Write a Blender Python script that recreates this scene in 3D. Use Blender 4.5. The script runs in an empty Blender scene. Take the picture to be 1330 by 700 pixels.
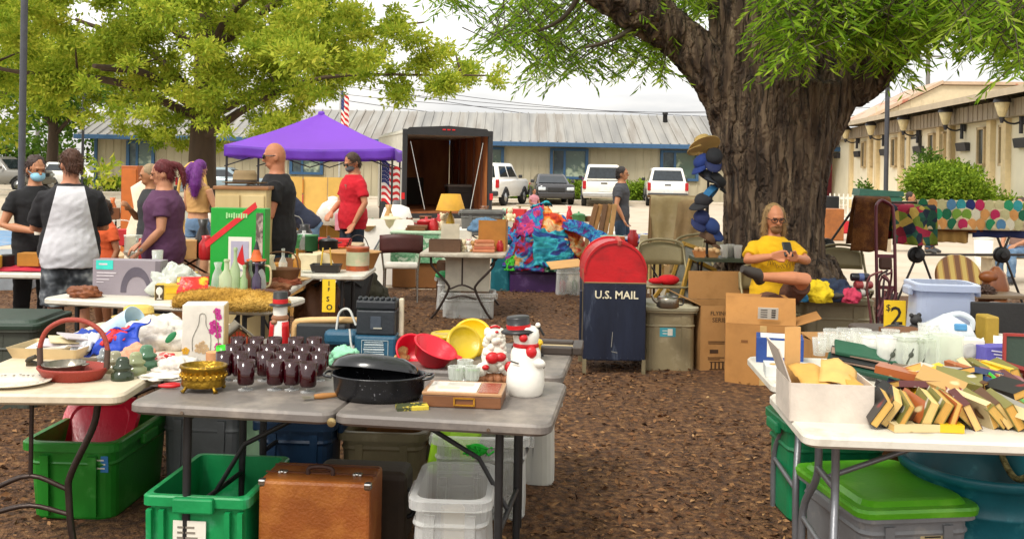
import bpy, bmesh, math, random
import numpy as np
from mathutils import Vector, Matrix, Euler, noise
random.seed(7)
R = math.radians
PI = math.pi
SC = bpy.context.scene
COL = SC.collection
F = 1250.0
EYE = 1.65
ROLL = R(1.0)
CR, SR = math.cos(ROLL), math.sin(ROLL)

# ------------------------------------------------------------------ placing
def ray(px, py):
    a, b = px - 665.0, 220.0 - py
    return (a * CR - b * SR) / F, (a * SR + b * CR) / F
def W(px, py, d):
    x, z = ray(px, py)
    return Vector((x * d, d, EYE + z * d))
def at(px, py, z=0.0):
    x, zz = ray(px, py)
    d = (z - EYE) / zz
    return Vector((x * d, d, z))

# ------------------------------------------------------------------ materials
def lin(h):
    if isinstance(h, tuple):
        return (h[0], h[1], h[2], 1)
    h = h.lstrip('#')
    if len(h) == 3:
        h = ''.join(c * 2 for c in h)
    o = []
    for i in (0, 2, 4):
        c = int(h[i:i + 2], 16) / 255
        o.append(c / 12.92 if c <= .04045 else ((c + .055) / 1.055) ** 2.4)
    return (*o, 1)

MATS = {}
def new_mat(key):
    m = bpy.data.materials.new(key)
    m.use_nodes = True
    nt = m.node_tree
    nt.nodes.clear()
    out = nt.nodes.new('ShaderNodeOutputMaterial')
    return m, nt, out
def nd(nt, t, **kw):
    n = nt.nodes.new(t)
    for k, v in kw.items():
        if k in n.inputs:
            n.inputs[k].default_value = v
        else:
            setattr(n, k, v)
    return n

def mat(col, rough=.6, metal=0, var=.14, vs=7, bump=.08, bs=60, col2=None, c2=(.45, .6), c2s=4,
        stretch=(1, 1, 1), spec=.5, alpha=1, sheen=0, trans=0, coat=0):
    """plain procedural surface: two-scale colour variation, optional blotches of a second colour, fine bump"""
    key = repr((col, rough, metal, var, vs, bump, bs, col2, c2, c2s, stretch, spec, alpha, sheen, trans, coat))
    if key in MATS:
        return MATS[key]
    m, nt, out = new_mat('surface')
    L = nt.links.new
    b = nd(nt, 'ShaderNodeBsdfPrincipled', Roughness=rough, Metallic=metal)
    b.inputs['Specular IOR Level'].default_value = spec
    if sheen:
        b.inputs['Sheen Weight'].default_value = sheen
    if coat:
        b.inputs['Coat Weight'].default_value = coat
        b.inputs['Coat Roughness'].default_value = .1
    tc = nd(nt, 'ShaderNodeTexCoord')
    mp = nd(nt, 'ShaderNodeMapping')
    mp.inputs['Scale'].default_value = stretch
    L(tc.outputs['Object'], mp.inputs['Vector'])
    n1 = nd(nt, 'ShaderNodeTexNoise', Scale=vs, Detail=5, Roughness=.6)
    L(mp.outputs[0], n1.inputs['Vector'])
    c = lin(col)
    r1 = nd(nt, 'ShaderNodeValToRGB')
    r1.color_ramp.elements[0].position = .3
    r1.color_ramp.elements[1].position = .7
    r1.color_ramp.elements[0].color = tuple(max(0, x * (1 - var)) for x in c[:3]) + (1,)
    r1.color_ramp.elements[1].color = tuple(min(1, x * (1 + var)) for x in c[:3]) + (1,)
    L(n1.outputs['Fac'], r1.inputs['Fac'])
    cur = r1.outputs['Color']
    if col2:
        n2 = nd(nt, 'ShaderNodeTexNoise', Scale=c2s, Detail=4, Roughness=.65)
        L(mp.outputs[0], n2.inputs['Vector'])
        r2 = nd(nt, 'ShaderNodeValToRGB')
        r2.color_ramp.elements[0].position = c2[0]
        r2.color_ramp.elements[1].position = c2[1]
        L(n2.outputs['Fac'], r2.inputs['Fac'])
        mx = nd(nt, 'ShaderNodeMix', data_type='RGBA')
        L(r2.outputs['Color'], mx.inputs[0])
        L(cur, mx.inputs[6])
        mx.inputs[7].default_value = lin(col2)
        cur = mx.outputs[2]
    L(cur, b.inputs['Base Color'])
    if bump:
        n3 = nd(nt, 'ShaderNodeTexNoise', Scale=bs, Detail=3)
        L(mp.outputs[0], n3.inputs['Vector'])
        bp = nd(nt, 'ShaderNodeBump', Strength=bump, Distance=.02)
        L(n3.outputs['Fac'], bp.inputs['Height'])
        L(bp.outputs[0], b.inputs['Normal'])
        mr = nd(nt, 'ShaderNodeMapRange')
        mr.inputs[3].default_value = max(.03, rough - .1)
        mr.inputs[4].default_value = min(1, rough + .12)
        L(n1.outputs['Fac'], mr.inputs[0])
        L(mr.outputs[0], b.inputs['Roughness'])
    if alpha < 1:
        t = nd(nt, 'ShaderNodeBsdfTransparent')
        ms = nd(nt, 'ShaderNodeMixShader')
        ms.inputs[0].default_value = alpha
        L(t.outputs[0], ms.inputs[1])
        L(b.outputs[0], ms.inputs[2])
        L(ms.outputs[0], out.inputs[0])
    elif trans:
        t = nd(nt, 'ShaderNodeBsdfTranslucent', Color=tuple(min(1, x * 1.3) for x in c[:3]) + (1,))
        ms = nd(nt, 'ShaderNodeMixShader')
        ms.inputs[0].default_value = trans
        L(b.outputs[0], ms.inputs[1])
        L(t.outputs[0], ms.inputs[2])
        L(ms.outputs[0], out.inputs[0])
    else:
        L(b.outputs[0], out.inputs[0])
    MATS[key] = m
    return m

def glass(col='#ffffff', body=.12, rough=.03):
    """thin clear glass or clear plastic: see-through with bright reflecting rims"""
    key = repr(('glass', col, body, rough))
    if key in MATS:
        return MATS[key]
    m, nt, out = new_mat('clear_glass')
    L = nt.links.new
    t = nd(nt, 'ShaderNodeBsdfTransparent', Color=lin(col))
    d = nd(nt, 'ShaderNodeBsdfPrincipled', Roughness=rough)
    d.inputs['Base Color'].default_value = lin(col)
    d.inputs['Specular IOR Level'].default_value = .8
    lw = nd(nt, 'ShaderNodeLayerWeight', Blend=.35)
    mr = nd(nt, 'ShaderNodeMapRange')
    mr.inputs[3].default_value = body
    mr.inputs[4].default_value = min(1, body + .5)
    L(lw.outputs['Facing'], mr.inputs[0])
    ms = nd(nt, 'ShaderNodeMixShader')
    L(mr.outputs[0], ms.inputs[0])
    L(t.outputs[0], ms.inputs[1])
    L(d.outputs[0], ms.inputs[2])
    L(ms.outputs[0], out.inputs[0])
    MATS[key] = m
    return m

def ramp_mat(stops, scale=5, rough=.8, kind='noise', stretch=(1, 1, 1), bump=.2, detail=5, dist=0, bs=None, trans=0):
    """many-coloured pattern (tie-dye, camouflage, wood grain, stripes, crochet)"""
    key = repr(('ramp', stops, scale, rough, kind, stretch, bump, detail, dist, bs, trans))
    if key in MATS:
        return MATS[key]
    m, nt, out = new_mat('patterned')
    L = nt.links.new
    b = nd(nt, 'ShaderNodeBsdfPrincipled', Roughness=rough)
    tc = nd(nt, 'ShaderNodeTexCoord')
    mp = nd(nt, 'ShaderNodeMapping')
    mp.inputs['Scale'].default_value = stretch
    L(tc.outputs['Object'], mp.inputs['Vector'])
    if kind == 'noise':
        n = nd(nt, 'ShaderNodeTexNoise', Scale=scale, Detail=detail, Distortion=dist)
        o = n.outputs['Fac']
    elif kind == 'wave':
        n = nd(nt, 'ShaderNodeTexWave', Scale=scale, Distortion=dist, Detail=detail)
        o = n.outputs['Fac']
    else:
        n = nd(nt, 'ShaderNodeTexVoronoi', Scale=scale)
        sx = nd(nt, 'ShaderNodeSeparateColor')
        L(n.outputs['Color'], sx.inputs[0])
        o = sx.outputs[0]
    L(mp.outputs[0], n.inputs['Vector'])
    r = nd(nt, 'ShaderNodeValToRGB')
    if kind == 'voronoi':
        r.color_ramp.interpolation = 'CONSTANT'
    els = r.color_ramp.elements
    for i, (p, c) in enumerate(stops):
        e = els[i] if i < 2 else els.new(p)
        e.position = p
        e.color = lin(c)
    L(o, r.inputs['Fac'])
    L(r.outputs['Color'], b.inputs['Base Color'])
    if bump:
        n3 = nd(nt, 'ShaderNodeTexNoise', Scale=bs or scale * 4, Detail=4)
        L(mp.outputs[0], n3.inputs['Vector'])
        bp = nd(nt, 'ShaderNodeBump', Strength=bump, Distance=.03)
        L(n3.outputs['Fac'], bp.inputs['Height'])
        L(bp.outputs[0], b.inputs['Normal'])
    if trans:
        t = nd(nt, 'ShaderNodeBsdfTranslucent')
        L(r.outputs['Color'], t.inputs[0])
        ms = nd(nt, 'ShaderNodeMixShader')
        ms.inputs[0].default_value = trans
        L(b.outputs[0], ms.inputs[1])
        L(t.outputs[0], ms.inputs[2])
        L(ms.outputs[0], out.inputs[0])
    else:
        L(b.outputs[0], out.inputs[0])
    MATS[key] = m
    return m

# ------------------------------------------------------------------ mesh builder
def spline(pts, k=6, closed=False):
    pts = [Vector(p) for p in pts]
    n = len(pts)
    out = []
    rng = range(n if closed else n - 1)
    for i in rng:
        p0 = pts[(i - 1) % n] if closed or i > 0 else pts[i] * 2 - pts[i + 1]
        p1, p2 = pts[i], pts[(i + 1) % n]
        p3 = pts[(i + 2) % n] if closed or i + 2 < n else p2 * 2 - p1
        for j in range(k):
            t = j / k
            out.append(.5 * ((2 * p1) + (p2 - p0) * t + (2 * p0 - 5 * p1 + 4 * p2 - p3) * t * t + (3 * p1 - p0 - 3 * p2 + p3) * t ** 3))
    if not closed:
        out.append(pts[-1])
    return out

_TXT = {}
def text_geo(body, size, bold):
    k = (body, size, bold)
    if k not in _TXT:
        cu = bpy.data.curves.new('lettering', 'FONT')
        cu.body = body
        cu.size = size
        cu.align_x = 'CENTER'
        cu.align_y = 'CENTER'
        cu.resolution_u = 2
        cu.offset = bold * size
        ob = bpy.data.objects.new('lettering', cu)
        COL.objects.link(ob)
        dg = bpy.context.evaluated_depsgraph_get()
        dg.update()
        me = bpy.data.meshes.new_from_object(ob.evaluated_get(dg))
        _TXT[k] = ([v.co.copy() for v in me.vertices], [tuple(p.vertices) for p in me.polygons])
        bpy.data.objects.remove(ob)
        bpy.data.meshes.remove(me)
    return _TXT[k]

def rrect(w, d, r, z, n=4, cx=0, cy=0):
    r = min(r, w / 2 - 1e-4, d / 2 - 1e-4)
    o = []
    for sx, sy, a0 in ((1, 1, 0), (-1, 1, 90), (-1, -1, 180), (1, -1, 270)):
        for i in range(n + 1):
            a = R(a0 + 90 * i / n)
            o.append(Vector((cx + sx * (w / 2 - r) + r * math.cos(a), cy + sy * (d / 2 - r) + r * math.sin(a), z)))
    return o

class MB:
    def __init__(s):
        s.v, s.f, s.mi, s.sm = [], [], [], []
        s.T = Matrix()
    def add(s, verts, faces, m=0, sm=False):
        o = len(s.v)
        s.v += [s.T @ Vector(p) for p in verts]
        for f in faces:
            s.f.append(tuple(i + o for i in f))
            s.mi.append(m)
            s.sm.append(sm)
        return s
    def box(s, c, sz, rot=(0, 0, 0), bev=0, m=0):
        M = Matrix.Translation(c) @ Euler([R(a) for a in rot]).to_matrix().to_4x4()
        x, y, z = (max(1e-4, q / 2) for q in sz)
        if bev <= 0:
            vs = [(a * x, b * y, c_ * z) for a in (-1, 1) for b in (-1, 1) for c_ in (-1, 1)]
            fs = [(0, 1, 3, 2), (4, 6, 7, 5), (0, 4, 5, 1), (2, 3, 7, 6), (0, 2, 6, 4), (1, 5, 7, 3)]
            return s.add([M @ Vector(p) for p in vs], fs, m)
        bm = bmesh.new()
        bmesh.ops.create_cube(bm, size=1, matrix=Matrix.Diagonal((2 * x, 2 * y, 2 * z, 1)))
        bmesh.ops.bevel(bm, geom=bm.edges[:], offset=min(bev, x * .9, y * .9, z * .9), segments=2, affect='EDGES', profile=.5)
        bm.verts.ensure_lookup_table()
        s.add([M @ v.co for v in bm.verts], [[v.index for v in f.verts] for f in bm.faces], m, False)
        bm.free()
        return s
    def loft(s, rings, m=0, cap=(True, True), sm=True, closed=False):
        n = len(rings[0])
        vs = [p for r in rings for p in r]
        fs = []
        k = len(rings)
        for i in range(k if closed else k - 1):
            for j in range(n):
                a, b = i * n + j, i * n + (j + 1) % n
                i2 = (i + 1) % k
                fs.append((a, b, i2 * n + (j + 1) % n, i2 * n + j))
        s.add(vs, fs, m, sm)
        if not closed:
            if cap[0]:
                s.add(rings[0], [tuple(range(n))[::-1]], m)
            if cap[1]:
                s.add(rings[-1], [tuple(range(n))], m)
        return s
    def lathe(s, prof, at=(0, 0, 0), n=20, m=0, rot=(0, 0, 0), sx=1, sy=1, sm=True, cap=(True, True), flute=0, fn=0):
        M = Matrix.Translation(at) @ Euler([R(a) for a in rot]).to_matrix().to_4x4()
        rings = []
        for r, z in prof:
            r = max(r, 1e-4)
            ring = []
            for i in range(n):
                a = 2 * PI * i / n
                q = r * (1 + flute * math.cos(fn * a)) if fn else r
                ring.append(M @ Vector((q * sx * math.cos(a), q * sy * math.sin(a), z)))
            rings.append(ring)
        return s.loft(rings, m, cap, sm)
    def ball(s, c, r, n=14, m=0, rot=(0, 0, 0)):
        if not hasattr(r, '__len__'):
            r = (r, r, r)
        k = max(6, n // 2)
        M = Matrix.Translation(c) @ Euler([R(a) for a in rot]).to_matrix().to_4x4()
        rings = []
        for i in range(k + 1):
            t = PI * i / k
            rr = max(math.sin(t), 1e-3)
            rings.append([M @ Vector((r[0] * rr * math.cos(2 * PI * j / n), r[1] * rr * math.sin(2 * PI * j / n), -r[2] * math.cos(t))) for j in range(n)])
        return s.loft(rings, m)
    def tube(s, pts, r, n=8, m=0, k=0, closed=False, flat=1.0, cap=(True, True)):
        pts = [Vector(p) for p in pts]
        rs = list(r) if hasattr(r, '__len__') else None
        if k:
            q = spline(pts, k, closed)
            if rs:
                L0 = len(pts)
                rs = [rs[min(int(i / k), L0 - 1)] * (1 - (i / k) % 1) + rs[min(int(i / k) + 1, L0 - 1)] * ((i / k) % 1) for i in range(len(q))]
            pts = q
        N = len(pts)
        if rs is None:
            rs = [r] * N
        rings = []
        prev = None
        for i, p in enumerate(pts):
            if closed:
                t = pts[(i + 1) % N] - pts[i - 1]
            else:
                t = (pts[min(i + 1, N - 1)] - pts[max(i - 1, 0)])
            if t.length < 1e-9:
                t = Vector((0, 0, 1))
            t.normalize()
            if prev is None:
                a = Vector((0, 0, 1)) if abs(t.z) < .9 else Vector((1, 0, 0))
                u = t.cross(a).normalized()
            else:
                u = prev - t * prev.dot(t)
                u = u.normalized() if u.length > 1e-6 else t.orthogonal().normalized()
            prev = u
            w = t.cross(u)
            rings.append([p + u * (rs[i] * math.cos(2 * PI * j / n)) + w * (rs[i] * flat * math.sin(2 * PI * j / n)) for j in range(n)])
        return s.loft(rings, m, cap, True, closed)
    def prism(s, pts, h, at=(0, 0, 0), plane='xz', m=0, rot=(0, 0, 0), sm=False):
        """2D outline pts extruded by h (centred); plane xz: outline upright, thickness along y"""
        M = Matrix.Translation(at) @ Euler([R(a) for a in rot]).to_matrix().to_4x4()
        f = {'xz': lambda p, q: Vector((p[0], q, p[1])), 'xy': lambda p, q: Vector((p[0], p[1], q)), 'yz': lambda p, q: Vector((q, p[0], p[1]))}[plane]
        n = len(pts)
        s.add([M @ f(p, -h / 2) for p in pts] + [M @ f(p, h / 2) for p in pts], [tuple(range(n))[::-1], tuple(range(n, 2 * n))], m)
        s.add([M @ f(p, -h / 2) for p in pts] + [M @ f(p, h / 2) for p in pts], [(i, (i + 1) % n, n + (i + 1) % n, n + i) for i in range(n)], m, sm)
        return s
    def sheet(s, fn, nu, nv, m=0, th=0.0, sm=True):
        P = [[Vector(fn(i / nu, j / nv)) for j in range(nv + 1)] for i in range(nu + 1)]
        vs = [p for row in P for p in row]
        q = nv + 1
        fs = [(i * q + j, (i + 1) * q + j, (i + 1) * q + j + 1, i * q + j + 1) for i in range(nu) for j in range(nv)]
        if th:
            nn = []
            for i in range(nu + 1):
                for j in range(nv + 1):
                    a = P[min(i + 1, nu)][j] - P[max(i - 1, 0)][j]
                    b = P[i][min(j + 1, nv)] - P[i][max(j - 1, 0)]
                    c = a.cross(b)
                    nn.append(c.normalized() * th if c.length > 1e-9 else Vector((0, 0, th)))
            N = len(vs)
            vs2 = vs + [vs[i] - nn[i] for i in range(N)]
            fs2 = fs + [tuple(x + N for x in f[::-1]) for f in fs]
            bd = [(i * q, (i + 1) * q) for i in range(nu)] + [((i + 1) * q + nv, i * q + nv) for i in range(nu)] + \
                 [(j + 1, j) for j in range(nv)] + [(nu * q + j, nu * q + j + 1) for j in range(nv)]
            fs2 += [(b, a, a + N, b + N) for a, b in bd]
            return s.add(vs2, fs2, m, sm)
        return s.add(vs, fs, m, sm)
    def text(s, body, size, at, m=0, rot=(90, 0, 0), bold=0, sx=1):
        vs, fs = text_geo(body, size, bold)
        M = Matrix.Translation(at) @ Euler([R(a) for a in rot]).to_matrix().to_4x4()
        return s.add([M @ Vector((v.x * sx, v.y, v.z)) for v in vs], fs, m)
    def mesh(s, name, mats, fix=True):
        me = bpy.data.meshes.new(name)
        me.from_pydata([tuple(p) for p in s.v], [], s.f)
        for m_ in (mats if isinstance(mats, (list, tuple)) else [mats]):
            me.materials.append(m_)
        me.polygons.foreach_set('material_index', s.mi)
        me.polygons.foreach_set('use_smooth', s.sm)
        if fix:
            bm = bmesh.new()
            bm.from_mesh(me)
            bmesh.ops.recalc_face_normals(bm, faces=bm.faces[:])
            bm.to_mesh(me)
            bm.free()
        me.update()
        return me
    def part(s, name, mats, parent, loc=(0, 0, 0), rot=(0, 0, 0), label=None):
        o = bpy.data.objects.new(name, s.mesh(name, mats))
        COL.objects.link(o)
        o.parent = parent
        o.location = loc
        o.rotation_euler = [R(a) for a in rot]
        if label:
            o['label'] = label
        return o
    def solo(s, name, label, cat, mats, loc=(0, 0, 0), rz=0, group=None, rot=None, kind=None):
        o = bpy.data.objects.new(name, s.mesh(name, mats))
        COL.objects.link(o)
        o.location = loc
        o.rotation_euler = [R(a) for a in rot] if rot else (0, 0, R(rz))
        tag(o, label, cat, group, kind)
        return o

def tag(o, label, cat, group=None, kind=None):
    if label:
        o['label'] = label
    if cat:
        o['category'] = cat
    if group:
        o['group'] = group
    if kind:
        o['kind'] = kind
    return o
def thing(name, label, cat, loc=(0, 0, 0), rz=0, group=None, rot=None):
    o = bpy.data.objects.new(name, None)
    o.empty_display_size = .1
    COL.objects.link(o)
    o.location = loc
    o.rotation_euler = [R(a) for a in rot] if rot else (0, 0, R(rz))
    return tag(o, label, cat, group)
def dup(o, loc, rz=0, label=None, scale=None, parent=None, rot=None):
    c = o.copy()
    COL.objects.link(c)
    if parent is not None:
        c.parent = parent
    else:
        c.location = loc
        c.rotation_euler = [R(a) for a in rot] if rot else (0, 0, R(rz))
        if label:
            c['label'] = label
        if scale:
            c.scale = (scale,) * 3 if not hasattr(scale, '__len__') else scale
    for ch in o.children:
        dup(ch, None, parent=c)
    return c

def np_mesh(name, verts, faces, mats, mi=None, smooth=False):
    """big mesh straight from numpy arrays (faces: n x k)"""
    me = bpy.data.meshes.new(name)
    nv, (nf, k) = len(verts), faces.shape
    me.vertices.add(nv)
    me.vertices.foreach_set('co', np.ascontiguousarray(verts, dtype=np.float32).ravel())
    me.loops.add(nf * k)
    me.polygons.add(nf)
    me.loops.foreach_set('vertex_index', np.ascontiguousarray(faces, dtype=np.int32).ravel())
    me.polygons.foreach_set('loop_start', np.arange(0, nf * k, k, dtype=np.int32))
    me.polygons.foreach_set('loop_total', np.full(nf, k, dtype=np.int32))
    for m in mats:
        me.materials.append(m)
    if mi is not None:
        me.polygons.foreach_set('material_index', np.ascontiguousarray(mi, dtype=np.int32))
    if smooth:
        me.polygons.foreach_set('use_smooth', np.ones(nf, dtype=bool))
    me.update(calc_edges=True)
    me.validate()
    return me
def np_obj(name, me, parent=None, loc=(0, 0, 0)):
    o = bpy.data.objects.new(name, me)
    COL.objects.link(o)
    o.parent = parent
    o.location = loc
    return o

def remesh(mb, name, mats, voxel, smooth=1, disp=None, parent=None):
    """fuse the shapes of a builder into one continuous skin"""
    o = bpy.data.objects.new(name, mb.mesh(name, mats))
    COL.objects.link(o)
    md = o.modifiers.new('r', 'REMESH')
    md.mode = 'VOXEL'
    md.voxel_size = voxel
    md.use_smooth_shade = True
    if smooth:
        sm = o.modifiers.new('s', 'SMOOTH')
        sm.factor = .5
        sm.iterations = smooth
    dg = bpy.context.evaluated_depsgraph_get()
    dg.update()
    me = bpy.data.meshes.new_from_object(o.evaluated_get(dg))
    old = o.data
    o.modifiers.clear()
    o.data = me
    bpy.data.meshes.remove(old)
    me.name = name
    if disp:
        n = len(me.vertices)
        co = np.empty(n * 3, np.float32)
        no = np.empty(n * 3, np.float32)
        me.vertices.foreach_get('co', co)
        me.vertices.foreach_get('normal', no)
        co = co.reshape(-1, 3)
        no = no.reshape(-1, 3)
        dd = np.array([disp(Vector(c), Vector(k)) for c, k in zip(co, no)], np.float32)
        co += no * dd[:, None]
        me.vertices.foreach_set('co', co.ravel())
        me.update()
    if parent is not None:
        o.parent = parent
    return o

# ------------------------------------------------------------------ camera, light, sky
cam = bpy.data.cameras.new('camera')
cam.sensor_width = 36
cam.lens = 36 * F / 1330
cam.shift_y = -130 / 1330
cam.clip_start = .05
cam.clip_end = 1500
co = bpy.data.objects.new('camera', cam)
COL.objects.link(co)
co.matrix_world = Matrix(((CR, -SR, 0, 0), (0, 0, -1, 0), (SR, CR, 0, EYE), (0, 0, 0, 1)))
SC.camera = co

SUN_EL, SUN_AZ = 52, 215   # azimuth clockwise from +Y: the sun stands behind the left shoulder
sd = Vector((math.sin(R(SUN_AZ)) * math.cos(R(SUN_EL)), math.cos(R(SUN_AZ)) * math.cos(R(SUN_EL)), math.sin(R(SUN_EL))))
sl = bpy.data.lights.new('sun', 'SUN')
sl.energy = 1.5
sl.angle = R(14)
sl.color = (1, .95, .86)
so = bpy.data.objects.new('sun', sl)
COL.objects.link(so)
so.rotation_euler = (-sd).to_track_quat('-Z', 'Y').to_euler()

wd = bpy.data.worlds.new('World')
SC.world = wd
wd.use_nodes = True
nt = wd.node_tree
nt.nodes.clear()
L = nt.links.new
wo = nd(nt, 'ShaderNodeOutputWorld')
bg = nd(nt, 'ShaderNodeBackground', Strength=.15)
sky = nd(nt, 'ShaderNodeTexSky')
sky.sky_type = 'NISHITA'
sky.sun_disc = False
sky.sun_elevation = R(SUN_EL)
sky.sun_rotation = R(SUN_AZ)
sky.air_density = 1.0
sky.dust_density = 4.0
# overcast: the sky's own light, bleached to cloud white, with soft grey bands
hs = nd(nt, 'ShaderNodeHueSaturation', Saturation=.12, Value=1.0)
L(sky.outputs[0], hs.inputs['Color'])
tcw = nd(nt, 'ShaderNodeTexCoord')
mpw = nd(nt, 'ShaderNodeMapping')
mpw.inputs['Scale'].default_value = (1.2, 1.2, 7)
L(tcw.outputs['Generated'], mpw.inputs[0])
nw = nd(nt, 'ShaderNodeTexNoise', Scale=2.2, Detail=6, Roughness=.55)
L(mpw.outputs[0], nw.inputs['Vector'])
rw = nd(nt, 'ShaderNodeValToRGB')
rw.color_ramp.elements[0].position = .36
rw.color_ramp.elements[1].position = .56
rw.color_ramp.elements[0].color = (4.4, 4.45, 4.5, 1)
rw.color_ramp.elements[1].color = (6.75, 6.55, 6.2, 1)
L(nw.outputs['Fac'], rw.inputs['Fac'])
mw = nd(nt, 'ShaderNodeMix', data_type='RGBA')
mw.inputs[0].default_value = .8
L(hs.outputs[0], mw.inputs[6])
L(rw.outputs['Color'], mw.inputs[7])
# the lowest few degrees hang greyer, as under a distant cloud bank
sz = nd(nt, 'ShaderNodeSeparateXYZ')
L(tcw.outputs['Generated'], sz.inputs[0])
mz = nd(nt, 'ShaderNodeMapRange')
mz.inputs[1].default_value = .02
mz.inputs[2].default_value = .17
mz.inputs[3].default_value = .56
mz.inputs[4].default_value = 1.0
L(sz.outputs[2], mz.inputs[0])
ml = nd(nt, 'ShaderNodeMix', data_type='RGBA', blend_type='MULTIPLY')
ml.inputs[0].default_value = 1
L(mw.outputs[2], ml.inputs[6])
L(mz.outputs[0], ml.inputs[7])
L(ml.outputs[2], bg.inputs['Color'])
L(bg.outputs[0], wo.inputs[0])

SC.view_settings.view_transform = 'Standard'
SC.view_settings.look = 'None'
SC.view_settings.exposure = .9
SC.view_settings.gamma = 1
SC.render.engine = 'CYCLES'
SC.cycles.max_bounces = 8
SC.cycles.transparent_max_bounces = 16
SC.cycles.use_denoising = True
# ================================================================== THE SETTING
rng = np.random.default_rng(11)

def island_mat(key, stops, rough=.85, trans=0.0, noise_amt=.25, nscale=1.5):
    """every loose piece (leaf, chip) takes its own colour out of a range"""
    m, nt, out = new_mat(key)
    L = nt.links.new
    g = nd(nt, 'ShaderNodeNewGeometry')
    tc = nd(nt, 'ShaderNodeTexCoord')
    n = nd(nt, 'ShaderNodeTexNoise', Scale=nscale, Detail=2)
    L(tc.outputs['Object'], n.inputs['Vector'])
    mx = nd(nt, 'ShaderNodeMix', data_type='FLOAT')
    mx.inputs[0].default_value = noise_amt
    L(g.outputs['Random Per Island'], mx.inputs[2])
    L(n.outputs['Fac'], mx.inputs[3])
    r = nd(nt, 'ShaderNodeValToRGB')
    els = r.color_ramp.elements
    for i, (p, c) in enumerate(stops):
        e = els[i] if i < 2 else els.new(p)
        e.position = p
        e.color = lin(c)
    L(mx.outputs[0], r.inputs['Fac'])
    b = nd(nt, 'ShaderNodeBsdfPrincipled', Roughness=rough)
    b.inputs['Specular IOR Level'].default_value = .35
    L(r.outputs['Color'], b.inputs['Base Color'])
    if trans:
        t = nd(nt, 'ShaderNodeBsdfTranslucent')
        L(r.outputs['Color'], t.inputs[0])
        ms = nd(nt, 'ShaderNodeMixShader')
        ms.inputs[0].default_value = trans
        L(b.outputs[0], ms.inputs[1])
        L(t.outputs[0], ms.inputs[2])
        L(ms.outputs[0], out.inputs[0])
    else:
        L(b.outputs[0], out.inputs[0])
    return m

def unit(a):
    return a / np.maximum(np.linalg.norm(a, axis=1, keepdims=True), 1e-9)
def leaf_arrays(P, D, length, width, fold=.25, up=None):
    """kite leaves folded along the midrib: P base, D direction"""
    n = len(P)
    D = unit(D)
    N = rng.normal(size=(n, 3)) if up is None else up + rng.normal(size=(n, 3)) * .5
    S = unit(np.cross(D, N))
    N = np.cross(S, D)
    l, w = np.broadcast_to(length, n)[:, None], np.broadcast_to(width, n)[:, None]
    mid = P + D * l * .45
    V = np.stack([P, mid + S * w * .5 + N * w * fold, P + D * l, mid - S * w * .5 + N * w * fold], 1).reshape(-1, 3)
    b = np.arange(n) * 4
    Fc = np.concatenate([np.stack([b, b + 1, b + 2], 1), np.stack([b, b + 2, b + 3], 1)])
    return V, Fc

# ---- ground: one pale pavement sheet to the horizon, with the bark bed on it
pav = mat('#b9ab97', rough=.9, var=.1, vs=.35, bump=.12, bs=14, col2='#a8987f', c2=(.5, .75), c2s=.9)
mb = MB()
mb.sheet(lambda u, v: (-400 + 800 * u, -20 + 820 * v, 0), 2, 2)
mb.solo('ground', 'pale sunlit paving and car park stretching behind the sale', None, pav, kind='structure')

soil = ramp_mat(((.3, '#352112'), (.45, '#53361f'), (.58, '#6e4b2b'), (.72, '#8b6743')), scale=24, rough=.95, bump=.9, detail=9, bs=60)
mb = MB()
def bed(u, v):
    x = -16 + 32 * u
    y1 = 13.1 + .5 * noise.noise((x * .6, 3, 0)) + .2 * noise.noise((x * 2.3, 9, 0))
    y = -2 + (y1 + 2) * v
    h = .03 * noise.noise((x * 1.1, y * 1.1, 0)) + .018 * noise.noise((x * 3.7, y * 3.7, 5)) + .008 * noise.noise((x * 11, y * 11, 5))
    return (x, y, .006 + (0.022 + h * .7) * min(1, (1 - v) * 25 + .02))
mb.sheet(bed, 320, 240)
mb.solo('bark_bed', 'dark brown bark mulch bed under the tables and the oak', None, soil, kind='structure')

N = 95000
d = 1.9 + (13.0 - 1.9) * rng.random(N) ** 1.25
x = (rng.random(N) * 2 - 1) * (d * .62 + .6)
P = np.stack([x, d, np.full(N, .03) + rng.random(N) * .014], 1)
P[:, 2] += [.021 * noise.noise((a * 1.1, b * 1.1, 0)) + .0126 * noise.noise((a * 3.7, b * 3.7, 5)) for a, b in P[:, :2]]
D = rng.normal(size=(N, 3))
D[:, 2] *= .18
keep = np.array([noise.noise((a * .9, b * .9, 2)) + .5 * noise.noise((a * 2.6, b * 2.6, 5)) for a, b in P[:, :2]]) + .35 + rng.random(N) * .5 > .25
P, N = P[keep], int(keep.sum())
D = rng.normal(size=(N, 3))
D[:, 2] *= .18
ln = .01 + rng.random(N) ** 2.6 * .045
V, Fc = leaf_arrays(P, D, ln, ln * (.25 + .35 * rng.random(N)), .2, up=np.array([[0, 0, 1.0]]))
chips = island_mat('bark_chip', ((0, '#27170d'), (.4, '#53351e'), (.7, '#734d2e'), (.92, '#967049'), (1, '#caa474')), noise_amt=.12)
o = np_obj('mulch_chips', np_mesh('mulch_chips', V, Fc, [chips]))
tag(o, 'loose bark chips and dry leaf bits scattered over the bed', 'mulch', kind='stuff')
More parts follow.
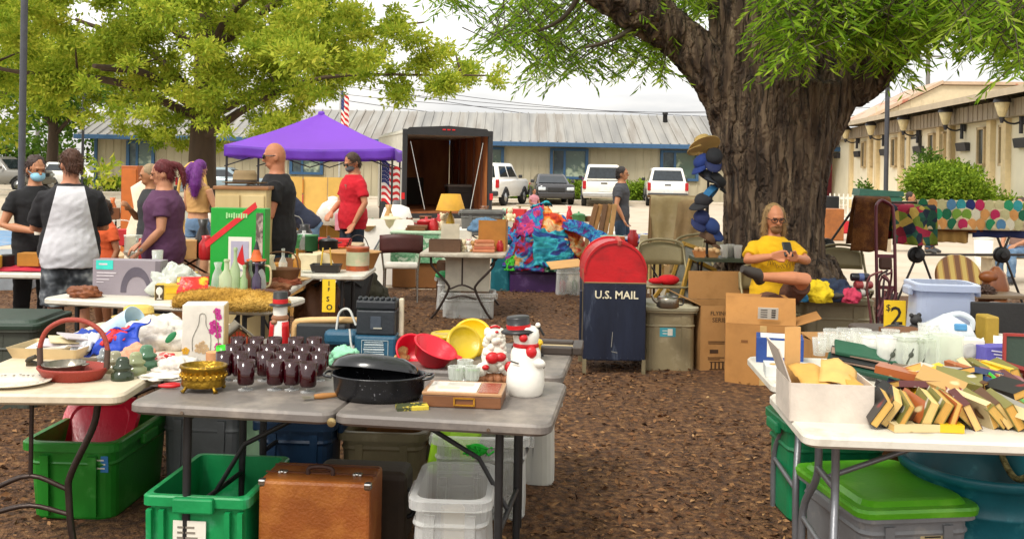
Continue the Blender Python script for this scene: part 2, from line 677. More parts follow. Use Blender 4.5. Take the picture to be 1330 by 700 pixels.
# a few dry fallen leaves
N = 150
d = 2.4 + 10 * rng.random(N)
x = (rng.random(N) * 2 - 1) * (d * .6 + .4)
P = np.stack([x, d, np.full(N, .05)], 1)
D = rng.normal(size=(N, 3))
D[:, 2] *= .15
V, Fc = leaf_arrays(P, D, .035 + rng.random(N) * .04, .016 + rng.random(N) * .016, .3, up=np.array([[0, 0, 1.0]]))
o = np_obj('fallen_leaves', np_mesh('fallen_leaves', V, Fc, [island_mat('dry_leaf', ((0, '#6b4a2c'), (.5, '#a88252'), (1, '#cdb184')))]))
tag(o, 'dry tan leaves lying on the bark bed', 'leaves', kind='stuff')

# kerb and planted strip in front of the far building
mb = MB()
mb.box((-2, 49.6, .07), (56, .25, .14), bev=.02)
mb.solo('kerb', 'pale concrete kerb along the far car park', None, mat('#c9bfae', var=.1), kind='structure')
mb = MB()
mb.box((-2, 50.9, .04), (56, 2.3, .1))
mb.solo('planting_strip', 'strip of soil and grass below the far building', None, mat('#6a6a38', var=.3, vs=2, col2='#7d6a48', c2s=1.2), kind='structure')
mb = MB()
mb.box((-11.6, 19.8, .004), (3.6, 5.6, .004))
mb.solo('blue_road_marking', 'faded blue painted parking bay on the paving at the left', None, mat('#6f93b8', var=.15, vs=3, col2='#b9ab97', c2=(.52, .7), c2s=5), kind='structure')
for i in range(7):
    mb = MB()
    mb.box((-9 + i * 2.9, 46.5, .005), (.1, 5, .004))
    mb.solo('parking_line', 'white painted line between car park bays', None, mat('#d8d4c8'), kind='structure')

# ---- far building: long low block with board siding, metal roof, blue trim
wallm = mat('#b3a88e', rough=.8, var=.09, vs=1.2, stretch=(1, 1, .2), col2='#9a8d74', c2=(.48, .8), c2s=.7)
blue = mat('#31567a', rough=.55, var=.12)
roofm = ramp_mat(((.25, '#6b6a67'), (.42, '#82807b'), (.55, '#918e87'), (.66, '#7c756b'), (.8, '#87837b')), scale=1.3, stretch=(1, .12, .12), rough=.45, bump=.05)
dglass = mat('#39434a', rough=.08, var=.4, vs=.7, bump=0, col2='#6f7f78', c2=(.45, .7), c2s=.6)  # dark glass; the greyer blotches put reflected light into its colour
b = thing('office_building', 'long low beige building with grey metal roof and blue window frames', 'building', (0, 52, 0))
X0, X1 = -22.6, 17
mb = MB()
mb.box(((X0 + X1) / 2, 4.15, 1.6), (X1 - X0, 8.3, 3.2))
x = X0 + .2
while x < X1:
    mb.box((x, -.02, 1.6), (.06, .045, 3.18))
    x += .41
mb.part('wall', wallm, b)
mb = MB()
prof = [(-.75, 3.12), (4.15, 4.92), (9.0, 3.12), (9.0, 3.0), (4.15, 4.8), (-.75, 3.0)]
mb.prism([(p[0], p[1]) for p in prof], X1 - X0 + 1.4, at=((X0 + X1) / 2, 0, 0), plane='yz')
k = math.hypot(4.9, 1.8)
a = math.degrees(math.atan2(1.8, 4.9))
x = X0 - .5
while x < X1 + .6:
    mb.box((x, 1.7, 4.05), (.07, k, .07), rot=(a, 0, 0))
    x += .5
mb.part('roof', roofm, b)
mb = MB()
mb.box(((X0 + X1) / 2, -.8, 3.0), (X1 - X0 + 1.5, .12, .24), bev=.02)
mb.part('gutter', blue, b)
mb = MB()
mb.box((X0 + .15, -.1, 1.5), (.14, .14, 3.0))
mb.part('downpipe', blue, b)
for (xa, xb) in ((2.05, 4.1), (8.0, 10.05), (-1.9, -.45), (-20.8, -19.3), (13, 15), (-12, -10.2)):
    w, c = xb - xa, (xa + xb) / 2
    mb = MB()
    for q in (-1, 1):
        mb.box((c + q * (w / 2 - .07), -.07, 2.0), (.16, .16, 1.66))
        mb.box((c, -.07, 2.0 + q * .76), (w - .3, .15, .14))
    mb.box((c - w * .12, -.07, 2.0), (.12, .14, 1.4))
    f = mb.part('window', blue, b)
    mb = MB()
    mb.box((c - w * .25, -.055, 2.0), (w * .3, .03, 1.4))
    mb.part('pane', dglass, f)
    mb = MB()
    mb.box((c + w * .16, -.055, 2.0), (w * .52, .03, 1.4))
    mb.part('pane', mat('#59685f', rough=.07, var=.3, vs=.5, bump=0, col2='#a9b39a', c2=(.5, .56), c2s=.55), f)  # right pane painted paler and blotched as a light reflection
mb = MB()
mb.lathe([(.13, -.1), (.13, .55), (.16, .56), (.16, .7), (.02, .72)], at=(8.7, 3, 4.35), n=10)
mb.part('vent_pipe', mat('#1d1d1f'), b)

# power lines strung behind the roof, from pole to pole
for i, (y0, y1, dd) in enumerate(((98, 150, 66), (110, 140, 70), (121, 134, 74), (128, 158, 62), (104, 170, 60))):
    p, q = W(430, y0, dd), W(1130, y1, dd + 6)
    pts = [p.lerp(q, t / 12) - Vector((0, 0, 1.1 * (1 - (2 * t / 12 - 1) ** 2))) for t in range(13)]
    mb = MB()
    mb.tube(pts, .022, n=5)
    mb.solo('power_line', ('lowest', 'second lowest', 'middle', 'second highest', 'highest')[(1, 4, 2, 0, 3).index(i)] + ' thin dark power line crossing above the grey metal roof', 'power line', mat('#4a4a4e'), group='power lines over the roof')

# ---- right building: cream wall with pilasters, dark band under a shallow eave, wall lanterns
def wx(dd):
    return 12.06 + .105 * dd
cream = mat('#e6dcc2', rough=.8, var=.05, vs=1.5, col2='#d8cba8', c2=(.5, .85), c2s=.6)
tan = mat('#d2bd92', rough=.8, var=.08)
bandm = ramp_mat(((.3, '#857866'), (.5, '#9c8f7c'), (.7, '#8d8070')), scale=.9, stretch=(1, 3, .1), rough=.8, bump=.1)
sl_ = math.atan(.105)
rb = thing('hall_building', 'cream hall with tan pilasters, a dark band under its eave and wall lanterns', 'building', (wx(20), 20, 0), -math.degrees(sl_))
rl = 33.0 / math.cos(sl_)
def yl(dd):
    return (dd - 20) / math.cos(sl_)
mb = MB()
mb.box((5, rl / 2, 1.75), (10, rl, 3.5))
mb.part('wall', cream, rb)
for k in range(12):
    MB().box((-.07, 1 + k * 2.4 + 1.2 * (k % 2), 1.74), (.2, .34, 3.46)).part('pilaster', tan, rb)
mb = MB()
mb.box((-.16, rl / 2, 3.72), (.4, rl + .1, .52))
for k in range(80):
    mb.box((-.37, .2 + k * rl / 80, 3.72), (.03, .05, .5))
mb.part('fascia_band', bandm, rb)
mb = MB()
mb.prism([(-.95, 4.0), (4.5, 5.1), (10, 4.0), (10, 4.18), (4.5, 5.3), (-.95, 4.2)], rl + 1.2, at=(0, rl / 2, 0), plane='xz')
mb.part('roof', mat('#b5a68e', rough=.85, var=.12, vs=2), rb)
mb = MB()
q = yl(46)
mb.prism([(-.6, 4.1), (2.6, 5.75), (7, 5.75), (7, 4.1)], 5, at=(0, q, 0), plane='xz')
for k in range(14):
    mb.box((-.2 + k * .5, q - 2.52, 4.6), (.05, .04, 1.0 if k > 3 else .3 + .2 * k))
u = mb.part('upper_gable', mat('#c4b596', var=.08), rb)
mb = MB()
mb.box((1.0, q, 5.05), (3.75, 5.3, .14), rot=(0, -27.3, 0))
mb.box((4.9, q, 5.85), (4.5, 5.3, .14))
mb.part('coping', mat('#b39a80', var=.15, vs=3, col2='#a5604a', c2=(.55, .6), c2s=1.2), u)
for dd in (29.6, 31.4, 35.2, 36.3, 40.2, 41.2, 45, 46.2, 25.5, 26.7):
    mb = MB()
    y0 = yl(dd)
    for q in (-1, 1):
        mb.box((-.04, y0 + q * .29, 2.65), (.14, .08, 1.25))
        mb.box((-.04, y0, 2.65 + q * .6), (.14, .66, .08))
    f = mb.part('window', mat('#b9a27a'), rb)
    mb = MB()
    mb.box((-.02, y0, 2.65), (.05, .52, 1.14))
    mb.part('pane', mat('#454842', rough=.12, var=.4, vs=1.2, bump=0), f)
mb = MB()
mb.box((-.05, yl(38.6), 2.55), (.1, 1.9, 1.35))
f = mb.part('window', mat('#33302c'), rb)
mb = MB()
mb.box((-.08, yl(38.6), 2.55), (.08, 1.7, 1.15))
mb.part('pane', mat('#cfc6ae', rough=.15), f)
mb = MB()
mb.tube([(-.25, yl(33.8), 3.9), (-.25, yl(33.8), .05)], .07)
mb.part('downpipe', mat('#c0ab85'), rb)
iron = mat('#2b2a30', rough=.45, var=.2)
lamp0 = thing('wall_lantern', 'x', 'lamp', (0, 0, 0))
mb = MB()
mb.tube([(-.12, 0, -.75), (-.12, 0, .25)], .07)
mb.ball((-.12, 0, .32), .07, 8)
mb.box((-.06, 0, -.2), (.1, .3, .5), bev=.02)
mb.tube([(-.12, 0, -.35), (-.35, 0, -.42), (-.6, 0, -.36), (-.75, 0, -.2)], .035, k=4)
mb.tube([(-.12, 0, 0), (-.12, .62, .02)], .03)
mb.part('bracket', iron, lamp0)
mb = MB()
mb.lathe([(.08, -.2), (.14, -.12), (.27, .3), (.26, .32)], at=(-.75, 0, 0), n=8)
mb.part('glass_shade', mat('#d8c79a', rough=.35, var=.15), lamp0)
MB().lathe([(.05, -.4), (.1, -.2)], at=(-.75, 0, 0), n=8).part('shade_holder', iron, lamp0)
mb = MB()
mb.lathe([(.3, .3), (.27, .42), (.16, .52), (.05, .56), (.03, .64)], at=(-.75, 0, 0), n=10)
mb.part('cap', iron, lamp0)
box0 = thing('window_planter', 'x', 'planter', (0, 0, 0))
mb = MB()
mb.prism([(-.2, .16), (.02, .16), (.02, -.16), (-.14, -.16)], 1.05)
mb.part('trough', iron, box0)
mb = MB()
mb.box((-.09, 0, .165), (.16, .95, .02))
mb.part('soil', mat('#3a3a2a'), box0)
ords = ('nearest the roof corner at the frame edge', 'second from the front', 'third from the front', 'fourth from the front', 'fifth from the front', 'farthest along the wall')
for i, dd in enumerate((28.2, 33, 37.8, 42.6, 47.2, 51.6)):
    for src, nm, zz in ((lamp0, 'black wall lantern with cream glass, ', 3.6), (box0, 'dark trough planter under a wall lantern, ', 2.68)):
        o = src if i == 0 else dup(src, (0, 0, 0))
        o.location = (wx(dd) - .02, dd, zz)
        o.rotation_euler = (0, 0, -sl_)
        o.scale = (.86,) * 3
        tag(o, nm + ords[i], src['category'], 'lanterns on the cream hall' if src is lamp0 else 'planters on the cream hall')

# small far things: pink shed, white railing, green bin, poles
b = thing('pink_shed', 'pink shed with a green roof beyond the oak trunk', 'shed', (17.4, 56, 0))
MB().box((0, 0, 1.15), (3.6, 3, 2.3)).part('wall', mat('#b8505e', var=.1), b)
mb = MB()
mb.prism([(-2.1, 2.25), (0, 3.05), (2.1, 2.25), (2.1, 2.4), (0, 3.2), (-2.1, 2.4)], 3.5)
mb.part('roof', mat('#4f7a45', var=.15), b)
MB().box((.3, -1.53, .95), (.9, .08, 1.9)).part('door', mat('#8c3040'), b)
mb = MB()
for k in range(13):
    mb.box((-.9 + k * .15, 0, .5), (.045, .03, 1.0))
mb.box((0, .03, .85), (1.95, .04, .08))
mb.box((0, .03, .25), (1.95, .04, .08))
mb.solo('picket_railing', 'white picket railing beside the oak trunk', 'railing', mat('#e2ddd0'), loc=tuple(at(1095, 289)), rz=-8)
b = thing('waste_bin', 'dark green waste container near the round bush', 'container', tuple(at(1139, 301)) , -8)
mb = MB()
mb.loft([rrect(1.05, .8, .05, .08), rrect(1.2, .95, .06, 1.05)])
mb.part('body', mat('#1f5a4a', rough=.5, var=.12), b)
mb = MB()
mb.prism([(-.63, 1.06), (.63, 1.06), (.6, 1.2), (-.6, 1.26)], 1.02)
mb.part('lid', mat('#1a4a3e', rough=.5), b)
b = thing('cooler', 'small white cooler in front of the green container', 'cooler', tuple(at(1130, 307)), -5)
MB().box((0, 0, .62), (.62, .4, .42), bev=.04).box((0, 0, .2), (.6, .38, .4)).part('body', mat('#e4e2da'), b)
MB().box((0, 0, .87), (.64, .42, .07), bev=.03).part('lid', mat('#eeece6'), b)

def pole(px, py_base, dd, top, r, label, name='lamp_post', cat='post'):
    t = thing(name, label, cat, (ray(px, 220)[0] * dd, dd, 0))
    mb = MB()
    mb.lathe([(r, .0), (r, top)], n=12)
    mb.part('pole', mat('#3c3d44', rough=.5, var=.15), t)
    mb = MB()
    mb.lathe([(r * 2, .0), (r * 2, .25), (r * 1.2, .4)], n=12)
    mb.part('base', mat('#3c3d44'), t)
    mb = MB()
    mb.box((0, -.1, top), (.2, .4, .1), bev=.03)
    mb.part('lamp_head', mat('#3c3d44'), t)
pole(28, 258, 21, 8.5, .072, 'tall dark grey lamp post at the left edge')
pole(1151, 235, 36, 7.8, .085, 'tall dark lamp post in front of the cream hall')
pole(107, 200, 50, 6, .07, 'thin dark post by the far hedge')
mb = MB()
mb.lathe([(.2, 0), (.15, 12)], n=10)
mb.box((0, 0, 11), (2.4, .12, .14))
mb.solo('utility_pole', 'bare utility pole rising behind the cream hall roof', 'pole', mat('#6d6a66'), loc=(ray(1207, 0)[0] * 75, 75, 0))
mb = MB()
mb.lathe([(.18, 0), (.14, 9)], n=10)
mb.box((0, 0, 8.2), (2, .12, .14))
mb.solo('utility_pole', 'bare utility pole seen through the left tree', 'pole', mat('#6d6a66'), loc=(ray(52, 0)[0] * 75, 75, 0))

# ---- bushes, hedge, trees
bark_far = mat('#4a3b2e', rough=.95, var=.25, vs=5, bump=.6, bs=14, stretch=(1, 1, .3))
def blob_leaves(blobs, per, length, width, flat=.8, shell=.55):
    """leaf positions in fuzzy ellipsoids, thicker towards the skin, facing out and up"""
    Ps, Ds = [], []
    for (c, r) in blobs:
        n = int(per * r * r)
        d = unit(rng.normal(size=(n, 3)))
        q = r * (shell + (1 - shell) * rng.random(n)) * (1 + .18 * rng.normal(size=n))
        q = np.where(rng.random(n) < .3, q * rng.random(n), q)
        p = d * q[:, None] * np.array([1, 1, flat]) + np.array(c)
        Ps.append(p)
        Ds.append(d + rng.normal(size=(n, 3)) * .8 + np.array([0, 0, .05]))
    P, D = np.concatenate(Ps), np.concatenate(Ds)
    n = len(P)
    return leaf_arrays(P, D, length * (.6 + .8 * rng.random(n)), width * (.6 + .8 * rng.random(n)), .25)

leaf_lime = island_mat('leaf_lime', ((0, '#41590f'), (.4, '#6c8a1c'), (.75, '#93ab30'), (1, '#b9c350')), trans=.35, noise_amt=.4)
leaf_oak = island_mat('leaf_oak', ((0, '#4a6416'), (.35, '#7f9826'), (.6, '#aeb83a'), (.82, '#d2ca50'), (1, '#e6d66c')), trans=.5, noise_amt=.65, nscale=.45)
leaf_dark = island_mat('leaf_dark', ((0, '#2c4712'), (.5, '#4d701c'), (1, '#7f9a34')), trans=.35, noise_amt=.45, nscale=.5)
leaf_near = island_mat('leaf_near', ((0, '#456612'), (.4, '#7aa422'), (.75, '#aecb3e'), (1, '#d8e078')), trans=.55, noise_amt=.4, nscale=1.2)

def bush(name, label, c, rx, h, n, leaf=.1, mats=leaf_lime, group=None, cat='bush', stems=6):
    t = thing(name, label, cat, (c[0], c[1], 0), 0, group)
    blobs = []
    for i in range(n):
        a, q = rng.random() * 2 * PI, rng.random() ** .5
        z = h * (.28 + .6 * rng.random())
        k = math.sqrt(max(.05, 1 - ((z / h - .45) / .62) ** 2))
        blobs.append(((rx * .8 * q * k * math.cos(a), rx * .7 * q * k * math.sin(a), z), (.2 + .14 * rng.random()) * min(rx, h) * 1.2))
    V, Fc = blob_leaves(blobs, 2600 / (leaf / .1) ** 1.5, leaf, leaf * .5)
    V[:, 2] = np.maximum(V[:, 2], .02)
    np_obj('foliage', np_mesh('foliage', V, Fc, [mats]), t)
    mb = MB()
    for i in range(stems):
        a = 2 * PI * i / stems
        mb.tube([(.06 * math.cos(a), .06 * math.sin(a), 0), (rx * .35 * math.cos(a), rx * .35 * math.sin(a), h * .4), (rx * .55 * math.cos(a), rx * .5 * math.sin(a), h * .7)], .02, n=5)
    mb.part('stem', bark_far, t)
    return t
c = at(1237, 302)
bush('round_bush', 'big round yellow green bush before the cream hall wall', (ray(1237, 0)[0] * 29, 29), 1.4, 2.1, 46, .12)
bush('low_bush', 'low yellow green bush at the right edge by the hall', (ray(1318, 0)[0] * 28, 28), .8, 1.15, 16, .12)
bush('tall_shrub', 'loose darker shrub growing behind the big round bush', (ray(1228, 0)[0] * 32.5, 32.5), 1.1, 2.75, 16, .12, leaf_dark)
bush('leafy_shrub', 'small spiky shrub behind the green waste container', (ray(1128, 0)[0] * 34, 34), .55, 1.6, 10, .14, leaf_dark)
for i, (px, rx, h, lb) in enumerate(((672, .95, 1.0, 'low green bush beside the white car by the trailer'), (705, .7, .8, 'low green bush behind the dark sedan'), (752, .95, 1.0, 'low green bush between dark sedan and white pickup'),
                                     (832, 1.2, 1.1, 'low green bush right of the white pickup'), (872, .9, .9, 'low green bush behind the white truck near the oak'), (140, 1.6, .8, 'low green bush at the foot of the building corner'))):
    bush('low_bush', lb, (ray(px, 0)[0] * 50.6, 50.6), rx, h, 14, .16, leaf_lime if i != 1 else leaf_dark, 'bushes along the far kerb')
bush('flowering_shrub', 'tall thin shrub with pink blossom by a blue framed window', (ray(770, 0)[0] * 51, 51), .55, 2.0, 9, .15,
     island_mat('pink_blossom', ((0, '#3d5a1a'), (.45, '#6b8a2c'), (.6, '#c0506a'), (1, '#d9707f'))))
t = thing('hedge', 'tall dense green hedge behind the parked cars at the left', 'hedge', (-32, 66, 0))
blobs = [((rng.random() * 26 - 13, rng.random() * 2 - 1, .6 + rng.random() * 3.6), .9) for _ in range(190)]
V, Fc = blob_leaves(blobs, 90, .34, .2)
np_obj('foliage', np_mesh('foliage', V, Fc, [leaf_dark]), t)
for k in range(14):
    MB().tube([(-12 + k * 1.85, 0, 0), (-12 + k * 1.85, .2, 2.6)], .08, n=6).part('stem', bark_far, t)

def inpoly(x, y, poly):
    c = False
    n = len(poly)
    for i in range(n):
        (x1, y1), (x2, y2) = poly[i], poly[i - 1]
        if (y1 > y) != (y2 > y) and x < (x2 - x1) * (y - y1) / (y2 - y1) + x1:
            c = not c
    return c
def poly_points(poly, n):
    xs, ys = [p[0] for p in poly], [p[1] for p in poly]
    o = []
    while len(o) < n:
        x, y = min(xs) + rng.random() * (max(xs) - min(xs)), min(ys) + rng.random() * (max(ys) - min(ys))
        if inpoly(x, y, poly):
            o.append((x, y))
    return o

# left tree: wide yellow-green crown on one stout trunk
TD = 30.0
tx = ray(262, 215)[0] * TD
t = thing('spreading_oak', 'wide yellow green oak standing in front of the far building', 'tree', (tx, TD, 0))
mb = MB()
mb.tube([(0, 0, 0), (.02, 0, .4), (0, .05, 2.2), (.05, .1, 4), (0, 0, 6.5), (.3, 0, 9)], [.62, .46, .4, .36, .26, .1], n=14, k=5)
limbs = [((0, 0, 2.4), (1.8, -1.2, 3.4), (4.2, -2.2, 4.2), (7.5, -2.5, 4.3), (9.2, -2.6, 4.3)), ((0, 0, 3), (-2, -1.6, 4), (-4.6, -2.4, 4.2), (-6.5, -2.6, 4.6)),
         ((0, 0, 3), (2.2, 1.6, 4.6), (4.6, 2.4, 6.2), (6.6, 2.8, 6.6)), ((0, 0, 3.4), (-2.4, 1.6, 5.4), (-5, 2.2, 6.4)), ((0, 0, 4), (1.2, -2.2, 5.6), (2.8, -4.2, 6.4)),
         ((0, 0, 3.2), (-.9, -2.2, 4.2), (-1.5, -4.4, 4.2)), ((0, 0, 5), (2.6, -.4, 6.8), (5.2, -.8, 8)), ((0, 0, 5), (-2.2, -.8, 7), (-5, -1.2, 8.2))]
for l in limbs:
    mb.tube(l, [.17, .11, .06, .03, .02][:len(l)], n=8, k=5)
    for j in range(2, len(l)):
        for s_ in (-1, 1):
            p = Vector(l[j - 1]).lerp(Vector(l[j]), .4)
            mb.tube([p, p + Vector((random.uniform(-.6, .9), s_ * random.uniform(.5, 1.2), random.uniform(-.1, .9)))], [.05, .02], n=5)
mb.part('trunk', bark_far, t)
crown = [(-80, -90), (500, -90), (512, 0), (548, 45), (600, 72), (655, 92), (662, 108), (612, 110), (568, 122), (535, 136), (500, 132), (462, 120), (425, 128), (392, 148),
         (360, 166), (330, 186), (300, 196), (236, 200), (200, 190), (160, 178), (120, 160), (60, 150), (0, 140), (-80, 140)]
blobs = []
for (px, py) in poly_points(crown, 430):
    dd = TD + rng.normal() * 2.9
    if px > 500:
        dd = TD - 2.5 + rng.normal() * 1.0
    p = W(px, py, dd)
    r = .36 + .5 * rng.random() ** 1.5
    if px > 480 or py > 120:
        r *= .7
    blobs.append(((p.x - tx, p.y - TD, p.z), r))
V, Fc = blob_leaves(blobs, 1250, .16, .064, flat=.55, shell=.3)
np_obj('crown', np_mesh('crown', V, Fc, [leaf_oak]), t)
# trees behind, filling the left edge
for i, (px, dd, lb) in enumerate(((-40, 44, 'green tree at the left edge behind the lamp post'), (70, 58, 'green tree behind the hedge at the left'))):
    x0 = ray(px, 0)[0] * dd
    t = thing('broadleaf_tree', lb, 'tree', (x0, dd, 0), 0, 'trees behind the car park')
    mb = MB()
    mb.tube([(0, 0, 0), (.1, 0, 3), (0, .1, 7)], [.4, .3, .1], n=10, k=4)
    for k in range(7):
        a = k * 2.1
        mb.tube([(0, 0, 3 + k * .4), (1.5 * math.cos(a), 1.5 * math.sin(a), 4.6 + k * .5), (3.2 * math.cos(a), 3 * math.sin(a), 5.6 + k * .6)], [.15, .1, .03], n=6, k=3)
    mb.part('trunk', bark_far, t)
    blobs = [((rng.normal() * 2.6, rng.normal() * 2.2, 6.2 + rng.normal() * 1.5), .7 + rng.random() * .5) for _ in range(70)]
    V, Fc = blob_leaves(blobs, 130, .34, .16, shell=.4)
    np_obj('crown', np_mesh('crown', V, Fc, [leaf_oak if i == 0 else leaf_dark]), t)

# the big oak at the right
OD = 9.3
ob_ = W(1015, 300, OD)
ox = ob_.x
t = thing('big_oak', 'massive old oak with dark ridged bark towering over the seated man', 'tree', (ox, OD, 0))
def o(px, py, dd=OD):
    p = W(px, py, dd)
    return (p.x - ox, p.y - OD, p.z)
mb = MB()
mb.tube([(0, 0, -.1), (0, 0, .15), (0, 0, .5), o(1006, 330), o(1008, 230), o(1012, 150), o(1014, 110)], [.74, .64, .52, .45, .475, .54, .56], n=28, k=4)
for a, q in ((0.3, .5), (1.6, .45), (2.7, .55), (3.9, .5), (5.2, .5)):
    mb.tube([(.35 * math.cos(a), .35 * math.sin(a), .7), (.75 * math.cos(a), .75 * math.sin(a), .25), (1.1 * math.cos(a), 1.1 * math.sin(a), -.05)], [.26, .17, .05], n=10, k=4)
mb.tube([o(988, 205), o(957, 135), o(925, 92), o(880, 45), o(825, 8, 9.1), o(770, -25, 9), o(690, -70, 8.8)], [.38, .3, .24, .21, .2, .19, .15], n=16, k=5)
mb.tube([o(990, 190), o(978, 110), o(968, 40), o(962, -30), o(955, -120)], [.42, .36, .33, .31, .26], n=18, k=5)
mb.tube([o(1026, 190), o(1036, 110), o(1042, 40, 9.5), o(1050, -60, 9.8)], [.36, .35, .28, .22], n=18, k=5)
mb.tube([o(1024, 210), o(1070, 125), o(1120, 90), o(1160, 62, 9.1), o(1215, 30, 8.9), o(1300, -10, 8.6)], [.34, .3, .24, .17, .12, .07], n=16, k=5)
def bark(p, n_):
    r = math.atan2(p.y, p.x)
    v = noise.noise((p.x * 8, p.y * 8, p.z * 1.1)) + .5 * noise.noise((p.x * 17, p.y * 17, p.z * 2.2 + 7))
    ridg = 1 - abs(v) * 2.2
    w = .10 * noise.noise((p.x * 1.6, p.y * 1.6, p.z * .55 + 3))
    return .034 * max(-.8, ridg) + w * .5 + .006 * noise.noise(p * 30)
barkm = ramp_mat(((.3, '#2a2019'), (.45, '#4d3d30'), (.58, '#6d5a47'), (.75, '#8d7a63')), scale=13, stretch=(1, 1, .16), rough=.95, bump=.6, detail=8, bs=30)
bn = barkm.node_tree
vor = nd(bn, 'ShaderNodeTexVoronoi', Scale=11, feature='DISTANCE_TO_EDGE')
mpb = nd(bn, 'ShaderNodeMapping')
mpb.inputs['Scale'].default_value = (1, 1, .13)
tcb = nd(bn, 'ShaderNodeTexCoord')
nzb = nd(bn, 'ShaderNodeTexNoise', Scale=5, Detail=3)
bn.links.new(tcb.outputs['Object'], nzb.inputs['Vector'])
adb = nd(bn, 'ShaderNodeMix', data_type='RGBA', blend_type='LINEAR_LIGHT')
adb.inputs[0].default_value = .07
bn.links.new(tcb.outputs['Object'], adb.inputs[6])
bn.links.new(nzb.outputs['Color'], adb.inputs[7])
bn.links.new(adb.outputs[2], mpb.inputs[0])
bn.links.new(mpb.outputs[0], vor.inputs['Vector'])
mrb = nd(bn, 'ShaderNodeMapRange')
mrb.inputs[2].default_value = .22
bn.links.new(vor.outputs['Distance'], mrb.inputs[0])
b2 = nd(bn, 'ShaderNodeBump', Strength=1.0, Distance=.05)
bn.links.new(mrb.outputs[0], b2.inputs['Height'])
pb = [n for n in bn.nodes if n.type == 'BSDF_PRINCIPLED'][0]
ob1 = [n for n in bn.nodes if n.type == 'BUMP' and n != b2][0]
bn.links.new(b2.outputs[0], ob1.inputs['Normal'])
remesh(mb, 'trunk', barkm, .019, 1, bark, t)
# leaf sprays: drooping twigs with long narrow leaves
sprays = []
for poly, n, d0, d1 in (
        ([(626, 50), (648, 5), (690, -50), (940, -50), (930, 15), (905, 5), (880, 20), (870, 75), (850, 95), (826, 78), (790, 74), (755, 90), (700, 92), (660, 62)], 480, 9.0, 11.0),
        ([(1002, -50), (1240, -50), (1232, 5), (1205, 30), (1165, 48), (1130, 50), (1090, 38), (1062, 52), (1048, 72), (1028, 68), (1004, 40)], 560, 7.1, 8.6),
        ([(1140, 30), (1180, 30), (1172, 70), (1158, 100), (1150, 85)], 46, 8.4, 9.4),
        ([(1225, -50), (1345, -50), (1345, 85), (1312, 78), (1292, 50), (1262, 42), (1240, 15)], 330, 6.4, 9.0),
        ([(566, -40), (608, -40), (598, 2), (580, 4)], 26, 8.6, 9.4),
        ([(868, -40), (945, -40), (925, 25), (895, 20)], 60, 10, 12),
        ([(560, -420), (1345, -420), (1345, -60), (640, -60)], 420, 6.5, 12.5)):
    for (px, py) in poly_points(poly, n):
        sprays.append(Vector(o(px, py, d0 + rng.random() * (d1 - d0))))
P, D, TW = [], [], MB()
for sp in sprays:
    a = rng.random() * 2 * PI
    dr = Vector((math.cos(a), math.sin(a), -.15 - .5 * rng.random())).normalized()
    ln = .2 + .16 * rng.random()
    side = dr.cross(Vector((0, 0, 1))).normalized()
    n = 15
    pts = []
    for k in range(n):
        u = k / (n - 1)
        p = sp + dr * (ln * u) + Vector((0, 0, -.1 * u * u))
        pts.append(p)
        s_ = 1 if k % 2 else -1
        w = dr * .75 + side * (s_ * .8) + Vector((0, 0, -.35)) + Vector(rng.normal(size=3) * .3)
        P.append(p)
        D.append(w)
    TW.tube([sp - dr * .25 + Vector((0, 0, .08)), pts[4], pts[-1]], [.006, .004, .002], n=4)
P, D = np.array(P), np.array(D)
n = len(P)
V, Fc = leaf_arrays(P, D, .085 + .05 * rng.random(n), .016 + .01 * rng.random(n), .18)
np_obj('crown', np_mesh('crown', V, Fc, [leaf_near]), t)
TW.part('twig', mat('#4a4030'), t)
N = 19000  # oak crown above the view: leaves added and cut back to shade the foreground
cx_ = rng.normal(size=(N, 2)) * np.array([4.2, 3.6])
P = np.stack([cx_[:, 0] - 1.0, cx_[:, 1] - 1.0, 6.2 + rng.random(N) * 2.6 - .012 * (cx_ ** 2).sum(1)], 1)
P = P[np.array([noise.noise((a * .55, b * .55, c * .6)) > -.08 for a, b, c in P]) & (P[:, 1] < .8) & (P[:, 2] > 4.6)]
n = len(P)
V, Fc = leaf_arrays(P, rng.normal(size=(n, 3)) * np.array([1, 1, .5]), .2 + .12 * rng.random(n), .06 + .03 * rng.random(n), .2)
np_obj('crown', np_mesh('crown', V, Fc, [leaf_near]), t)
mb = MB()
for l in (([o(760, -20, 9), o(735, 20, 9.1), o(700, 40, 9.2), o(660, 45, 9.2)]), ([o(845, 20, 9.2), o(800, 50, 9), o(760, 62, 8.9)]), ([o(1120, 88, 9.2), o(1100, 40, 8.3), o(1060, 20, 7.9), o(1030, 25, 7.7)]),
          ([o(1160, 62), o(1150, 30, 8.4), o(1120, -10, 8)]), ([o(1300, -10, 8.6), o(1305, 25, 8.3), o(1315, 55, 8)])):
    MB().tube(l, [.035, .022, .014, .006][:len(l)], n=6, k=4).part('branch', mat('#4a4030', var=.3), t)
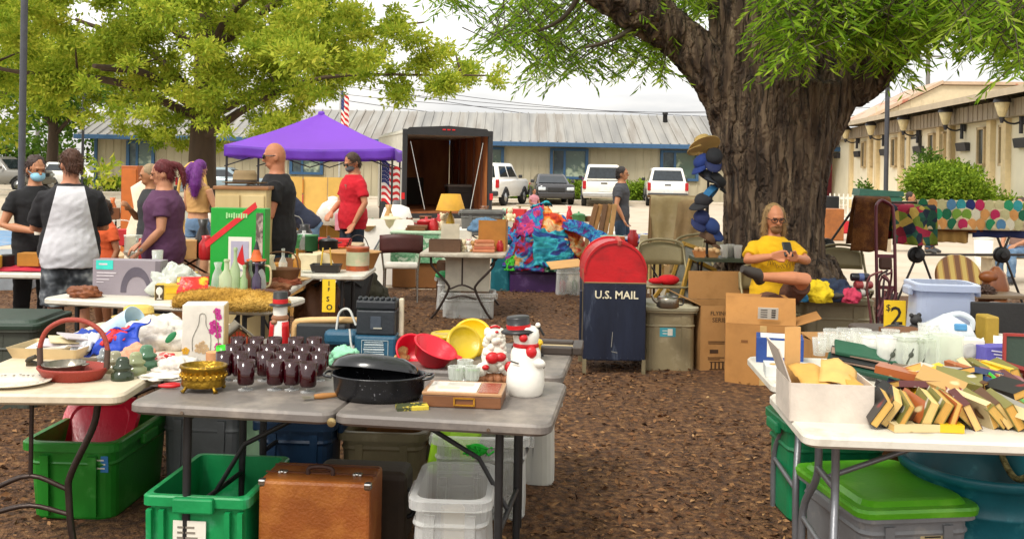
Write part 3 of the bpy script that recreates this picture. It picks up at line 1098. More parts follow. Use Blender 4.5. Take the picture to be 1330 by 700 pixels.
# ================================================================== TABLES, CHAIRS, TUBS, BOXES
TZ = .74
steel = mat('#3b302b', rough=.4, metal=.6, var=.2)
black = mat('#1c1b1c', rough=.5, var=.2)
greyleg = mat('#77787c', rough=.4, metal=.5, var=.12)
chrome = mat('#c4c2bd', rough=.2, metal=1, var=.1)
gtop = mat('#6a635e', rough=.5, var=.1, vs=3, col2='#8f857b', c2=(.47, .72), c2s=5, bump=.07, bs=90)
ctop = mat('#cdbfa6', rough=.5, var=.07, col2='#a8977c', c2=(.55, .8), c2s=4, bump=.04)
wtop = mat('#d0cabd', rough=.45, var=.06, col2='#b3a795', c2=(.52, .76), c2s=6, bump=.05)
card = mat('#a97c48', rough=.85, var=.12, vs=4, col2='#946a3a', c2=(.48, .72), c2s=4, bump=.1, bs=18)
carddk = mat('#7d5128', rough=.9, var=.1)
cardlt = mat('#cf9f62', rough=.85, var=.08)
paper = mat('#dcd6c8', rough=.8, var=.05)
wht = mat('#e2ded5', rough=.5, var=.05)
yel = mat('#e8bf1c', rough=.6, var=.06)
ink = mat('#221c18', rough=.7)
redp = mat('#c3161c', rough=.4, var=.1)

def top_part(mb, Lx, Dy, z, th=.045, r=.05, cx=0):
    mb.loft([rrect(Lx - .03, Dy - .03, r, z - th, 5, cx), rrect(Lx, Dy, r, z - th + .012, 5, cx), rrect(Lx, Dy, r, z - .01, 5, cx), rrect(Lx - .016, Dy - .016, r, z, 5, cx)], sm=False)

def table(label, fr, L_, D_, rz, topm, legm, style, name='folding_table', z=TZ, hinge=False, group='folding tables of the sale'):
    """fr = world position of the front right corner of the top; the table runs L_ to the left and D_ away"""
    a = R(rz)
    c = Vector((fr[0], fr[1], 0)) + Vector((-L_ / 2 * math.cos(a) - D_ / 2 * math.sin(a), -L_ / 2 * math.sin(a) + D_ / 2 * math.cos(a), 0))
    t = thing(name, label, 'table', c, rz, group)
    mb = MB()
    if hinge:
        top_part(mb, L_ / 2 - .004, D_, z, cx=-L_ / 4)
        top_part(mb, L_ / 2 - .004, D_, z, cx=L_ / 4)
    else:
        top_part(mb, L_, D_, z)
    mb.part('tabletop', topm, t)
    if hinge:
        mb = MB()
        mb.lathe([(.017, 0), (.017, .006), (.006, .009)], at=(0, -D_ / 2 + .001, z - .03), rot=(90, 0, 0), n=12, sm=False)
        for q in (-.36, .36):
            MB().lathe([(.007, 0), (.007, .006)], at=(q * L_, -D_ / 2 + .001, z - .026), rot=(90, 0, 0), n=8).part('rivet', chrome, t)
        mb.part('hinge', mat('#a89468', rough=.35, metal=.8), t)
    h = z - .05
    ends = (-1, 1)
    if style == 'straight':
        for e in ends:
            x = e * (L_ / 2 - .2)
            for y in (-1, 1):
                MB().tube([(x, y * (D_ / 2 - .1), h), (x, y * (D_ / 2 - .1), 0)], .016, n=10).part('leg', legm, t)
            mb = MB()
            mb.tube([(x, -D_ / 2 + .1, .3), (x, D_ / 2 - .1, .3)], .011)
            mb.tube([(x, -D_ / 2 + .1, h - .02), (x, D_ / 2 - .1, h - .02)], .014)
            mb.tube([(x, 0, .3), (x - e * .12, 0, .5), (x - e * .45, 0, h - .01)], .01)
            mb.part('brace', legm, t)
    elif style in ('wishbone', 'wishbone_x'):
        # a pair of tubes bowed towards each other at half height, joined by a yoke and an arched bar
        for e in ends:
            e0 = e * ((L_ if style == 'wishbone_x' else D_) / 2 - .08)
            wd_ = (D_ if style == 'wishbone_x' else L_) / 2
            def P(u, q, z_):
                return (e0 + q, u, z_) if style == 'wishbone_x' else (u, e0 + q, z_)
            for s_ in (-1, 1):
                MB().tube([P(s_ * (wd_ - .12), 0, h), P(s_ * (wd_ - .14), 0, h - .1), P(s_ * .16, 0, h * .6), P(s_ * .15, 0, h * .48), P(s_ * (wd_ - .2), 0, .12), P(s_ * (wd_ - .1), 0, 0)], .0135, n=10, k=6).part('leg', legm, t)
            mb = MB()
            mb.tube([P(-.15, 0, h * .5), P(0, 0, h * .58), P(.15, 0, h * .5)], .01, k=4)
            mb.tube([P(0, 0, h * .58), P(0, 0, h)], .009)
            mb.tube([P(-.155, 0, h * .36), P(0, 0, h * .41), P(.155, 0, h * .36)], .01, k=4)
            mb.part('brace', legm, t)
    else:   # bowed grey legs of a moulded white table, the pair under each end
        for e in ends:
            x = e * (L_ / 2 - .13)
            for y in (-1, 1):
                MB().tube([(x - e * .03, y * (D_ / 2 - .2), h), (x - e * .03, y * (D_ / 2 - .2), h * .68), (x, y * (D_ / 2 - .1), h * .42), (x, y * (D_ / 2 - .09), 0)], .015, n=10, k=6).part('leg', legm, t)
            mb = MB()
            mb.tube([(x, -D_ / 2 + .1, h * .38), (x, D_ / 2 - .1, h * .38)], .011)
            mb.tube([(x - e * .03, -D_ / 2 + .2, h * .72), (x - e * .03, D_ / 2 - .2, h * .72)], .013)
            mb.tube([(x - e * .03, 0, h * .72), (x - e * .5, 0, h - .01)], .011)
            mb.part('brace', legm, t)
    return t

tA = table('grey two-part folding table in front with red glasses and a roasting pan on it', at(716, 553, TZ), 1.62, .72, -8, gtop, black, 'straight', hinge=True)
tB = table('grey folding table behind the front one, carrying the blue tool and yellow tubs', at(731, 489, TZ), 1.62, .76, -8, gtop, black, 'straight')
tC = table('cream folding table at the left with the red handled basket', at(158, 513, TZ + .004), .76, 1.75, 2, ctop, steel, 'wishbone', z=TZ + .004)
tD = table('white topped table with the grey carton and the fur roll', at(346, 402, TZ), 1.62, .62, -12, wtop, black, 'straight')
tE = table('white table with bottles and the green gift bag', (-1.6, 6.95), .8, 1.1, 2, wtop, black, 'straight')
tE2 = table('white table carrying the round orange tin', at(473, 358, TZ), 1.0, .75, 0, wtop, black, 'straight')
tF = table('pale table with dark bowed legs and brown cartons beside the tie-dye pile', at(656, 331, TZ), .92, 1.4, -2, mat('#a79c8a', rough=.5, col2='#c9bfae', c2s=5), steel, 'wishbone')
tG = table('white table at the left edge with a red cloth, before the woman in black', at(64, 356, TZ), 1.5, .5, 0, wtop, steel, 'wishbone_x')
tR1 = table('white folding table at the right heaped with paperback books', at(1045, 566, TZ) + Vector((1.83 * math.cos(R(-4)), 1.83 * math.sin(R(-4)), 0)), 1.83, .66, -4, wtop, greyleg, 'bowed')
tR2 = table('white folding table behind the books, full of glassware', at(1003, 500, TZ) + Vector((1.83 * math.cos(R(-4)), 1.83 * math.sin(R(-4)), 0)), 1.83, .66, -4, wtop, greyleg, 'bowed')
tR3 = table('dark low table carrying the clear blue tub behind the glassware', (3.3, 5.25), 1.22, .7, 0, mat('#4d4038', rough=.6), steel, 'straight')
far = [('far white table with a green and white ball on it', (-4.7, 16.1), 2.4, .8), ('table of small boxes behind the child in orange', (-4.05, 11.2), 1.5, .7), ('table of pale dishes between the two women', (-2.75, 9.6), 1.1, .6),
       ('white table before the man in the red tee', (-1.75, 10.9), 1.2, .7), ('long white table with a yellow shaded lamp', (-.02, 14.2), 2.2, .8), ('brown table under the purple tent', (-2.4, 15.6), 2.6, .8),
       ('low pale table behind the tie-dye pile', (1.9, 17.6), 2.6, .8), ('table with blue and white cloth right of the grey tee man', (2.1, 12.1), 1.0, .7)]
ft = [table(l, p, a, b, 0, wtop if i % 2 == 0 else mat('#b39a78', rough=.6), steel, 'straight') for i, (l, p, a, b) in enumerate(far)]

# ------------------------------------------------------------------ plastic tubs
def tub(label, loc, rz, w, d, h, m, lid=None, name='storage_tub', cat='tub', group=None, ribs=True, wall=.012, taper=.82, lip=.025, rot=None, sticker=None, r=.06, handles=True):
    t = thing(name, label, cat, loc, rz, group, rot)
    mb = MB()
    mb.loft([rrect(w * taper, d * taper, r, 0), rrect(w * taper + .01, d * taper + .01, r, .01), rrect(w - lip * 2, d - lip * 2, r, h - .05), rrect(w - lip * 2, d - lip * 2, r, h - .045),
             rrect(w, d, r, h - .04), rrect(w, d, r, h - .006), rrect(w - .012, d - .012, r, h), rrect(w - lip * 2 - wall, d - lip * 2 - wall, r, h), rrect(w * taper - wall, d * taper - wall, r, wall)], sm=False)
    if ribs:
        for sx in (-1, 1):
            for q in (-.27, .27):
                x0, x1 = sx * 0, q * w
                y0, y1 = d * taper / 2, d / 2 - lip
                for sy in (-1, 1):
                    mb.prism([(-.012, 0.02), (.012, .02), (.02, h - .06), (-.02, h - .06)], .012, at=(x1 * (.9), sy * (y0 + y1) / 2, 0), rot=(-sy * math.degrees(math.atan2(y1 - y0, h)), 0, 0))
            break
        z = h * .72
        k = taper + (1 - taper) * .72
        mb.loft([rrect(w * k - lip * 1.2, d * k - lip * 1.2, r, z - .012), rrect(w * k - lip * 1.2 + .012, d * k - lip * 1.2 + .012, r, z), rrect(w * k - lip * 1.2, d * k - lip * 1.2, r, z + .012)], cap=(False, False), sm=False)
    mb.part('body', m, t)
    if handles:
        for s_ in (-1, 1):
            mb = MB()
            mb.box((s_ * (w / 2 + .004), 0, h - .05), (.03, min(.16, d * .4), .05), bev=.01)
            mb.part('handle', m, t)
    if lid:
        mb = MB()
        mb.loft([rrect(w + .012, d + .012, r, h - .022), rrect(w + .02, d + .02, r, h), rrect(w + .01, d + .01, r, h + .012), rrect(w - .05, d - .05, r, h + .014), rrect(w - .08, d - .08, r, h + .032), rrect(w - .12, d - .12, r, h + .035)], sm=False)
        mb.part('lid', lid, t)
    if sticker:
        x, z, sw, sh, ms, fn = sticker
        mb = MB()
        k = (taper + (1 - taper) * z / h)
        a = math.degrees(math.atan2((d - d * taper) / 2 - lip, h))
        y = -(d * taper / 2 + ((d / 2 - lip) - d * taper / 2) * z / h) - .003
        mb.T = Matrix.Translation((x, y, z)) @ Euler((R(-a * -1), 0, 0)).to_matrix().to_4x4()
        mb.box((0, 0, 0), (sw, .003, sh))
        if fn:
            fn(mb)
        mb.part('sticker', ms, t)
    return t
def lines(mb, w, h, n, m=1, y=-.0025):
    for i in range(n):
        ww = w * (.55 + .4 * random.random())
        mb.box((-(w - ww) / 2 * .8, y, h * (.38 - .76 * i / max(1, n - 1))), (ww, .0015, h * .38 / n), m=m)

SC_ = dict(c2=(.58, .74), c2s=7, bump=.06)
gr1 = mat('#1c741f', rough=.38, var=.16, col2='#4c8f46', **SC_)
gr2 = mat('#10884a', rough=.42, var=.16, col2='#4fa57a', **SC_)
navy = mat('#12304e', rough=.42, var=.16, col2='#3d5a76', **SC_)
tanp = mat('#877a5c', rough=.5, var=.12, col2='#9c9074', **SC_)
greyp = mat('#77787a', rough=.45, var=.12, col2='#97928a', **SC_)
clearp = glass('#f2f2f0', .22, .3)
purple = mat('#3c1c50', rough=.42, var=.16, col2='#5d4470', **SC_)
teal = mat('#0d5f6c', rough=.42, var=.16, col2='#3f8a92', **SC_)
# under the front tables
g = tub('big green tub at the far left with a red lid leaning in it', (-1.96, 4.66, .03), -2, .45, .7, .36, gr1, sticker=(.14, .26, .07, .075, [mat('#2d6fa8'), paper], lambda mb: lines(mb, .05, .05, 3)))
t = thing('red_panel_cover', 'glossy red tub lid standing in the big green tub', 'lid', tuple(W(128, 560, 4.72)), 0, None, rot=(56, 0, -3))
t.scale = (.74, .9, .9)
mb = MB()
mb.loft([rrect(.5, .38, .1, 0), rrect(.52, .4, .1, .012), rrect(.5, .38, .1, .03), rrect(.4, .28, .08, .032), rrect(.38, .26, .08, .02), rrect(.2, .12, .05, .022)], sm=False)
mb.box((0, .165, .03), (.2, .025, .02), bev=.008)
mb.part('panel', mat('#b80f2e', rough=.3, var=.08), t)
tub('grey tub half hidden behind the big green tub', (-1.52, 5.0, .03), -6, .46, .42, .4, mat('#6f7375', rough=.5))
tub('dark green tub standing far back under the grey table', (-1.5, 5.65, .03), 0, .5, .4, .44, mat('#2f6a25'))
t = tub('bright green open crate with a paper tag on its front', (-1.18, 3.98, .03), -4, .42, .56, .34, gr2, lip=.02, taper=.9, r=.03, ribs=False, name='crate', cat='crate')
mb = MB()
for x in (-.18, -.13, .13, .18):
    mb.box((x, -.262, .15), (.02, .03, .27), rot=(3, 0, 0))
mb.box((0, -.287, .31), (.16, .03, .06), bev=.008)
mb.part('rib', gr2, t)
mb = MB()
mb.box((0, 0, 0), (.13, .004, .11))
lines(mb, .1, .08, 4, 1, -.003)
mb.v = [v + Vector((-.02, -.272, .19)) for v in mb.v]
mb.part('paper_tag', [paper, mat('#7d7468')], t)
mb = MB()
mb.ball((.03, .08, .06), (.1, .12, .06), 10)
mb.solo('leather_pouch', 'crumpled brown leather pouch lying in the bright green crate', 'pouch', mat('#5b2f1c', var=.3), loc=(-1.14, 4.05, .045))
t = tub('navy blue tub under the middle of the grey table', (-1.04, 4.85, .03), -3, .42, .34, .37, navy)
for k, (q, c, lb) in enumerate(((-.1, '#9fc7a0', 'pale green folder leaning in the navy tub'), (-.06, '#e4e2d8', 'white folder leaning in the navy tub'))):
    MB().box((0, 0, .2), (.28, .012, .34), bev=.004).solo('folder', lb, 'folder', mat(c), loc=(-1.14 + q * .4, 4.85 + k * .04, .16), rot=(0, -24, -6))
t = tub('tan tub behind the suitcase with papers sticking out', (-.62, 4.95, .03), -3, .46, .36, .3, tanp)
for k in range(3):
    MB().box((0, 0, .15), (.3, .006 + .004 * k, .24)).solo('cardboard_sheet', ('widest brown sheet', 'middle brown sheet', 'narrow brown sheet')[k] + ' leaning in the tan tub', 'sheet', (carddk, mat('#5f5540'), card)[k], loc=(-.64 + k * .05, 4.9 + k * .05, .16), rot=(-12, 34 + 5 * k, 5 * k), group='sheets in the tan tub')
# suitcase
t = thing('suitcase', 'old brown leather suitcase standing under the grey table', 'suitcase', (-.735, 3.84, .03), -4)
leather = mat('#8b4a17', rough=.5, var=.2, vs=4, col2='#a8682a', c2=(.42, .68), c2s=5, bump=.2, bs=90)
mb = MB()
mb.box((0, 0, .2), (.44, .24, .4), bev=.014)
mb.part('body', leather, t)
mb = MB()
mb.box((0, -.02, .402), (.445, .006, .006))
mb.box((0, .075, .402), (.43, .004, .005))
mb.part('seam', mat('#5a2e10'), t)
mb = MB()
mb.tube([(-.05, -.03, .4), (-.045, -.03, .425), (0, -.03, .432), (.045, -.03, .425), (.05, -.03, .4)], .009, k=3, n=8)
mb.part('handle', mat('#3a2117'), t)
for x in (-.15, .15):
    mb = MB()
    mb.box((x, -.03, .405), (.035, .03, .012), bev=.003)
    mb.ball((x, -.045, .41), .008, 8)
    mb.part('latch', chrome, t)
for x in (-1, 1):
    for z in (.012, .388):
        mb = MB()
        mb.box((x * .208, -.108, z), (.03, .03, .03), bev=.008)
        mb.part('corner_cap', chrome, t)
t = thing('suitcase', 'dark brown case hidden behind the old brown suitcase', 'suitcase', (-.62, 4.2, .03), -4)
MB().box((0, 0, .16), (.4, .2, .32), bev=.03).part('body', mat('#3a2c1e', rough=.6, var=.3), t)
MB().tube([(.2, -.05, .12), (.225, -.05, .14), (.225, -.05, .22), (.2, -.05, .24)], .01, k=3).part('handle', black, t)

# clear tubs at the right end of the grey table
t = tub('clear open tub in front under the right end of the grey table', (-.205, 3.86, .03), -2, .32, .5, .37, clearp, taper=.9, wall=.006)
MB().box((0, 0, .11), (.09, .05, .2), bev=.003).solo('carton', 'cream carton standing in the clear open tub', 'carton', mat('#d6c8a8'), loc=(-.22, 3.98, .045), rz=20)
t = tub('taller clear tub behind with green things in it', (-.12, 4.62, .03), -2, .46, .38, .38, clearp, taper=.9, wall=.006)
for k, (c, lb, x, a) in enumerate((('#8fc01f', 'lime green plastic bin tipped in the taller clear tub', -.12, 14), ('#9fcf3a', 'pale lime plastic bin beside the lime one', -.03, 8))):
    u = thing('plastic_bin', lb, 'bin', (x - .2, 4.58, .2), 0, None, rot=(-10, a, 0))
    mb = MB()
    mb.loft([rrect(.13, .12, .02, 0), rrect(.17, .16, .02, .26), rrect(.16, .15, .02, .26), rrect(.12, .11, .02, .01)], sm=False)
    mb.part('body', mat(c, rough=.35), u)
    MB().loft([rrect(.18, .17, .02, .255), rrect(.18, .17, .02, .272), rrect(.16, .15, .02, .272), rrect(.16, .15, .02, .255)], closed=True, sm=False).part('rim', mat(c, rough=.35), u)
mb = MB()
for k in range(26):
    p = Vector((rng.normal() * .03, -.02 + rng.normal() * .012, rng.normal() * .02))
    mb.tube([p, p + Vector(rng.normal(size=3) * .014)], .005, n=4)
mb.ball((0, 0, 0), (.05, .025, .03), 8)
mb.solo('green_scrubber', 'bright green mesh scrubber in the taller clear tub', 'scrubber', mat('#14b428', rough=.5), loc=(-.14, 4.42, .36))
tub('frosted tub with odds and ends at the very back right of the grey table', (.04, 5.1, .03), -3, .46, .4, .46, glass('#e4e2da', .5, .4), taper=.9)

# right table, underneath
tub('grey tub with a scuffed bright green lid under the white table', (1.56, 4.0, .03), 8, .5, .6, .33, greyp, lid=mat('#55a51c', rough=.35, var=.12, vs=5, col2='#7cc23c', c2=(.5, .7), c2s=4), taper=.86,
    sticker=(.07, .2, .12, .08, [mat('#b9a77c'), ink], lambda mb: lines(mb, .09, .06, 4)))
tub('deep green tub standing behind the green lidded tub', (1.54, 4.66, .03), 2, .5, .4, .46, mat('#0f7a4c', rough=.4), taper=.88)
MB().box((0, 0, 0), (.34, .012, .42), bev=.004).solo('cardboard_sheet', 'pale cardboard sheet leaning on the deep green tub', 'sheet', mat('#b9ad96'), loc=(1.66, 4.75, .42), rot=(38, 10, 0))
MB().box((0, 0, .2), (.4, .3, .4), bev=.004).solo('carton', 'brown carton standing between the green tub and the teal bucket', 'carton', carddk, loc=(2.1, 4.75, .03), rz=8)
t = thing('rope_bucket', 'large teal bucket with rope handles under the white table', 'bucket', (2.02, 4.08, .03))
t.scale = (.96, .96, 1.04)
mb = MB()
mb.lathe([(.24, 0), (.25, .01), (.275, .12), (.283, .124), (.278, .13), (.3, .25), (.308, .256), (.302, .262), (.32, .37), (.35, .375), (.355, .4), (.35, .415), (.325, .41), (.31, .4), (.25, .02)], n=40)
mb.part('body', teal, t)
ropem = ramp_mat(((.35, '#6f6238'), (.6, '#b3a56c')), scale=50, bump=.5)
for a in (-2.35, .5):
    mb = MB()
    c, s_ = math.cos(a), math.sin(a)
    pts = spline([(c * .3 - s_ * .1, s_ * .3 + c * .1, .39), (c * .27 - s_ * .09, s_ * .27 + c * .09, .36), (c * .24, s_ * .24, .3), (c * .26 + s_ * .09, s_ * .26 - c * .09, .36), (c * .3 + s_ * .1, s_ * .3 - c * .1, .39)], 8)
    mb.tube(pts, .014, n=8)
    mb.part('rope_handle', ropem, t)

# middle: mail box
t = thing('mail_box', 'old mailbox, red rounded top over a dark blue body reading U.S. MAIL', 'mailbox', tuple(at(793, 481)) , 0)
mw_, md_ = .50, .5
def arch(w, z0, r):
    return [(-w / 2, 0)] + [(w / 2, 0)] + [(w / 2 * math.cos(a), z0 + r * math.sin(a)) for a in np.linspace(0, PI, 18)]
nv = mat('#131b2e', rough=.42, var=.3, vs=5, col2='#4a5262', c2=(.62, .78), c2s=9, stretch=(1.5, 1.5, .35), bump=.05)
rd = mat('#b80f18', rough=.4, var=.16, vs=4, col2='#8a1014', c2=(.5, .75), c2s=6, stretch=(.6, 1, 1), bump=.05)
mb = MB()
mb.box((0, 0, .44), (mw_, md_, .62), bev=.008)
mb.part('body', nv, t)
mb = MB()
mb.prism([(-mw_ / 2, .75), (mw_ / 2, .75)] + [(mw_ / 2 * math.cos(a), .83 + .25 * math.sin(a)) for a in np.linspace(0, PI, 22)], md_ + .004)
mb.part('hood', rd, t)
mb = MB()
o1 = [(mw_ / 2 * math.cos(a) * 1.02, .83 + .265 * math.sin(a)) for a in np.linspace(0.0, PI, 22)]
i1 = [(mw_ / 2 * math.cos(a) * .97, .83 + .24 * math.sin(a)) for a in np.linspace(PI, 0.0, 22)]
mb.prism(o1 + i1, .03, at=(0, -md_ / 2, 0))
mb.part('hood_rim', rd, t)
MB().prism(o1 + i1, .03, at=(0, md_ / 2, 0)).part('hood_rim', rd, t)
mb = MB()
mb.box((.02, -md_ / 2 + .02, 1.09), (.03, .1, .05), rot=(20, 0, 10), bev=.008)
mb.part('pull_handle', mat('#b9584e', rough=.4), t)
mb = MB()
mb.text('U.S. MAIL', .088, (.01, -md_ / 2 - .0035, .655), bold=.018, sx=.98)
mb.part('lettering', mat('#d9cfb2', rough=.6), t)
for sx in (-1, 1):
    for sy in (-1, 1):
        MB().box((sx * (mw_ / 2 - .012), sy * (md_ / 2 - .012), .07), (.03, .03, .14)).part('leg', mat('#6d6248', rough=.6, var=.3), t)
mb = MB()
mb.box((-mw_ / 2 - .012, -.1, .42), (.024, .05, .5), bev=.005)
mb.part('side_bracket', nv, t)
MB().box((mw_ / 2 + .012, -.05, .36), (.024, .06, .3), bev=.005).part('side_bracket', nv, t)
mb = MB()
for k in range(9):
    for z in (.148, .735):
        mb.ball((-.22 + .055 * k, -md_ / 2 - .001, z), (.006, .004, .006), 6)
mb.part('rivets', nv, t)
mb = MB()
mb.box((-.02, -md_ / 2 - .002, .3), (.004, .003, .12), rot=(0, 4, 0))
mb.box((.0, -md_ / 2 - .002, .2), (.05, .003, .004), rot=(0, 12, 0))
mb.part('scratch', mat('#8d8a80', rough=.5), t)
mb = MB()
mb.box((0, -md_ / 2 - .002, .755), (mw_ * .985, .006, .008))
mb.box((-mw_ / 2 - .001, -.12, .5), (.004, .012, .7))
mb.part('seam', mat('#8c7a54'), t)

t = tub('tan lidded tub beside the mailbox with a teal sticker', tuple(at(870, 486) + Vector((0, .2, 0))), 0, .46, .4, .54, tanp, lid=mat('#a19a80', rough=.5), taper=.88,
        sticker=(-.02, .34, .13, .075, [mat('#3f93a0'), paper, ink], lambda mb: (mb.box((.02, -.0025, 0), (.04, .002, .055), m=1), lines(mb, .09, .03, 2, 1))))
t = thing('kettle', 'dented pewter kettle standing on the tan lidded tub', 'kettle', tuple(at(870, 402, .575) + Vector((0, .1, 0))), 0)
pew = mat('#8a8478', rough=.3, metal=.9, var=.25)
mb = MB()
mb.lathe([(.075, 0), (.09, .01), (.085, .07), (.08, .085), (.06, .09), (.02, .1), (.015, .115), (.001, .118)], n=24)
mb.part('body', pew, t)
MB().tube([(-.08, 0, .04), (-.11, 0, .06), (-.13, 0, .1)], [.016, .012, .009], k=3).part('spout', pew, t)
MB().tube([(.085, 0, .075), (.12, 0, .07), (.12, 0, .03), (.085, 0, .02)], .006, k=4).part('handle', black, t)

# cardboard boxes by the tan tub
def carton(label, loc, rz, w, d, h, flaps=(), m=card, name='cardboard_box', marks=None, inner=True, group=None, rot=None):
    t = thing(name, label, 'box', loc, rz, group, rot)
    mb = MB()
    e = .006
    mb.box((0, -d / 2, h / 2), (w, e, h))
    mb.box((0, d / 2, h / 2), (w, e, h))
    mb.box((-w / 2, 0, h / 2), (e, d - e, h))
    mb.box((w / 2, 0, h / 2), (e, d - e, h))
    mb.box((0, 0, .004), (w - e, d - e, .008))
    mb.part('body', m, t)
    for side, ln, ang in flaps:     # ang: 0 = upright continuation, 90 = folded straight out
        mb = MB()
        if side in 'fb':
            s_ = -1 if side == 'f' else 1
            mb.T = Matrix.Translation((0, s_ * (d / 2 - .001), h + .002)) @ Euler((R(-s_ * ang), 0, 0)).to_matrix().to_4x4()
            mb.box((0, 0, ln / 2), (w, e * .8, ln))
        else:
            s_ = -1 if side == 'l' else 1
            mb.T = Matrix.Translation((s_ * (w / 2 - .001), 0, h + .002)) @ Euler((0, R(s_ * ang), 0)).to_matrix().to_4x4()
            mb.box((0, 0, ln / 2), (e * .8, d - .01, ln))
        mb.part('flap', m, t)
    if marks:
        for nm_, ms, fn in marks:
            mb = MB()
            fn(mb)
            mb.part(nm_, ms, t)
    return t
brn = mat('#3f2a18')
def print1(mb, d=.42):
    y = -d / 2 - .005
    mb.text('FLYING', .045, (-.16, y, .5), bold=.01)
    mb.text('SERIES', .05, (-.15, y, .445), bold=.01)
    mb.text('WA', .04, (.0, y, .40), bold=.01)
    mb.text('TAKE', .042, (.0, y, .36), bold=.01)
    mb.text('THIS', .03, (.0, y, .32), bold=.005)
    for z, w in ((.27, .3), (.255, .22), (.14, .24), (.125, .1)):
        mb.box((-.1 - (.3 - w) / 2, y, z), (w, .002, .006))
    mb.box((-.2, y, .19), (.07, .002, .03))
    for k in range(8):
        mb.box((-.22 + k * .032, y, .075), (.012, .002, .05))
    for z in (.045, .105):
        mb.box((-.1, y, z), (.27, .002, .006))
carton('tall brown box with printed sides and open flaps behind the big box', tuple(at(955, 486) + Vector((0, .2, 0))), 4, .62, .42, .56, (('b', .24, 4), ('l', .2, 66)), marks=[('print', brn, print1)])
def lab2(mb):
    mb.T = Matrix.Translation((0, -.2, .49)) @ Euler((R(24), 0, 0)).to_matrix().to_4x4()
    mb.box((.05, -.006, .11), (.15, .003, .1))
    mb.T = Matrix.Translation((0, -.2, .49)) @ Euler((R(24), 0, 0)).to_matrix().to_4x4() @ Matrix.Translation((.05, -.0055, .11))
    for k in range(4):
        mb.box((-.03, -.003, .03 - .02 * k), (.05, .001, .006), m=1)
        mb.box((.04, -.003, .03 - .02 * k), (.03, .001, .011), m=1)
def hole(mb):
    mb.box((-.12, -.204, .36), (.05, .004, .02))
carton('big brown box with a white shipping label on its raised front flap', tuple(at(988, 506) + Vector((.04, .22, 0))), -12, .52, .4, .49, (('f', .22, -24), ('r', .2, 70), ('b', .2, 30)), m=mat('#b07c42', rough=.85, var=.1, vs=3, col2='#9c6c38', c2=(.5, .75), c2s=4, bump=.1, bs=18), marks=[('shipping_label', [paper, ink], lab2), ('hand_hole', carddk, hole), ('packing_tape', mat('#c2a06a', rough=.25), lambda mb: mb.box((.02, -.2035, .245), (.05, .003, .48)))])
carton('small closed brown box right of the big labelled box', (2.33, 7.1, .03), 8, .32, .26, .42, (('f', .2, -82), ('b', .12, -88)))
tub('pale tan tub lid propped up behind the big box', tuple(at(1028, 470) + Vector((0, .35, .42))), 0, .5, .44, .1, mat('#b59d6c'), rot=(24, -14, 6), ribs=False, name='shallow_tray', cat='tray', handles=False)
t = tub('grey tan tub heaped with clothes beside the seated man', tuple(at(1083, 478) + Vector((0, .1, 0))), -4, .62, .46, .6, mat('#8f8467', rough=.5), taper=.86)
CL = []
for i, (c, px, py, s_, lb) in enumerate((('#e0c31e', 1060, 380, (.09, .08, .09), 'yellow cloth on the heaped tub'), ('#3d8fc4', 1050, 384, (.09, .08, .06), 'sky blue cloth on the heaped tub'), ('#26324a', 1085, 382, (.15, .1, .09), 'navy blue bag on the heaped tub'),
                                     ('#c03a58', 1092, 377, (.06, .07, .06), 'pink cloth tucked in the navy bag'), ('#c8c0b2', 1046, 388, (.08, .1, .06), 'white patterned cloth on the heaped tub'), ('#46423f', 1108, 389, (.13, .1, .06), 'dark grey cloth at the side of the heaped tub'))):
    p = at(px, py, .66)
    CL.append((lb, (p.x * .99, 7.95 + .05 * (i % 3), .6), tuple(q * 1.25 for q in s_), c, i))
for i in range(3):
    t = thing('drink_can', ('black capped can', 'red banded can', 'dark can with a silver band')[i] + ' lying on the clothes tub', 'can', W(1118 + (i % 2) * 4, 360 + i * 10, 8.0), 0, 'cans on the clothes tub', rot=(0, 90, 10 * i))
    MB().lathe([(.03, -.08), (.034, -.07), (.034, .06), (.028, .07)], n=14).part('body', mat(('#1d1d22', '#8d3a3a', '#3b3432')[i], rough=.3), t)
    MB().lathe([(.035, -.02), (.035, .02)], n=14).part('band', mat(('#4b5a86', '#cdbdb0', '#b9b4ac')[i]), t)

# mid ground tubs
tub('deep purple tub under the tie-dye pile', tuple(at(700, 381) + Vector((0, .25, 0))), 0, .84, .5, .36, purple, taper=.93)
t = tub('clear bin with a brown cardboard flap beside the purple tub', tuple(at(738, 386) + Vector((0, .15, 0))), 0, .34, .3, .42, clearp, taper=.9, wall=.006)
MB().box((0, 0, 0), (.42, .34, .008)).solo('cardboard_sheet', 'flat brown cardboard laid over the clear bin by the mailbox', 'sheet', cardlt, loc=tuple(at(738, 340, .5) + Vector((-.04, 0, -.03))), rot=(10, -6, 8))
for i, (c, x) in enumerate((('#b8404a', -.07), ('#d9d2c2', .02), ('#5f8a54', .09))):
    MB().ball((0, 0, .1), (.05, .07, .09), 9).solo('toy', ('red', 'white', 'green')[i] + ' toy seen through the clear bin by the mailbox', 'toy', mat(c), loc=tuple(at(738, 386) + Vector((x, .14, .02))))
t = tub('clear tub with a grey bag under the bowed leg table', tuple(at(607, 418) + Vector((0, .25, 0))), 0, .6, .42, .3, clearp, taper=.9, wall=.006)
MB().box((0, 0, .1), (.34, .05, .26), bev=.02).solo('grey_bag', 'grey flat case standing in the clear tub under the table', 'bag', mat('#57544e'), loc=tuple(at(612, 418) + Vector((0, .18, .02))), rot=(-14, 8, 0))
carton('white carton standing on the clear tub under the bowed leg table', tuple(at(607, 418) + Vector((-.02, .4, .3))), 0, .48, .3, .4, m=mat('#d3cbb8'), name='carton')
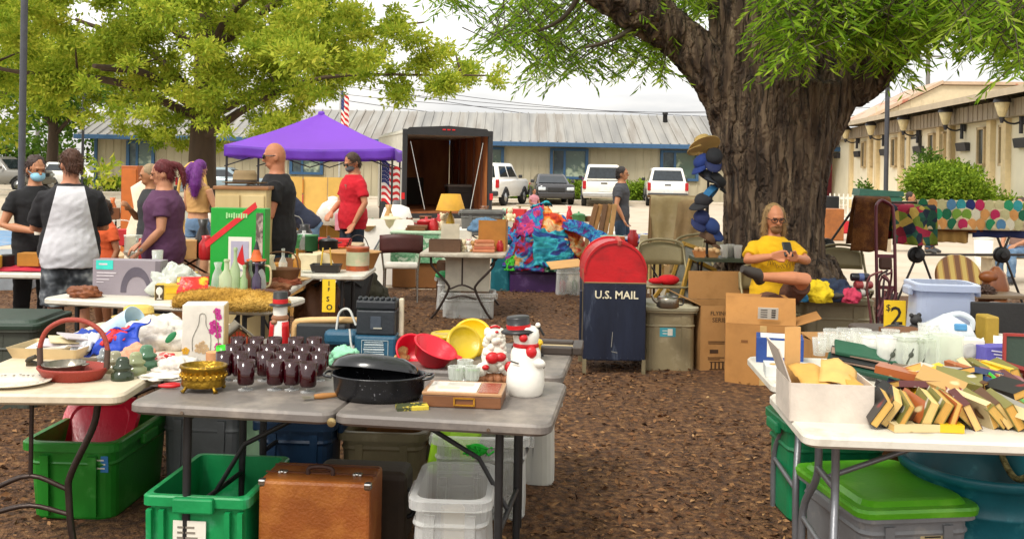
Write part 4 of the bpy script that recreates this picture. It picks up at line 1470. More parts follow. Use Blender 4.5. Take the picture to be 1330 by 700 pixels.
carton('dark brown carton under the left side of the bowed leg table', tuple(at(577, 396) + Vector((0, .3, 0))), 0, .22, .3, .5, m=mat('#5a3f2b'), name='carton')
tub('green lidded tub at the left under the bowed leg table', tuple(at(585, 412) + Vector((-.05, .5, 0))), 0, .3, .3, .42, clearp, lid=mat('#3fa866'), taper=.92)
t = tub('teal blue tub behind the bowed leg table', tuple(at(650, 380) + Vector((0, .3, 0))), 0, .3, .4, .7, teal, taper=.92)
t = tub('large grey tub on the far table, left of the tie-dye pile', (-.4, 13.3, .74), 0, .62, .5, .34, mat('#6b6a66'), taper=.85)
tub('round grey trash bin behind the man in the grey tee', tuple(at(825, 352)), 0, .5, .5, .6, mat('#8d8a84'), r=.2, ribs=False, name='waste_bin', cat='bin')
tub('dark olive storage chest with a slatted lid at the left', (-3.55, 6.5, .03), 4, .95, .6, .55, mat('#3c3f35', rough=.6), lid=mat('#26382c', rough=.55, var=.2), taper=.94, name='storage_chest', cat='chest', handles=False)
t = thing('toy_pail', 'red and clear plastic pail near the grey tee man', 'pail', tuple(at(790, 332)))
MB().lathe([(.16, 0), (.22, .42), (.21, .42), (.15, .02)], n=16).part('body', mat('#c8404a', rough=.4), t)
MB().lathe([(.23, .4), (.23, .45), (.1, .47)], n=16).part('lid', wht, t)

# ------------------------------------------------------------------ folding chairs
chm = mat('#8f8462', rough=.4, metal=.25, var=.1)
def folding_chair(label, loc, rz, sc=1.0, rot=None, m=chm):
    t = thing('folding_chair', label, 'chair', loc, rz, 'tan metal folding chairs', rot)
    t.scale = (sc,) * 3
    mb = MB()
    mb.loft([rrect(.4, .38, .08, .435), rrect(.41, .39, .08, .445), rrect(.4, .38, .08, .455)], sm=False)
    mb.part('seat', m, t)
    mb = MB()
    prof = []
    mb.sheet(lambda u, v: ((u - .5) * .42, .21 + .035 * (1 - (2 * u - 1) ** 2) + .02 * v, .6 + .2 * v * (.72 + .28 * math.sin(PI * min(1, max(0, u))) ** .5)), 14, 4, th=.012)
    mb.part('backrest', m, t)
    for s_ in (-1, 1):
        x = s_ * .21
        MB().tube([(x, -.2, 0), (x, .0, .4), (x, .16, .62), (x * .98, .205, .74)], .012, k=4).part('frame_side', m, t)
        MB().tube([(x * .93, .26, 0), (x * .93, .1, .25), (x * .93, -.12, .43)], .011, k=4).part('leg', m, t)
    mb = MB()
    mb.tube([(-.21 * .98, .205, .73), (-.17, .215, .8), (0, .24, .825), (.17, .215, .8), (.21 * .98, .205, .73)], .012, k=4)
    mb.part('top_rail', m, t)
    MB().tube([(-.195, .2, .12), (.195, .2, .12)], .009).part('crossbar', m, t)
    MB().tube([(-.21, -.15, .1), (.21, -.15, .1)], .009).part('crossbar', m, t)
    return t
folding_chair('open tan folding chair with a red cloth on its seat beside the mailbox', tuple(W(866, 300, 9.4) * 1)[:2] + (0.05,), 4, 1.12)
folding_chair('open tan folding chair standing right of the oak trunk', tuple(W(1101, 300, 9.6))[:2] + (.03,), -2, 1.1)
folding_chair('folded tan chair leaning in front of the other by the oak', tuple(W(942, 300, 9.75))[:2] + (0.15,), 0, 1.12, rot=(-8, 20, 30))
folding_chair('folded tan chair leaning behind the card table by the oak', tuple(W(918, 300, 10.1))[:2] + (0.12,), 0, 1.12, rot=(-10, -8, -12))
p = W(868, 366, 9.35)
mb = MB()
mb.ball((0, 0, 0), (.11, .1, .05), 14)
mb.ball((-.12, -.02, -.01), (.08, .07, .03), 10)
mb.solo('red_cloth', 'bunched red cloth lying on the folding chair seat', 'cloth', mat('#c8101c', rough=.9, bump=.4), loc=(p.x, p.y, .05 + .455 * 1.12 + .045))

# card table with drinks by the seated man
cz = .86
c0 = W(935, 333, 9.05)
t = thing('card_table', 'small dark green card table holding food and drinks beside the oak', 'table', (c0.x, 9.05, 0))
mb = MB()
mb.loft([rrect(.52, .42, .03, cz - .03), rrect(.52, .42, .03, cz)], sm=False)
mb.part('tabletop', mat('#3f4632', rough=.5), t)
for s_ in (-1, 1):
    MB().tube([(s_ * .2, -.16, cz - .03), (s_ * .2, .16, .03)], .011).part('leg', steel, t)
    MB().tube([(s_ * .18, .16, cz - .03), (s_ * .18, -.16, .03)], .011).part('leg', steel, t)
for i, (x, c, lb) in enumerate(((-.2, '#c9834a', 'orange paper food tray at the left of the card table'), (-.08, '#c48e5a', 'orange paper food tray beside the drinks'))):
    u = thing('food_tray', lb, 'tray', (c0.x + x, 9.0 + .02 * i, cz), 10 * i, 'food trays on the card table')
    MB().loft([rrect(.09, .08, .01, 0), rrect(.13, .11, .01, .06), rrect(.125, .105, .01, .06), rrect(.085, .075, .01, .005)], sm=False).part('tray', mat(c), u)
    mb = MB()
    for k in range(7):
        mb.ball((rng.normal() * .025, rng.normal() * .02, .055 + rng.random() * .02), .024, 7)
    mb.part('food', mat('#d9b07c', var=.3), u)
for i, (x, y, c, lb) in enumerate(((.03, -.05, '#d9d2c6', 'clear cup of iced water on the card table'), (.1, .02, '#59412e', 'plastic cup of dark cola on the card table'), (.15, -.08, '#a4592c', 'plastic cup of amber tea on the card table'))):
    u = thing('plastic_cup', lb, 'cup', (c0.x + x, 9.05 + y, cz), 0, 'cups on the card table')
    MB().lathe([(.03, 0), (.042, .12), (.04, .12), (.028, .004)], n=16).part('cup', glass('#f2efe8', .3, .1), u)
    MB().lathe([(.027, .006), (.037, .09)], n=16).part('drink', mat(c, rough=.2), u)

# gilt frames leaning by the chairs
gold = mat('#b08a3a', rough=.4, metal=.4, var=.2)
def frame(label, loc, rot, w, h, fr=gold, pic=None, name='picture_frame', bw=.04):
    t = thing(name, label, 'frame', loc, 0, 'picture frames by the chairs', rot)
    mb = MB()
    for s_ in (-1, 1):
        mb.box((s_ * (w / 2 - bw / 2), 0, h / 2), (bw, .03, h), bev=.006)
        mb.box((0, 0, h / 2 + s_ * (h / 2 - bw / 2)), (w - bw * 2, .028, bw), bev=.006)
    mb.part('moulding', fr, t)
    if pic:
        MB().box((0, .006, h / 2), (w - bw * 1.8, .008, h - bw * 1.8)).part('picture', pic, t)
    return t
gpic = ramp_mat(((.3, '#77776d'), (.5, '#9a988c'), (.7, '#5e6054')), scale=4)
frame('big gilt frame leaning right of the chair with the red cloth', tuple(W(903, 300, 9.15))[:2] + (.1,), (-14, 24, 20), .52, .72, pic=gpic)
frame('gilt frame with grey canvas standing behind the folding chair', tuple(W(890, 300, 9.9))[:2] + (.1,), (-10, 18, -6), .55, .8, pic=mat('#86867c', var=.2))
frame('narrow gilt frame lying low behind the folding chair', tuple(W(848, 300, 10.0))[:2] + (.1,), (-12, 40, 0), .3, .5)
frame('yellow green canvas leaning under the card table', tuple(W(955, 300, 9.5))[:2] + (.08,), (-16, 34, 30), .34, .7, pic=mat('#8f8648', var=.25))
t = thing('picture_frame', 'dark wooden tray frame lying on the far end of the grey table', 'frame', tuple(at(712, 455, TZ)), -6)
mb = MB()
for s_ in (-1, 1):
    mb.box((s_ * .15, 0, .02), (.05, .22, .04), bev=.006)
    mb.box((0, s_ * .09, .02), (.25, .05, .038), bev=.006)
mb.part('moulding', mat('#3b322c', rough=.45), t)
MB().box((0, 0, .012), (.26, .14, .014)).part('panel', mat('#c9b48a', var=.1), t)
# ================================================================== GOODS ON THE FRONT TABLES
def T(px, py, z=TZ):
    return tuple(at(px, py, z))
brass = mat('#8f6f22', rough=.35, metal=.85, var=.3, vs=20, bump=.3)
ruby = glass('#33040c', .74, .05)
clear = glass('#f4f4f2', .16, .03)
clr2 = glass('#ecefe9', .34, .08)
# brass planter
t = thing('brass_planter', 'footed openwork brass planter at the front of the grey table', 'planter', T(264, 507), 0)
mb = MB()
mb.lathe([(.078, .02), (.083, .03), (.08, .04), (.084, .09), (.09, .095), (.088, .105), (.08, .105), (.076, .04), (.03, .03)], n=36, sx=1.05, sy=.85, flute=.015, fn=18)
mb.part('bowl', brass, t)
mb = MB()
for k in range(22):
    a = 2 * PI * k / 22
    mb.lathe([(.012, -.003), (.012, .003)], at=(.088 * math.cos(a), .072 * math.sin(a), .065), rot=(90, 0, 90 + math.degrees(a)), n=8)
    mb.ball((.09 * math.cos(a + .14), .074 * math.sin(a + .14), .065), .006, 6)
mb.part('openwork_band', mat('#c49a34', rough=.3, metal=.85), t)
for k in range(4):
    a = PI / 4 + PI / 2 * k
    MB().tube([(.07 * math.cos(a), .058 * math.sin(a), .03), (.085 * math.cos(a), .07 * math.sin(a), .012), (.095 * math.cos(a), .08 * math.sin(a), .004)], [.009, .007, .01], k=3).part('foot', brass, t)

# ruby glasses
def ruby_glass(loc, label):
    t = thing('stemmed_glass', label, 'glass', loc, 0, 'ruby red stemmed glasses')
    MB().lathe([(.006, .02), (.029, .023), (.0335, .032), (.0355, .12), (.034, .12), (.0315, .035), (.02, .028)], n=20).part('bowl', ruby, t)
    MB().lathe([(.03, 0), (.03, .003), (.008, .007), (.006, .013), (.007, .018), (.006, .021)], n=16).part('stem', clear, t)
    return t
rows = [(506, (319, 357, 379, 400)), (494, (291, 312, 344, 367, 391, 413)), (483, (303, 326, 349, 372, 395, 417)), (472, (309, 332, 356, 384, 408))]
wrd = ['leftmost', 'second from the left', 'third from the left', 'fourth from the left', 'fifth from the left', 'rightmost']
rw_ = ['front', 'second', 'third', 'back']
g0 = None
for i, (y, xs) in enumerate(rows):
    for j, x in enumerate(xs):
        lb = 'ruby red stemmed glass, %s in the %s row' % (wrd[j] if j < len(xs) - 1 else 'rightmost', rw_[i])
        p = T(x, y + (3 if x == 400 else 0))
        if g0 is None:
            g0 = ruby_glass(p, lb)
        else:
            dup(g0, p, 40 * j, lb)
# wood handled brush
t = thing('basting_brush', 'wooden handled brush with wire bristles beside the red glasses', 'brush', T(408, 519), 26)
MB().lathe([(.009, 0), (.012, .03), (.009, .09), (.011, .1)], rot=(0, 90, 0), at=(0, 0, .012), n=10, sy=.8).part('handle', mat('#a9743c', rough=.5, var=.2), t)
mb = MB()
for k in range(12):
    mb.tube([(0, (k - 5.5) * .0012, .012), (-.045, (k - 5.5) * .003, .006 + .012 * random.random())], .0012, n=4)
mb.part('bristles', mat('#8f8776', metal=.4, rough=.4), t)
# roasting pan
t = thing('roasting_pan', 'speckled black oval roasting pan with its lid tilted inside', 'pan', T(492, 516), -3)
speck = mat('#15161a', rough=.25, var=.2, col2='#8d8d92', c2=(.66, .7), c2s=75, bump=.02)
mb = MB()
mb.lathe([(.145, 0), (.165, .006), (.178, .03), (.182, .085), (.192, .092), (.192, .097), (.18, .097), (.172, .03), (.155, .012)], n=44, sx=1, sy=.72)
mb.part('pan', speck, t)
for s_ in (-1, 1):
    MB().tube([(s_ * .18, -.045, .085), (s_ * .21, -.04, .09), (s_ * .215, 0, .092), (s_ * .21, .04, .09), (s_ * .18, .045, .085)], .006, k=4).part('handle', speck, t)
mb = MB()
mb.lathe([(.178, 0), (.176, .008), (.165, .03), (.12, .055), (.05, .062), (.001, .063)], n=40, sy=.72, cap=(False, False))
mb.lathe([(.172, .001), (.16, .025), (.118, .05), (.05, .057), (.001, .058)], n=40, sy=.72, cap=(False, False))
mb.part('lid', mat('#17181b', rough=.18, var=.2, col2='#77777c', c2=(.68, .72), c2s=75, bump=.02), t, loc=(-.025, .05, .095), rot=(-16, 4, 0))
MB().box((0, 0, .008), (.12, .055, .016), rot=(3, 0, 8), bev=.002).solo('small_carton', 'small dark box with green and yellow ends in front of the pan', 'carton', mat('#3a4022', col2='#c9b23a', c2=(.5, .56), c2s=22), loc=T(535, 531), rz=8)
# wooden picture box
t = thing('wooden_box', 'flat wooden box with a photo lid and brass label holder', 'box', T(604, 522), -5)
woodb = mat('#74492b', rough=.4, var=.15, stretch=(1, 8, 8))
MB().box((0, 0, .024), (.3, .2, .046), bev=.004).part('tray', woodb, t)
MB().box((0, 0, .053), (.306, .206, .012), bev=.003).part('lid', mat('#a9805a', rough=.35), t)
mb = MB()
mb.box((-.04, -.01, .0605), (.19, .165, .003))
mb.box((-.02, .03, .0625), (.1, .05, .001), m=1)
mb.box((-.06, -.03, .0625), (.08, .04, .001), m=2)
mb.part('lid_photo', [mat('#d8d0c2', rough=.2), mat('#b9b4a8'), mat('#cfc0aa')], t)
MB().box((.1, -.01, .0605), (.075, .165, .003)).part('lid_panel', mat('#8f4a33', rough=.2), t)
mb = MB()
for s_ in (-1, 1):
    mb.box((.01 + s_ * .038, -.104, .026), (.006, .006, .03))
    mb.box((.01, -.104, .026 + s_ * .013), (.076, .006, .005))
mb.part('label_holder', mat('#c8902e', rough=.3, metal=.7), t)
MB().tube([(-.05, 0, 0), (.05, .004, 0)], .004).solo('green_pencil', 'short green pencil lying on the photo lid', 'pencil', mat('#6fb52c'), loc=tuple(Vector(T(606, 506)) + Vector((0, .06, .067))), rz=-4)
# crystal cups
for i, (x, y, lb) in enumerate(((592, 503, 'cut crystal cup at the left behind the wooden box'), (613, 503, 'cut crystal cup at the right behind the wooden box'), (604, 494, 'cut crystal cup standing behind the other two'))):
    t = thing('crystal_cup', lb, 'glass', T(x, y), 20 * i, 'crystal cups')
    MB().lathe([(.012, .018), (.028, .035), (.034, .088), (.03, .088), (.022, .035), (.008, .024)], n=32, flute=.05, fn=10, sm=False).part('bowl', clr2, t)
    MB().lathe([(.024, 0), (.024, .004), (.008, .009), (.012, .02)], n=16).part('stem', clr2, t)
# snowman
snow = mat('#e8e4da', rough=.35, var=.04, bump=.04)
t = thing('snowman_jar', 'white ceramic snowman with black top hat and red nose at the table end', 'figurine', T(682, 512), 0)
mb = MB()
mb.lathe([(.062, 0), (.07, .008), (.078, .05), (.074, .1), (.06, .13), (.062, .16), (.058, .18), (.046, .2), (.05, .215), (.054, .24), (.05, .262), (.038, .275)], n=28)
mb.ball((.05, -.035, .135), (.03, .035, .02), 10, rot=(0, 20, 30))
mb.part('body', snow, t)
mb = MB()
mb.lathe([(.07, .258), (.073, .264), (.06, .272), (.046, .274), (.048, .315), (.045, .322), (.001, .323)], at=(-.012, 0, -.006), n=24, rot=(0, -4, 0))
mb.part('top_hat', mat('#1d1c1e', rough=.35), t)
mb = MB()
mb.lathe([(.0485, .272), (.0495, .29)], at=(-.012, 0, -.006), n=24, rot=(0, -4, 0))
mb.part('hat_band', redp, t)
MB().ball((-.012, -.056, .238), .018, 12).part('nose', redp, t)
mb = MB()
mb.lathe([(.047, .19), (.054, .197), (.05, .21)], n=24)
mb.ball((.02, -.05, .18), (.024, .018, .026), 10)
mb.part('scarf', redp, t)
mb = MB()
mb.tube([(-.06, -.045, .142), (-.03, -.066, .137)], .003)
mb.tube([(.06, -.04, .15), (.075, -.02, .13), (.072, -.03, .115)], .004, k=3)
mb.ball((-.03, -.05, .25), .005, 6)
mb.ball((.008, -.054, .252), .005, 6)
mb.part('painted_mark', ink, t)
# white animal figurine
t = thing('bear_figurine', 'white fluffy bear figurine with red mittens on a brown base', 'figurine', T(641, 497), 8)
mb = MB()
for k in range(60):
    z = .05 + .17 * random.random()
    r = .052 * (1 - .55 * (z - .05) / .2)
    a = random.random() * 2 * PI
    mb.ball((r * math.cos(a), r * .85 * math.sin(a), z), .017, 6)
mb.ball((0, 0, .11), (.055, .045, .07), 12)
mb.ball((.002, -.004, .21), (.034, .034, .038), 12)
mb.ball((-.055, -.02, .06), (.026, .024, .03), 10)
mb.ball((.055, -.02, .06), (.024, .022, .028), 10)
mb.part('body', mat('#e4ddcf', rough=.7, var=.06), t)
mb = MB()
mb.ball((-.012, -.046, .115), (.03, .022, .026), 10)
mb.ball((.022, -.044, .118), (.026, .02, .02), 10)
mb.ball((-.04, -.045, .075), (.016, .012, .012), 8)
mb.ball((.06, -.04, .075), (.02, .014, .024), 8)
mb.part('mitten', redp, t)
mb = MB()
mb.ball((.006, -.036, .222), (.008, .006, .006), 8)
mb.tube([(-.02, -.018, .238), (0, -.03, .246), (.02, -.02, .238)], .005, k=3)
mb.part('red_trim', redp, t)
mb = MB()
for k in range(9):
    mb.ball((-.065 + k * .0165, -.01 * (k % 2), .02), (.018, .03, .024), 8)
mb.part('base', mat('#9b6542', rough=.6, var=.2), t)
t = thing('ornament', 'small metal ornament with a white knob behind the snowman', 'ornament', T(698, 462), 0)
MB().tube([(0, 0, .01), (.0, 0, .14), (.03, .0, .1)], .006, k=3).part('arm', black, t)
MB().ball((0, 0, .15), .013, 10).part('knob', wht, t)
MB().lathe([(.03, 0), (.03, .01)], n=12).part('base', black, t)
# red pliers and white cloth at the left end
t = thing('pliers', 'red handled pliers lying on the grey table corner', 'pliers', T(205, 505), 20)
for s_ in (-1, 1):
    MB().tube([(0, 0, .012), (.03, s_ * .012, .012), (.06, s_ * .02, .012), (.085, s_ * .016, .012)], [.005, .008, .008, .005], k=3).part('handle', redp, t)
MB().tube([(0, 0, .012), (-.03, 0, .014)], [.012, .004], flat=.6).part('jaw', steel, t)

def crumple(name, label, cat, loc, r, m, seed=0, amp=.35, fr=2.2, group=None, rz=0, n=48, flat=True):
    mb = MB()
    def f(u, v):
        a, b = 2 * PI * u, PI * v
        d = Vector((math.sin(b) * math.cos(a), math.sin(b) * math.sin(a), -math.cos(b)))
        k = 1 + amp * noise.noise(d * fr + Vector((seed, 0, 0))) + amp * .9 * (.3 - abs(noise.noise(d * fr * 1.9 + Vector((seed, 5, 0))))) + amp * .5 * (.3 - abs(noise.noise(d * fr * 4.3 + Vector((seed, 9, 0)))))
        z = d.z * r[2] * k
        if flat:
            z = max(z, -r[2] * .55)
        return (d.x * r[0] * k, d.y * r[1] * k, z + r[2] * .55)
    mb.sheet(f, n, n // 2)
    return mb.solo(name, label, cat, m, loc=loc, rz=rz, group=group)
for lb, lo, sz, c, i in CL:
    crumple('folded_cloth', lb, 'cloth', lo, sz, mat(c, rough=.9, var=.2, bump=.3), 200 + i, amp=.32, group='clothes on the tan tub')
crumple('white_cloth', 'crumpled white cloth at the left end of the grey table', 'cloth', T(232, 488), (.1, .07, .05), mat('#cfc6bc', rough=.9, bump=.3), 3)
crumple('paper_bag', 'flattened white paper bag beside the red pliers', 'bag', T(212, 493), (.09, .04, .018), paper, 8)

# ---- second grey table
bluem = mat('#1d4d66', rough=.45, var=.15)
dkgr = mat('#23282e', rough=.45, var=.15)
t = thing('bench_tool', 'blue and black bench tool with a white specification plate', 'power tool', T(490, 466), -3)
mb = MB()
mb.box((0, 0, .06), (.2, .13, .12), bev=.014)
mb.part('motor_housing', bluem, t)
mb = MB()
mb.box((0, .0, .18), (.185, .11, .12), bev=.01)
mb.part('upper_body', dkgr, t)
mb = MB()
mb.box((0, .0, .262), (.19, .12, .045), bev=.01)
for k in range(7):
    mb.ball((-.08 + k * .027, -.03, .29), (.011, .025, .01), 8)
mb.part('top_cover', mat('#181c22', rough=.5), t)
mb = MB()
for s_ in (-1, 1):
    mb.box((s_ * .062, -.067, .062), (.002, .003, .075))
    mb.box((0, -.067, .062 + s_ * .037), (.126, .003, .002))
random.seed(5)
for k in range(6):
    w = .1 * (.7 + .3 * random.random())
    mb.box((-.005, -.067, .09 - k * .011), (w, .003, .006 if k % 2 else .003))
mb.part('specification_plate', mat('#b9c4c6'), t)
mb = MB()
mb.box((0, -.056, .18), (.05, .004, .06), bev=.001)
mb.box((.01, -.058, .155), (.04, .003, .006), m=1)
mb.part('guard_plate', [mat('#3b4450'), mat('#a9a698')], t)
mb = MB()
mb.box((.112, 0, .2), (.022, .03, .18), bev=.006)
mb.part('side_rail', mat('#c8bda4'), t)
MB().box((-.17, .0, .1), (.16, .09, .07), bev=.02).part('nozzle', bluem, t)
mb = MB()
mb.tube([(-.1, -.02, .16), (-.14, .0, .23), (-.19, .02, .21), (-.2, 0, .12)], .006, k=5)
mb.tube([(-.12, -.07, .15), (-.1, -.09, .06), (-.04, -.1, .005), (.06, -.11, .005)], .005, k=5)
mb.part('cord', mat('#b9b9b4', rough=.4), t)
mb = MB()
mb.tube([(-.3, 0, .0), (-.3, 0, .13), (-.27, 0, .16), (-.1, 0, .17), (.02, 0, .17)], .016, k=3, n=8)
mb.box((-.16, .0, .09), (.24, .1, .13), bev=.01, m=1)
mb.solo('wooden_stand', 'pale bent wood stand with a dark box inside, left of the blue tool', 'stand', [mat('#c9a36c', var=.15), mat('#24272a')], loc=T(462, 462), rz=-3)
MB().box((0, 0, .012), (.34, .05, .02), bev=.006).solo('wooden_lath', 'pale wooden lath lying behind the blue tool', 'lath', mat('#c8b48c'), loc=T(545, 447), rz=-8)
crumple('mint_cloth', 'small mint green cloth beside the roasting pan', 'cloth', T(447, 474), (.07, .05, .05), mat('#8fcfa8', rough=.9, bump=.2), 2)
# red bowls
redb = mat('#d3122c', rough=.3, var=.06)
for i, (px, py, rot, lb) in enumerate(((556, 475, (12, 24, 0), 'big red plastic bowl tilted behind the crystal cups'), (528, 468, (56, -16, 40), 'red plastic scoop bowl standing on its rim'))):
    t = thing('plastic_bowl', lb, 'bowl', tuple(Vector(T(px, py)) + Vector((0, 0, .012))), 0, None, rot=rot)
    k = 1.0 - .2 * i
    MB().lathe([(.05 * k, 0), (.075 * k, .02), (.1 * k, .085), (.108 * k, .088), (.106 * k, .093), (.094 * k, .088), (.07 * k, .026), (.001, .008)], n=28).part('bowl', redb, t)
    MB().box((.112 * k, 0, .088), (.04, .04, .008), bev=.003).part('handle', redb, t)
# yellow tubs
yl1 = mat('#c2a413', rough=.3, var=.08)
yl2 = mat('#e3b40c', rough=.3, var=.06)
for i, (px, py, r, m, rot, lb) in enumerate(((582, 458, .085, yl1, (0, 0, 0), 'olive yellow plastic tub with its lid on'), (602, 467, .085, yl1, (64, 0, 24), 'olive yellow lid standing on edge'), (612, 460, .1, yl2, (56, 20, -20), 'bright yellow lid leaning beside the olive one'), (690, 468, .05, yl2, (0, 0, 0), 'small yellow tub behind the bear figurine'))):
    z = .08 if rot[0] else 0
    t = thing('plastic_tub' if not rot[0] else 'snap_cover', lb, 'tub' if not rot[0] else 'lid', tuple(Vector(T(px, py)) + Vector((0, 0, z))), 0, 'yellow kitchen tubs', rot=rot)
    if rot[0]:
        MB().lathe([(r, -.008), (r + .004, 0), (r, .01), (r - .012, .01), (r - .014, .004), (.001, .004)], n=28).part('disc', m, t)
        MB().box((r + .008, 0, .004), (.025, .04, .006), bev=.002).part('tab', m, t)
    else:
        MB().lathe([(r * .8, 0), (r * .95, .08), (r, .082)], n=28).part('body', m, t)
        MB().lathe([(r + .004, .08), (r + .006, .086), (r, .098), (r * .8, .1), (r * .78, .096), (.001, .096)], n=28).part('lid', m, t)
crumple('straw_pouch', 'tan straw pouch between the blue tool and red bowl', 'pouch', T(517, 468), (.05, .04, .045), mat('#c8a468', rough=.9, bump=.3), 6)
t = thing('spray_head', 'small dark spray head lying behind the red bowl', 'sprayer', T(548, 449), 20)
MB().ball((0, 0, .025), (.035, .025, .025), 10).part('body', black, t)
MB().tube([(.03, 0, .03), (.07, 0, .04)], .008).part('nozzle', wht, t)

# birdhouse, mug, orchid box, tall snowman figure
t = thing('birdhouse', 'small wooden birdhouse with red slatted front and grey roof', 'birdhouse', T(307, 456), 24)
mb = MB()
mb.prism([(-.06, 0), (.06, 0), (.06, .07), (0, .12), (-.06, .07)], .12)
mb.part('body', mat('#9a6a38', var=.2), t)
mb = MB()
for k in range(8):
    x = -.052 + k * .0148
    mb.box((x, -.064, .035 + (.05 - abs(x)) * .42), (.011, .008, .07 + (.05 - abs(x)) * .84))
mb.part('slats', mat('#c4441c', var=.2), t)
mb = MB()
for s_ in (-1, 1):
    mb.box((s_ * .04, 0, .102), (.115, .16, .008), rot=(0, s_ * 40, 0))
mb.part('roof', mat('#6f6654', var=.25), t)
t = thing('mug', 'bright green translucent mug in front of the orchid carton', 'mug', T(290, 472), 0)
MB().lathe([(.03, 0), (.034, .004), (.034, .08), (.031, .08), (.03, .006)], n=20).part('cup', mat('#2fc41c', rough=.3), t)
MB().tube([(.033, 0, .062), (.055, 0, .055), (.055, 0, .03), (.033, 0, .02)], .005, k=4).part('handle', mat('#2fc41c', rough=.3), t)
MB().lathe([(.032, 0), (.034, .06)], n=16).solo('orange_candle', 'short peach candle beside the green mug', 'candle', mat('#d79a6a'), loc=T(277, 474))
def bloom(mb, x, z, y, r, m):
    for k in range(5):
        a = 2 * PI * k / 5 + x * 30
        mb.lathe([(r * .6, 0), (r * .6, .0006)], at=(x + r * .7 * math.cos(a), y, z + r * .7 * math.sin(a)), rot=(90, 0, 0), n=8, m=m)
t = thing('orchid_carton', 'white carton printed with a glass bottle and pink orchids', 'carton', T(266, 466), 8)
MB().box((0, 0, .13), (.185, .13, .26), bev=.002).part('box', mat('#ddd6ca'), t)
MB().box((.0945, 0, .13), (.003, .125, .25)).part('side_panel', mat('#cdb27a'), t)
mb = MB()
for q in ((.062, .23, .014), (.07, .205, .012), (.05, .17, .018), (.066, .15, .016), (.04, .14, .012), (.068, .12, .012), (.07, .07, .014), (.064, .05, .01)):
    bloom(mb, q[0], q[1], -.0665, q[2], 0)
mb.tube([(.07, -.0665, .02), (.068, -.0665, .12), (.05, -.0665, .24)], .0016, m=1, k=4)
mb.tube([(-.045, -.0665, .05), (-.045, -.0665, .11), (-.02, -.0665, .17), (-.015, -.0665, .215), (0, -.0665, .222), (.012, -.0665, .21), (.014, -.0665, .17), (.035, -.0665, .12), (.035, -.0665, .05)], .0015, m=2, k=3)
for k in range(14):
    a = k * 2.4
    bloom(mb, -.005 + .028 * math.sqrt(k / 14) * math.cos(a), .065 + .028 * math.sqrt(k / 14) * math.sin(a), -.0665, .007, 3)
bloom(mb, -.075, .05, -.0665, .014, 4)
mb.part('print', [mat('#c2328a'), mat('#6b7a3a'), mat('#8d8a80'), mat('#d6b48a'), mat('#e0a92c')], t)
t = thing('snowman_bottle', 'tall thin snowman figure in black top hat and red coat', 'figurine', T(363, 460), 0)
mb = MB()
mb.lathe([(.05, 0), (.052, .03), (.046, .1), (.04, .15), (.036, .17), (.03, .18), (.034, .2), (.034, .23), (.03, .245)], n=22)
mb.part('body', snow, t)
mb = MB()
mb.lathe([(.052, .235), (.052, .242), (.036, .246), (.034, .3), (.001, .302)], n=22)
mb.part('top_hat', black, t)
MB().lathe([(.037, .247), (.0365, .268)], n=22).part('hat_band', redp, t)
mb = MB()
for s_ in (-1, 1):
    mb.sheet(lambda u, v: ((.055 - .012 * v) * math.cos(PI * (1.5 + s_ * (.14 + .34 * u))), (.055 - .012 * v) * math.sin(PI * (1.5 + s_ * (.14 + .34 * u))), .0 + .16 * v), 8, 6, th=.004)
mb.part('coat', redp, t)
mb = MB()
mb.lathe([(.037, .165), (.043, .175), (.036, .19)], n=20)
mb.ball((-.02, -.035, .16), (.018, .014, .012), 8)
mb.part('collar', mat('#9a6a4a', var=.2), t)
mb = MB()
mb.lathe([(.012, 0), (.001, .03)], at=(.012, -.05, .035), n=6)
mb.part('painted_tree', mat('#2f9a3a'), t)

# ---- cream table at the left
t = thing('handled_basket', 'shallow terracotta red basket with a tall bowed handle', 'basket', T(95, 493), -4)
terr = mat('#8e2f22', rough=.55, var=.15, bs=140, bump=.25)
MB().lathe([(.1, 0), (.12, .008), (.145, .045), (.15, .05), (.148, .058), (.138, .056), (.11, .014), (.001, .012)], n=40, sy=.72).part('tray', terr, t)
mb = MB()
mb.tube([(-.142, 0, .05), (-.146, 0, .13), (-.12, 0, .2), (-.06, 0, .24), (0, 0, .25), (.06, 0, .24), (.12, 0, .2), (.146, 0, .13), (.142, 0, .05)], .0105, k=5)
mb.part('handle', mat('#9a3a2a', rough=.5, var=.15, bs=200, bump=.4), t)
for s_ in (-1, 1):
    MB().tube([(s_ * .143, 0, .05), (s_ * .147, 0, .13)], .0125).part('handle_wrap', mat('#4f3a30', rough=.6), t)
t = thing('pewter_dish', 'ribbed pewter dish standing in the red handled basket', 'dish', tuple(Vector(T(95, 493)) + Vector((-.04, .0, .014))), 0)
MB().lathe([(.055, 0), (.075, .005), (.082, .05), (.086, .055), (.08, .055), (.07, .01)], n=36, flute=.02, fn=18).part('bowl', pew, t)
MB().box((.085, 0, .05), (.03, .04, .006), bev=.002).part('lug', pew, t)
t = thing('dinner_plate', 'white plate with a sprig pattern at the left table edge', 'plate', T(16, 500), 0)
MB().lathe([(.07, 0), (.09, .004), (.15, .018), (.153, .022), (.15, .024), (.09, .01), (.001, .008)], n=40, sy=.85).part('dish', mat('#d8d0c0', rough=.25), t)
mb = MB()
for k in range(36):
    a = 2 * PI * k / 36 + random.random() * .1
    q = .12 + .015 * random.random()
    mb.lathe([(.006, 0), (.006, .0008)], at=(q * math.cos(a), q * .85 * math.sin(a), .0185 + .0015 * (q - .12) / .015), n=6, m=k % 2)
mb.part('sprigs', [mat('#7d6f6a'), mat('#a3988a')], t)
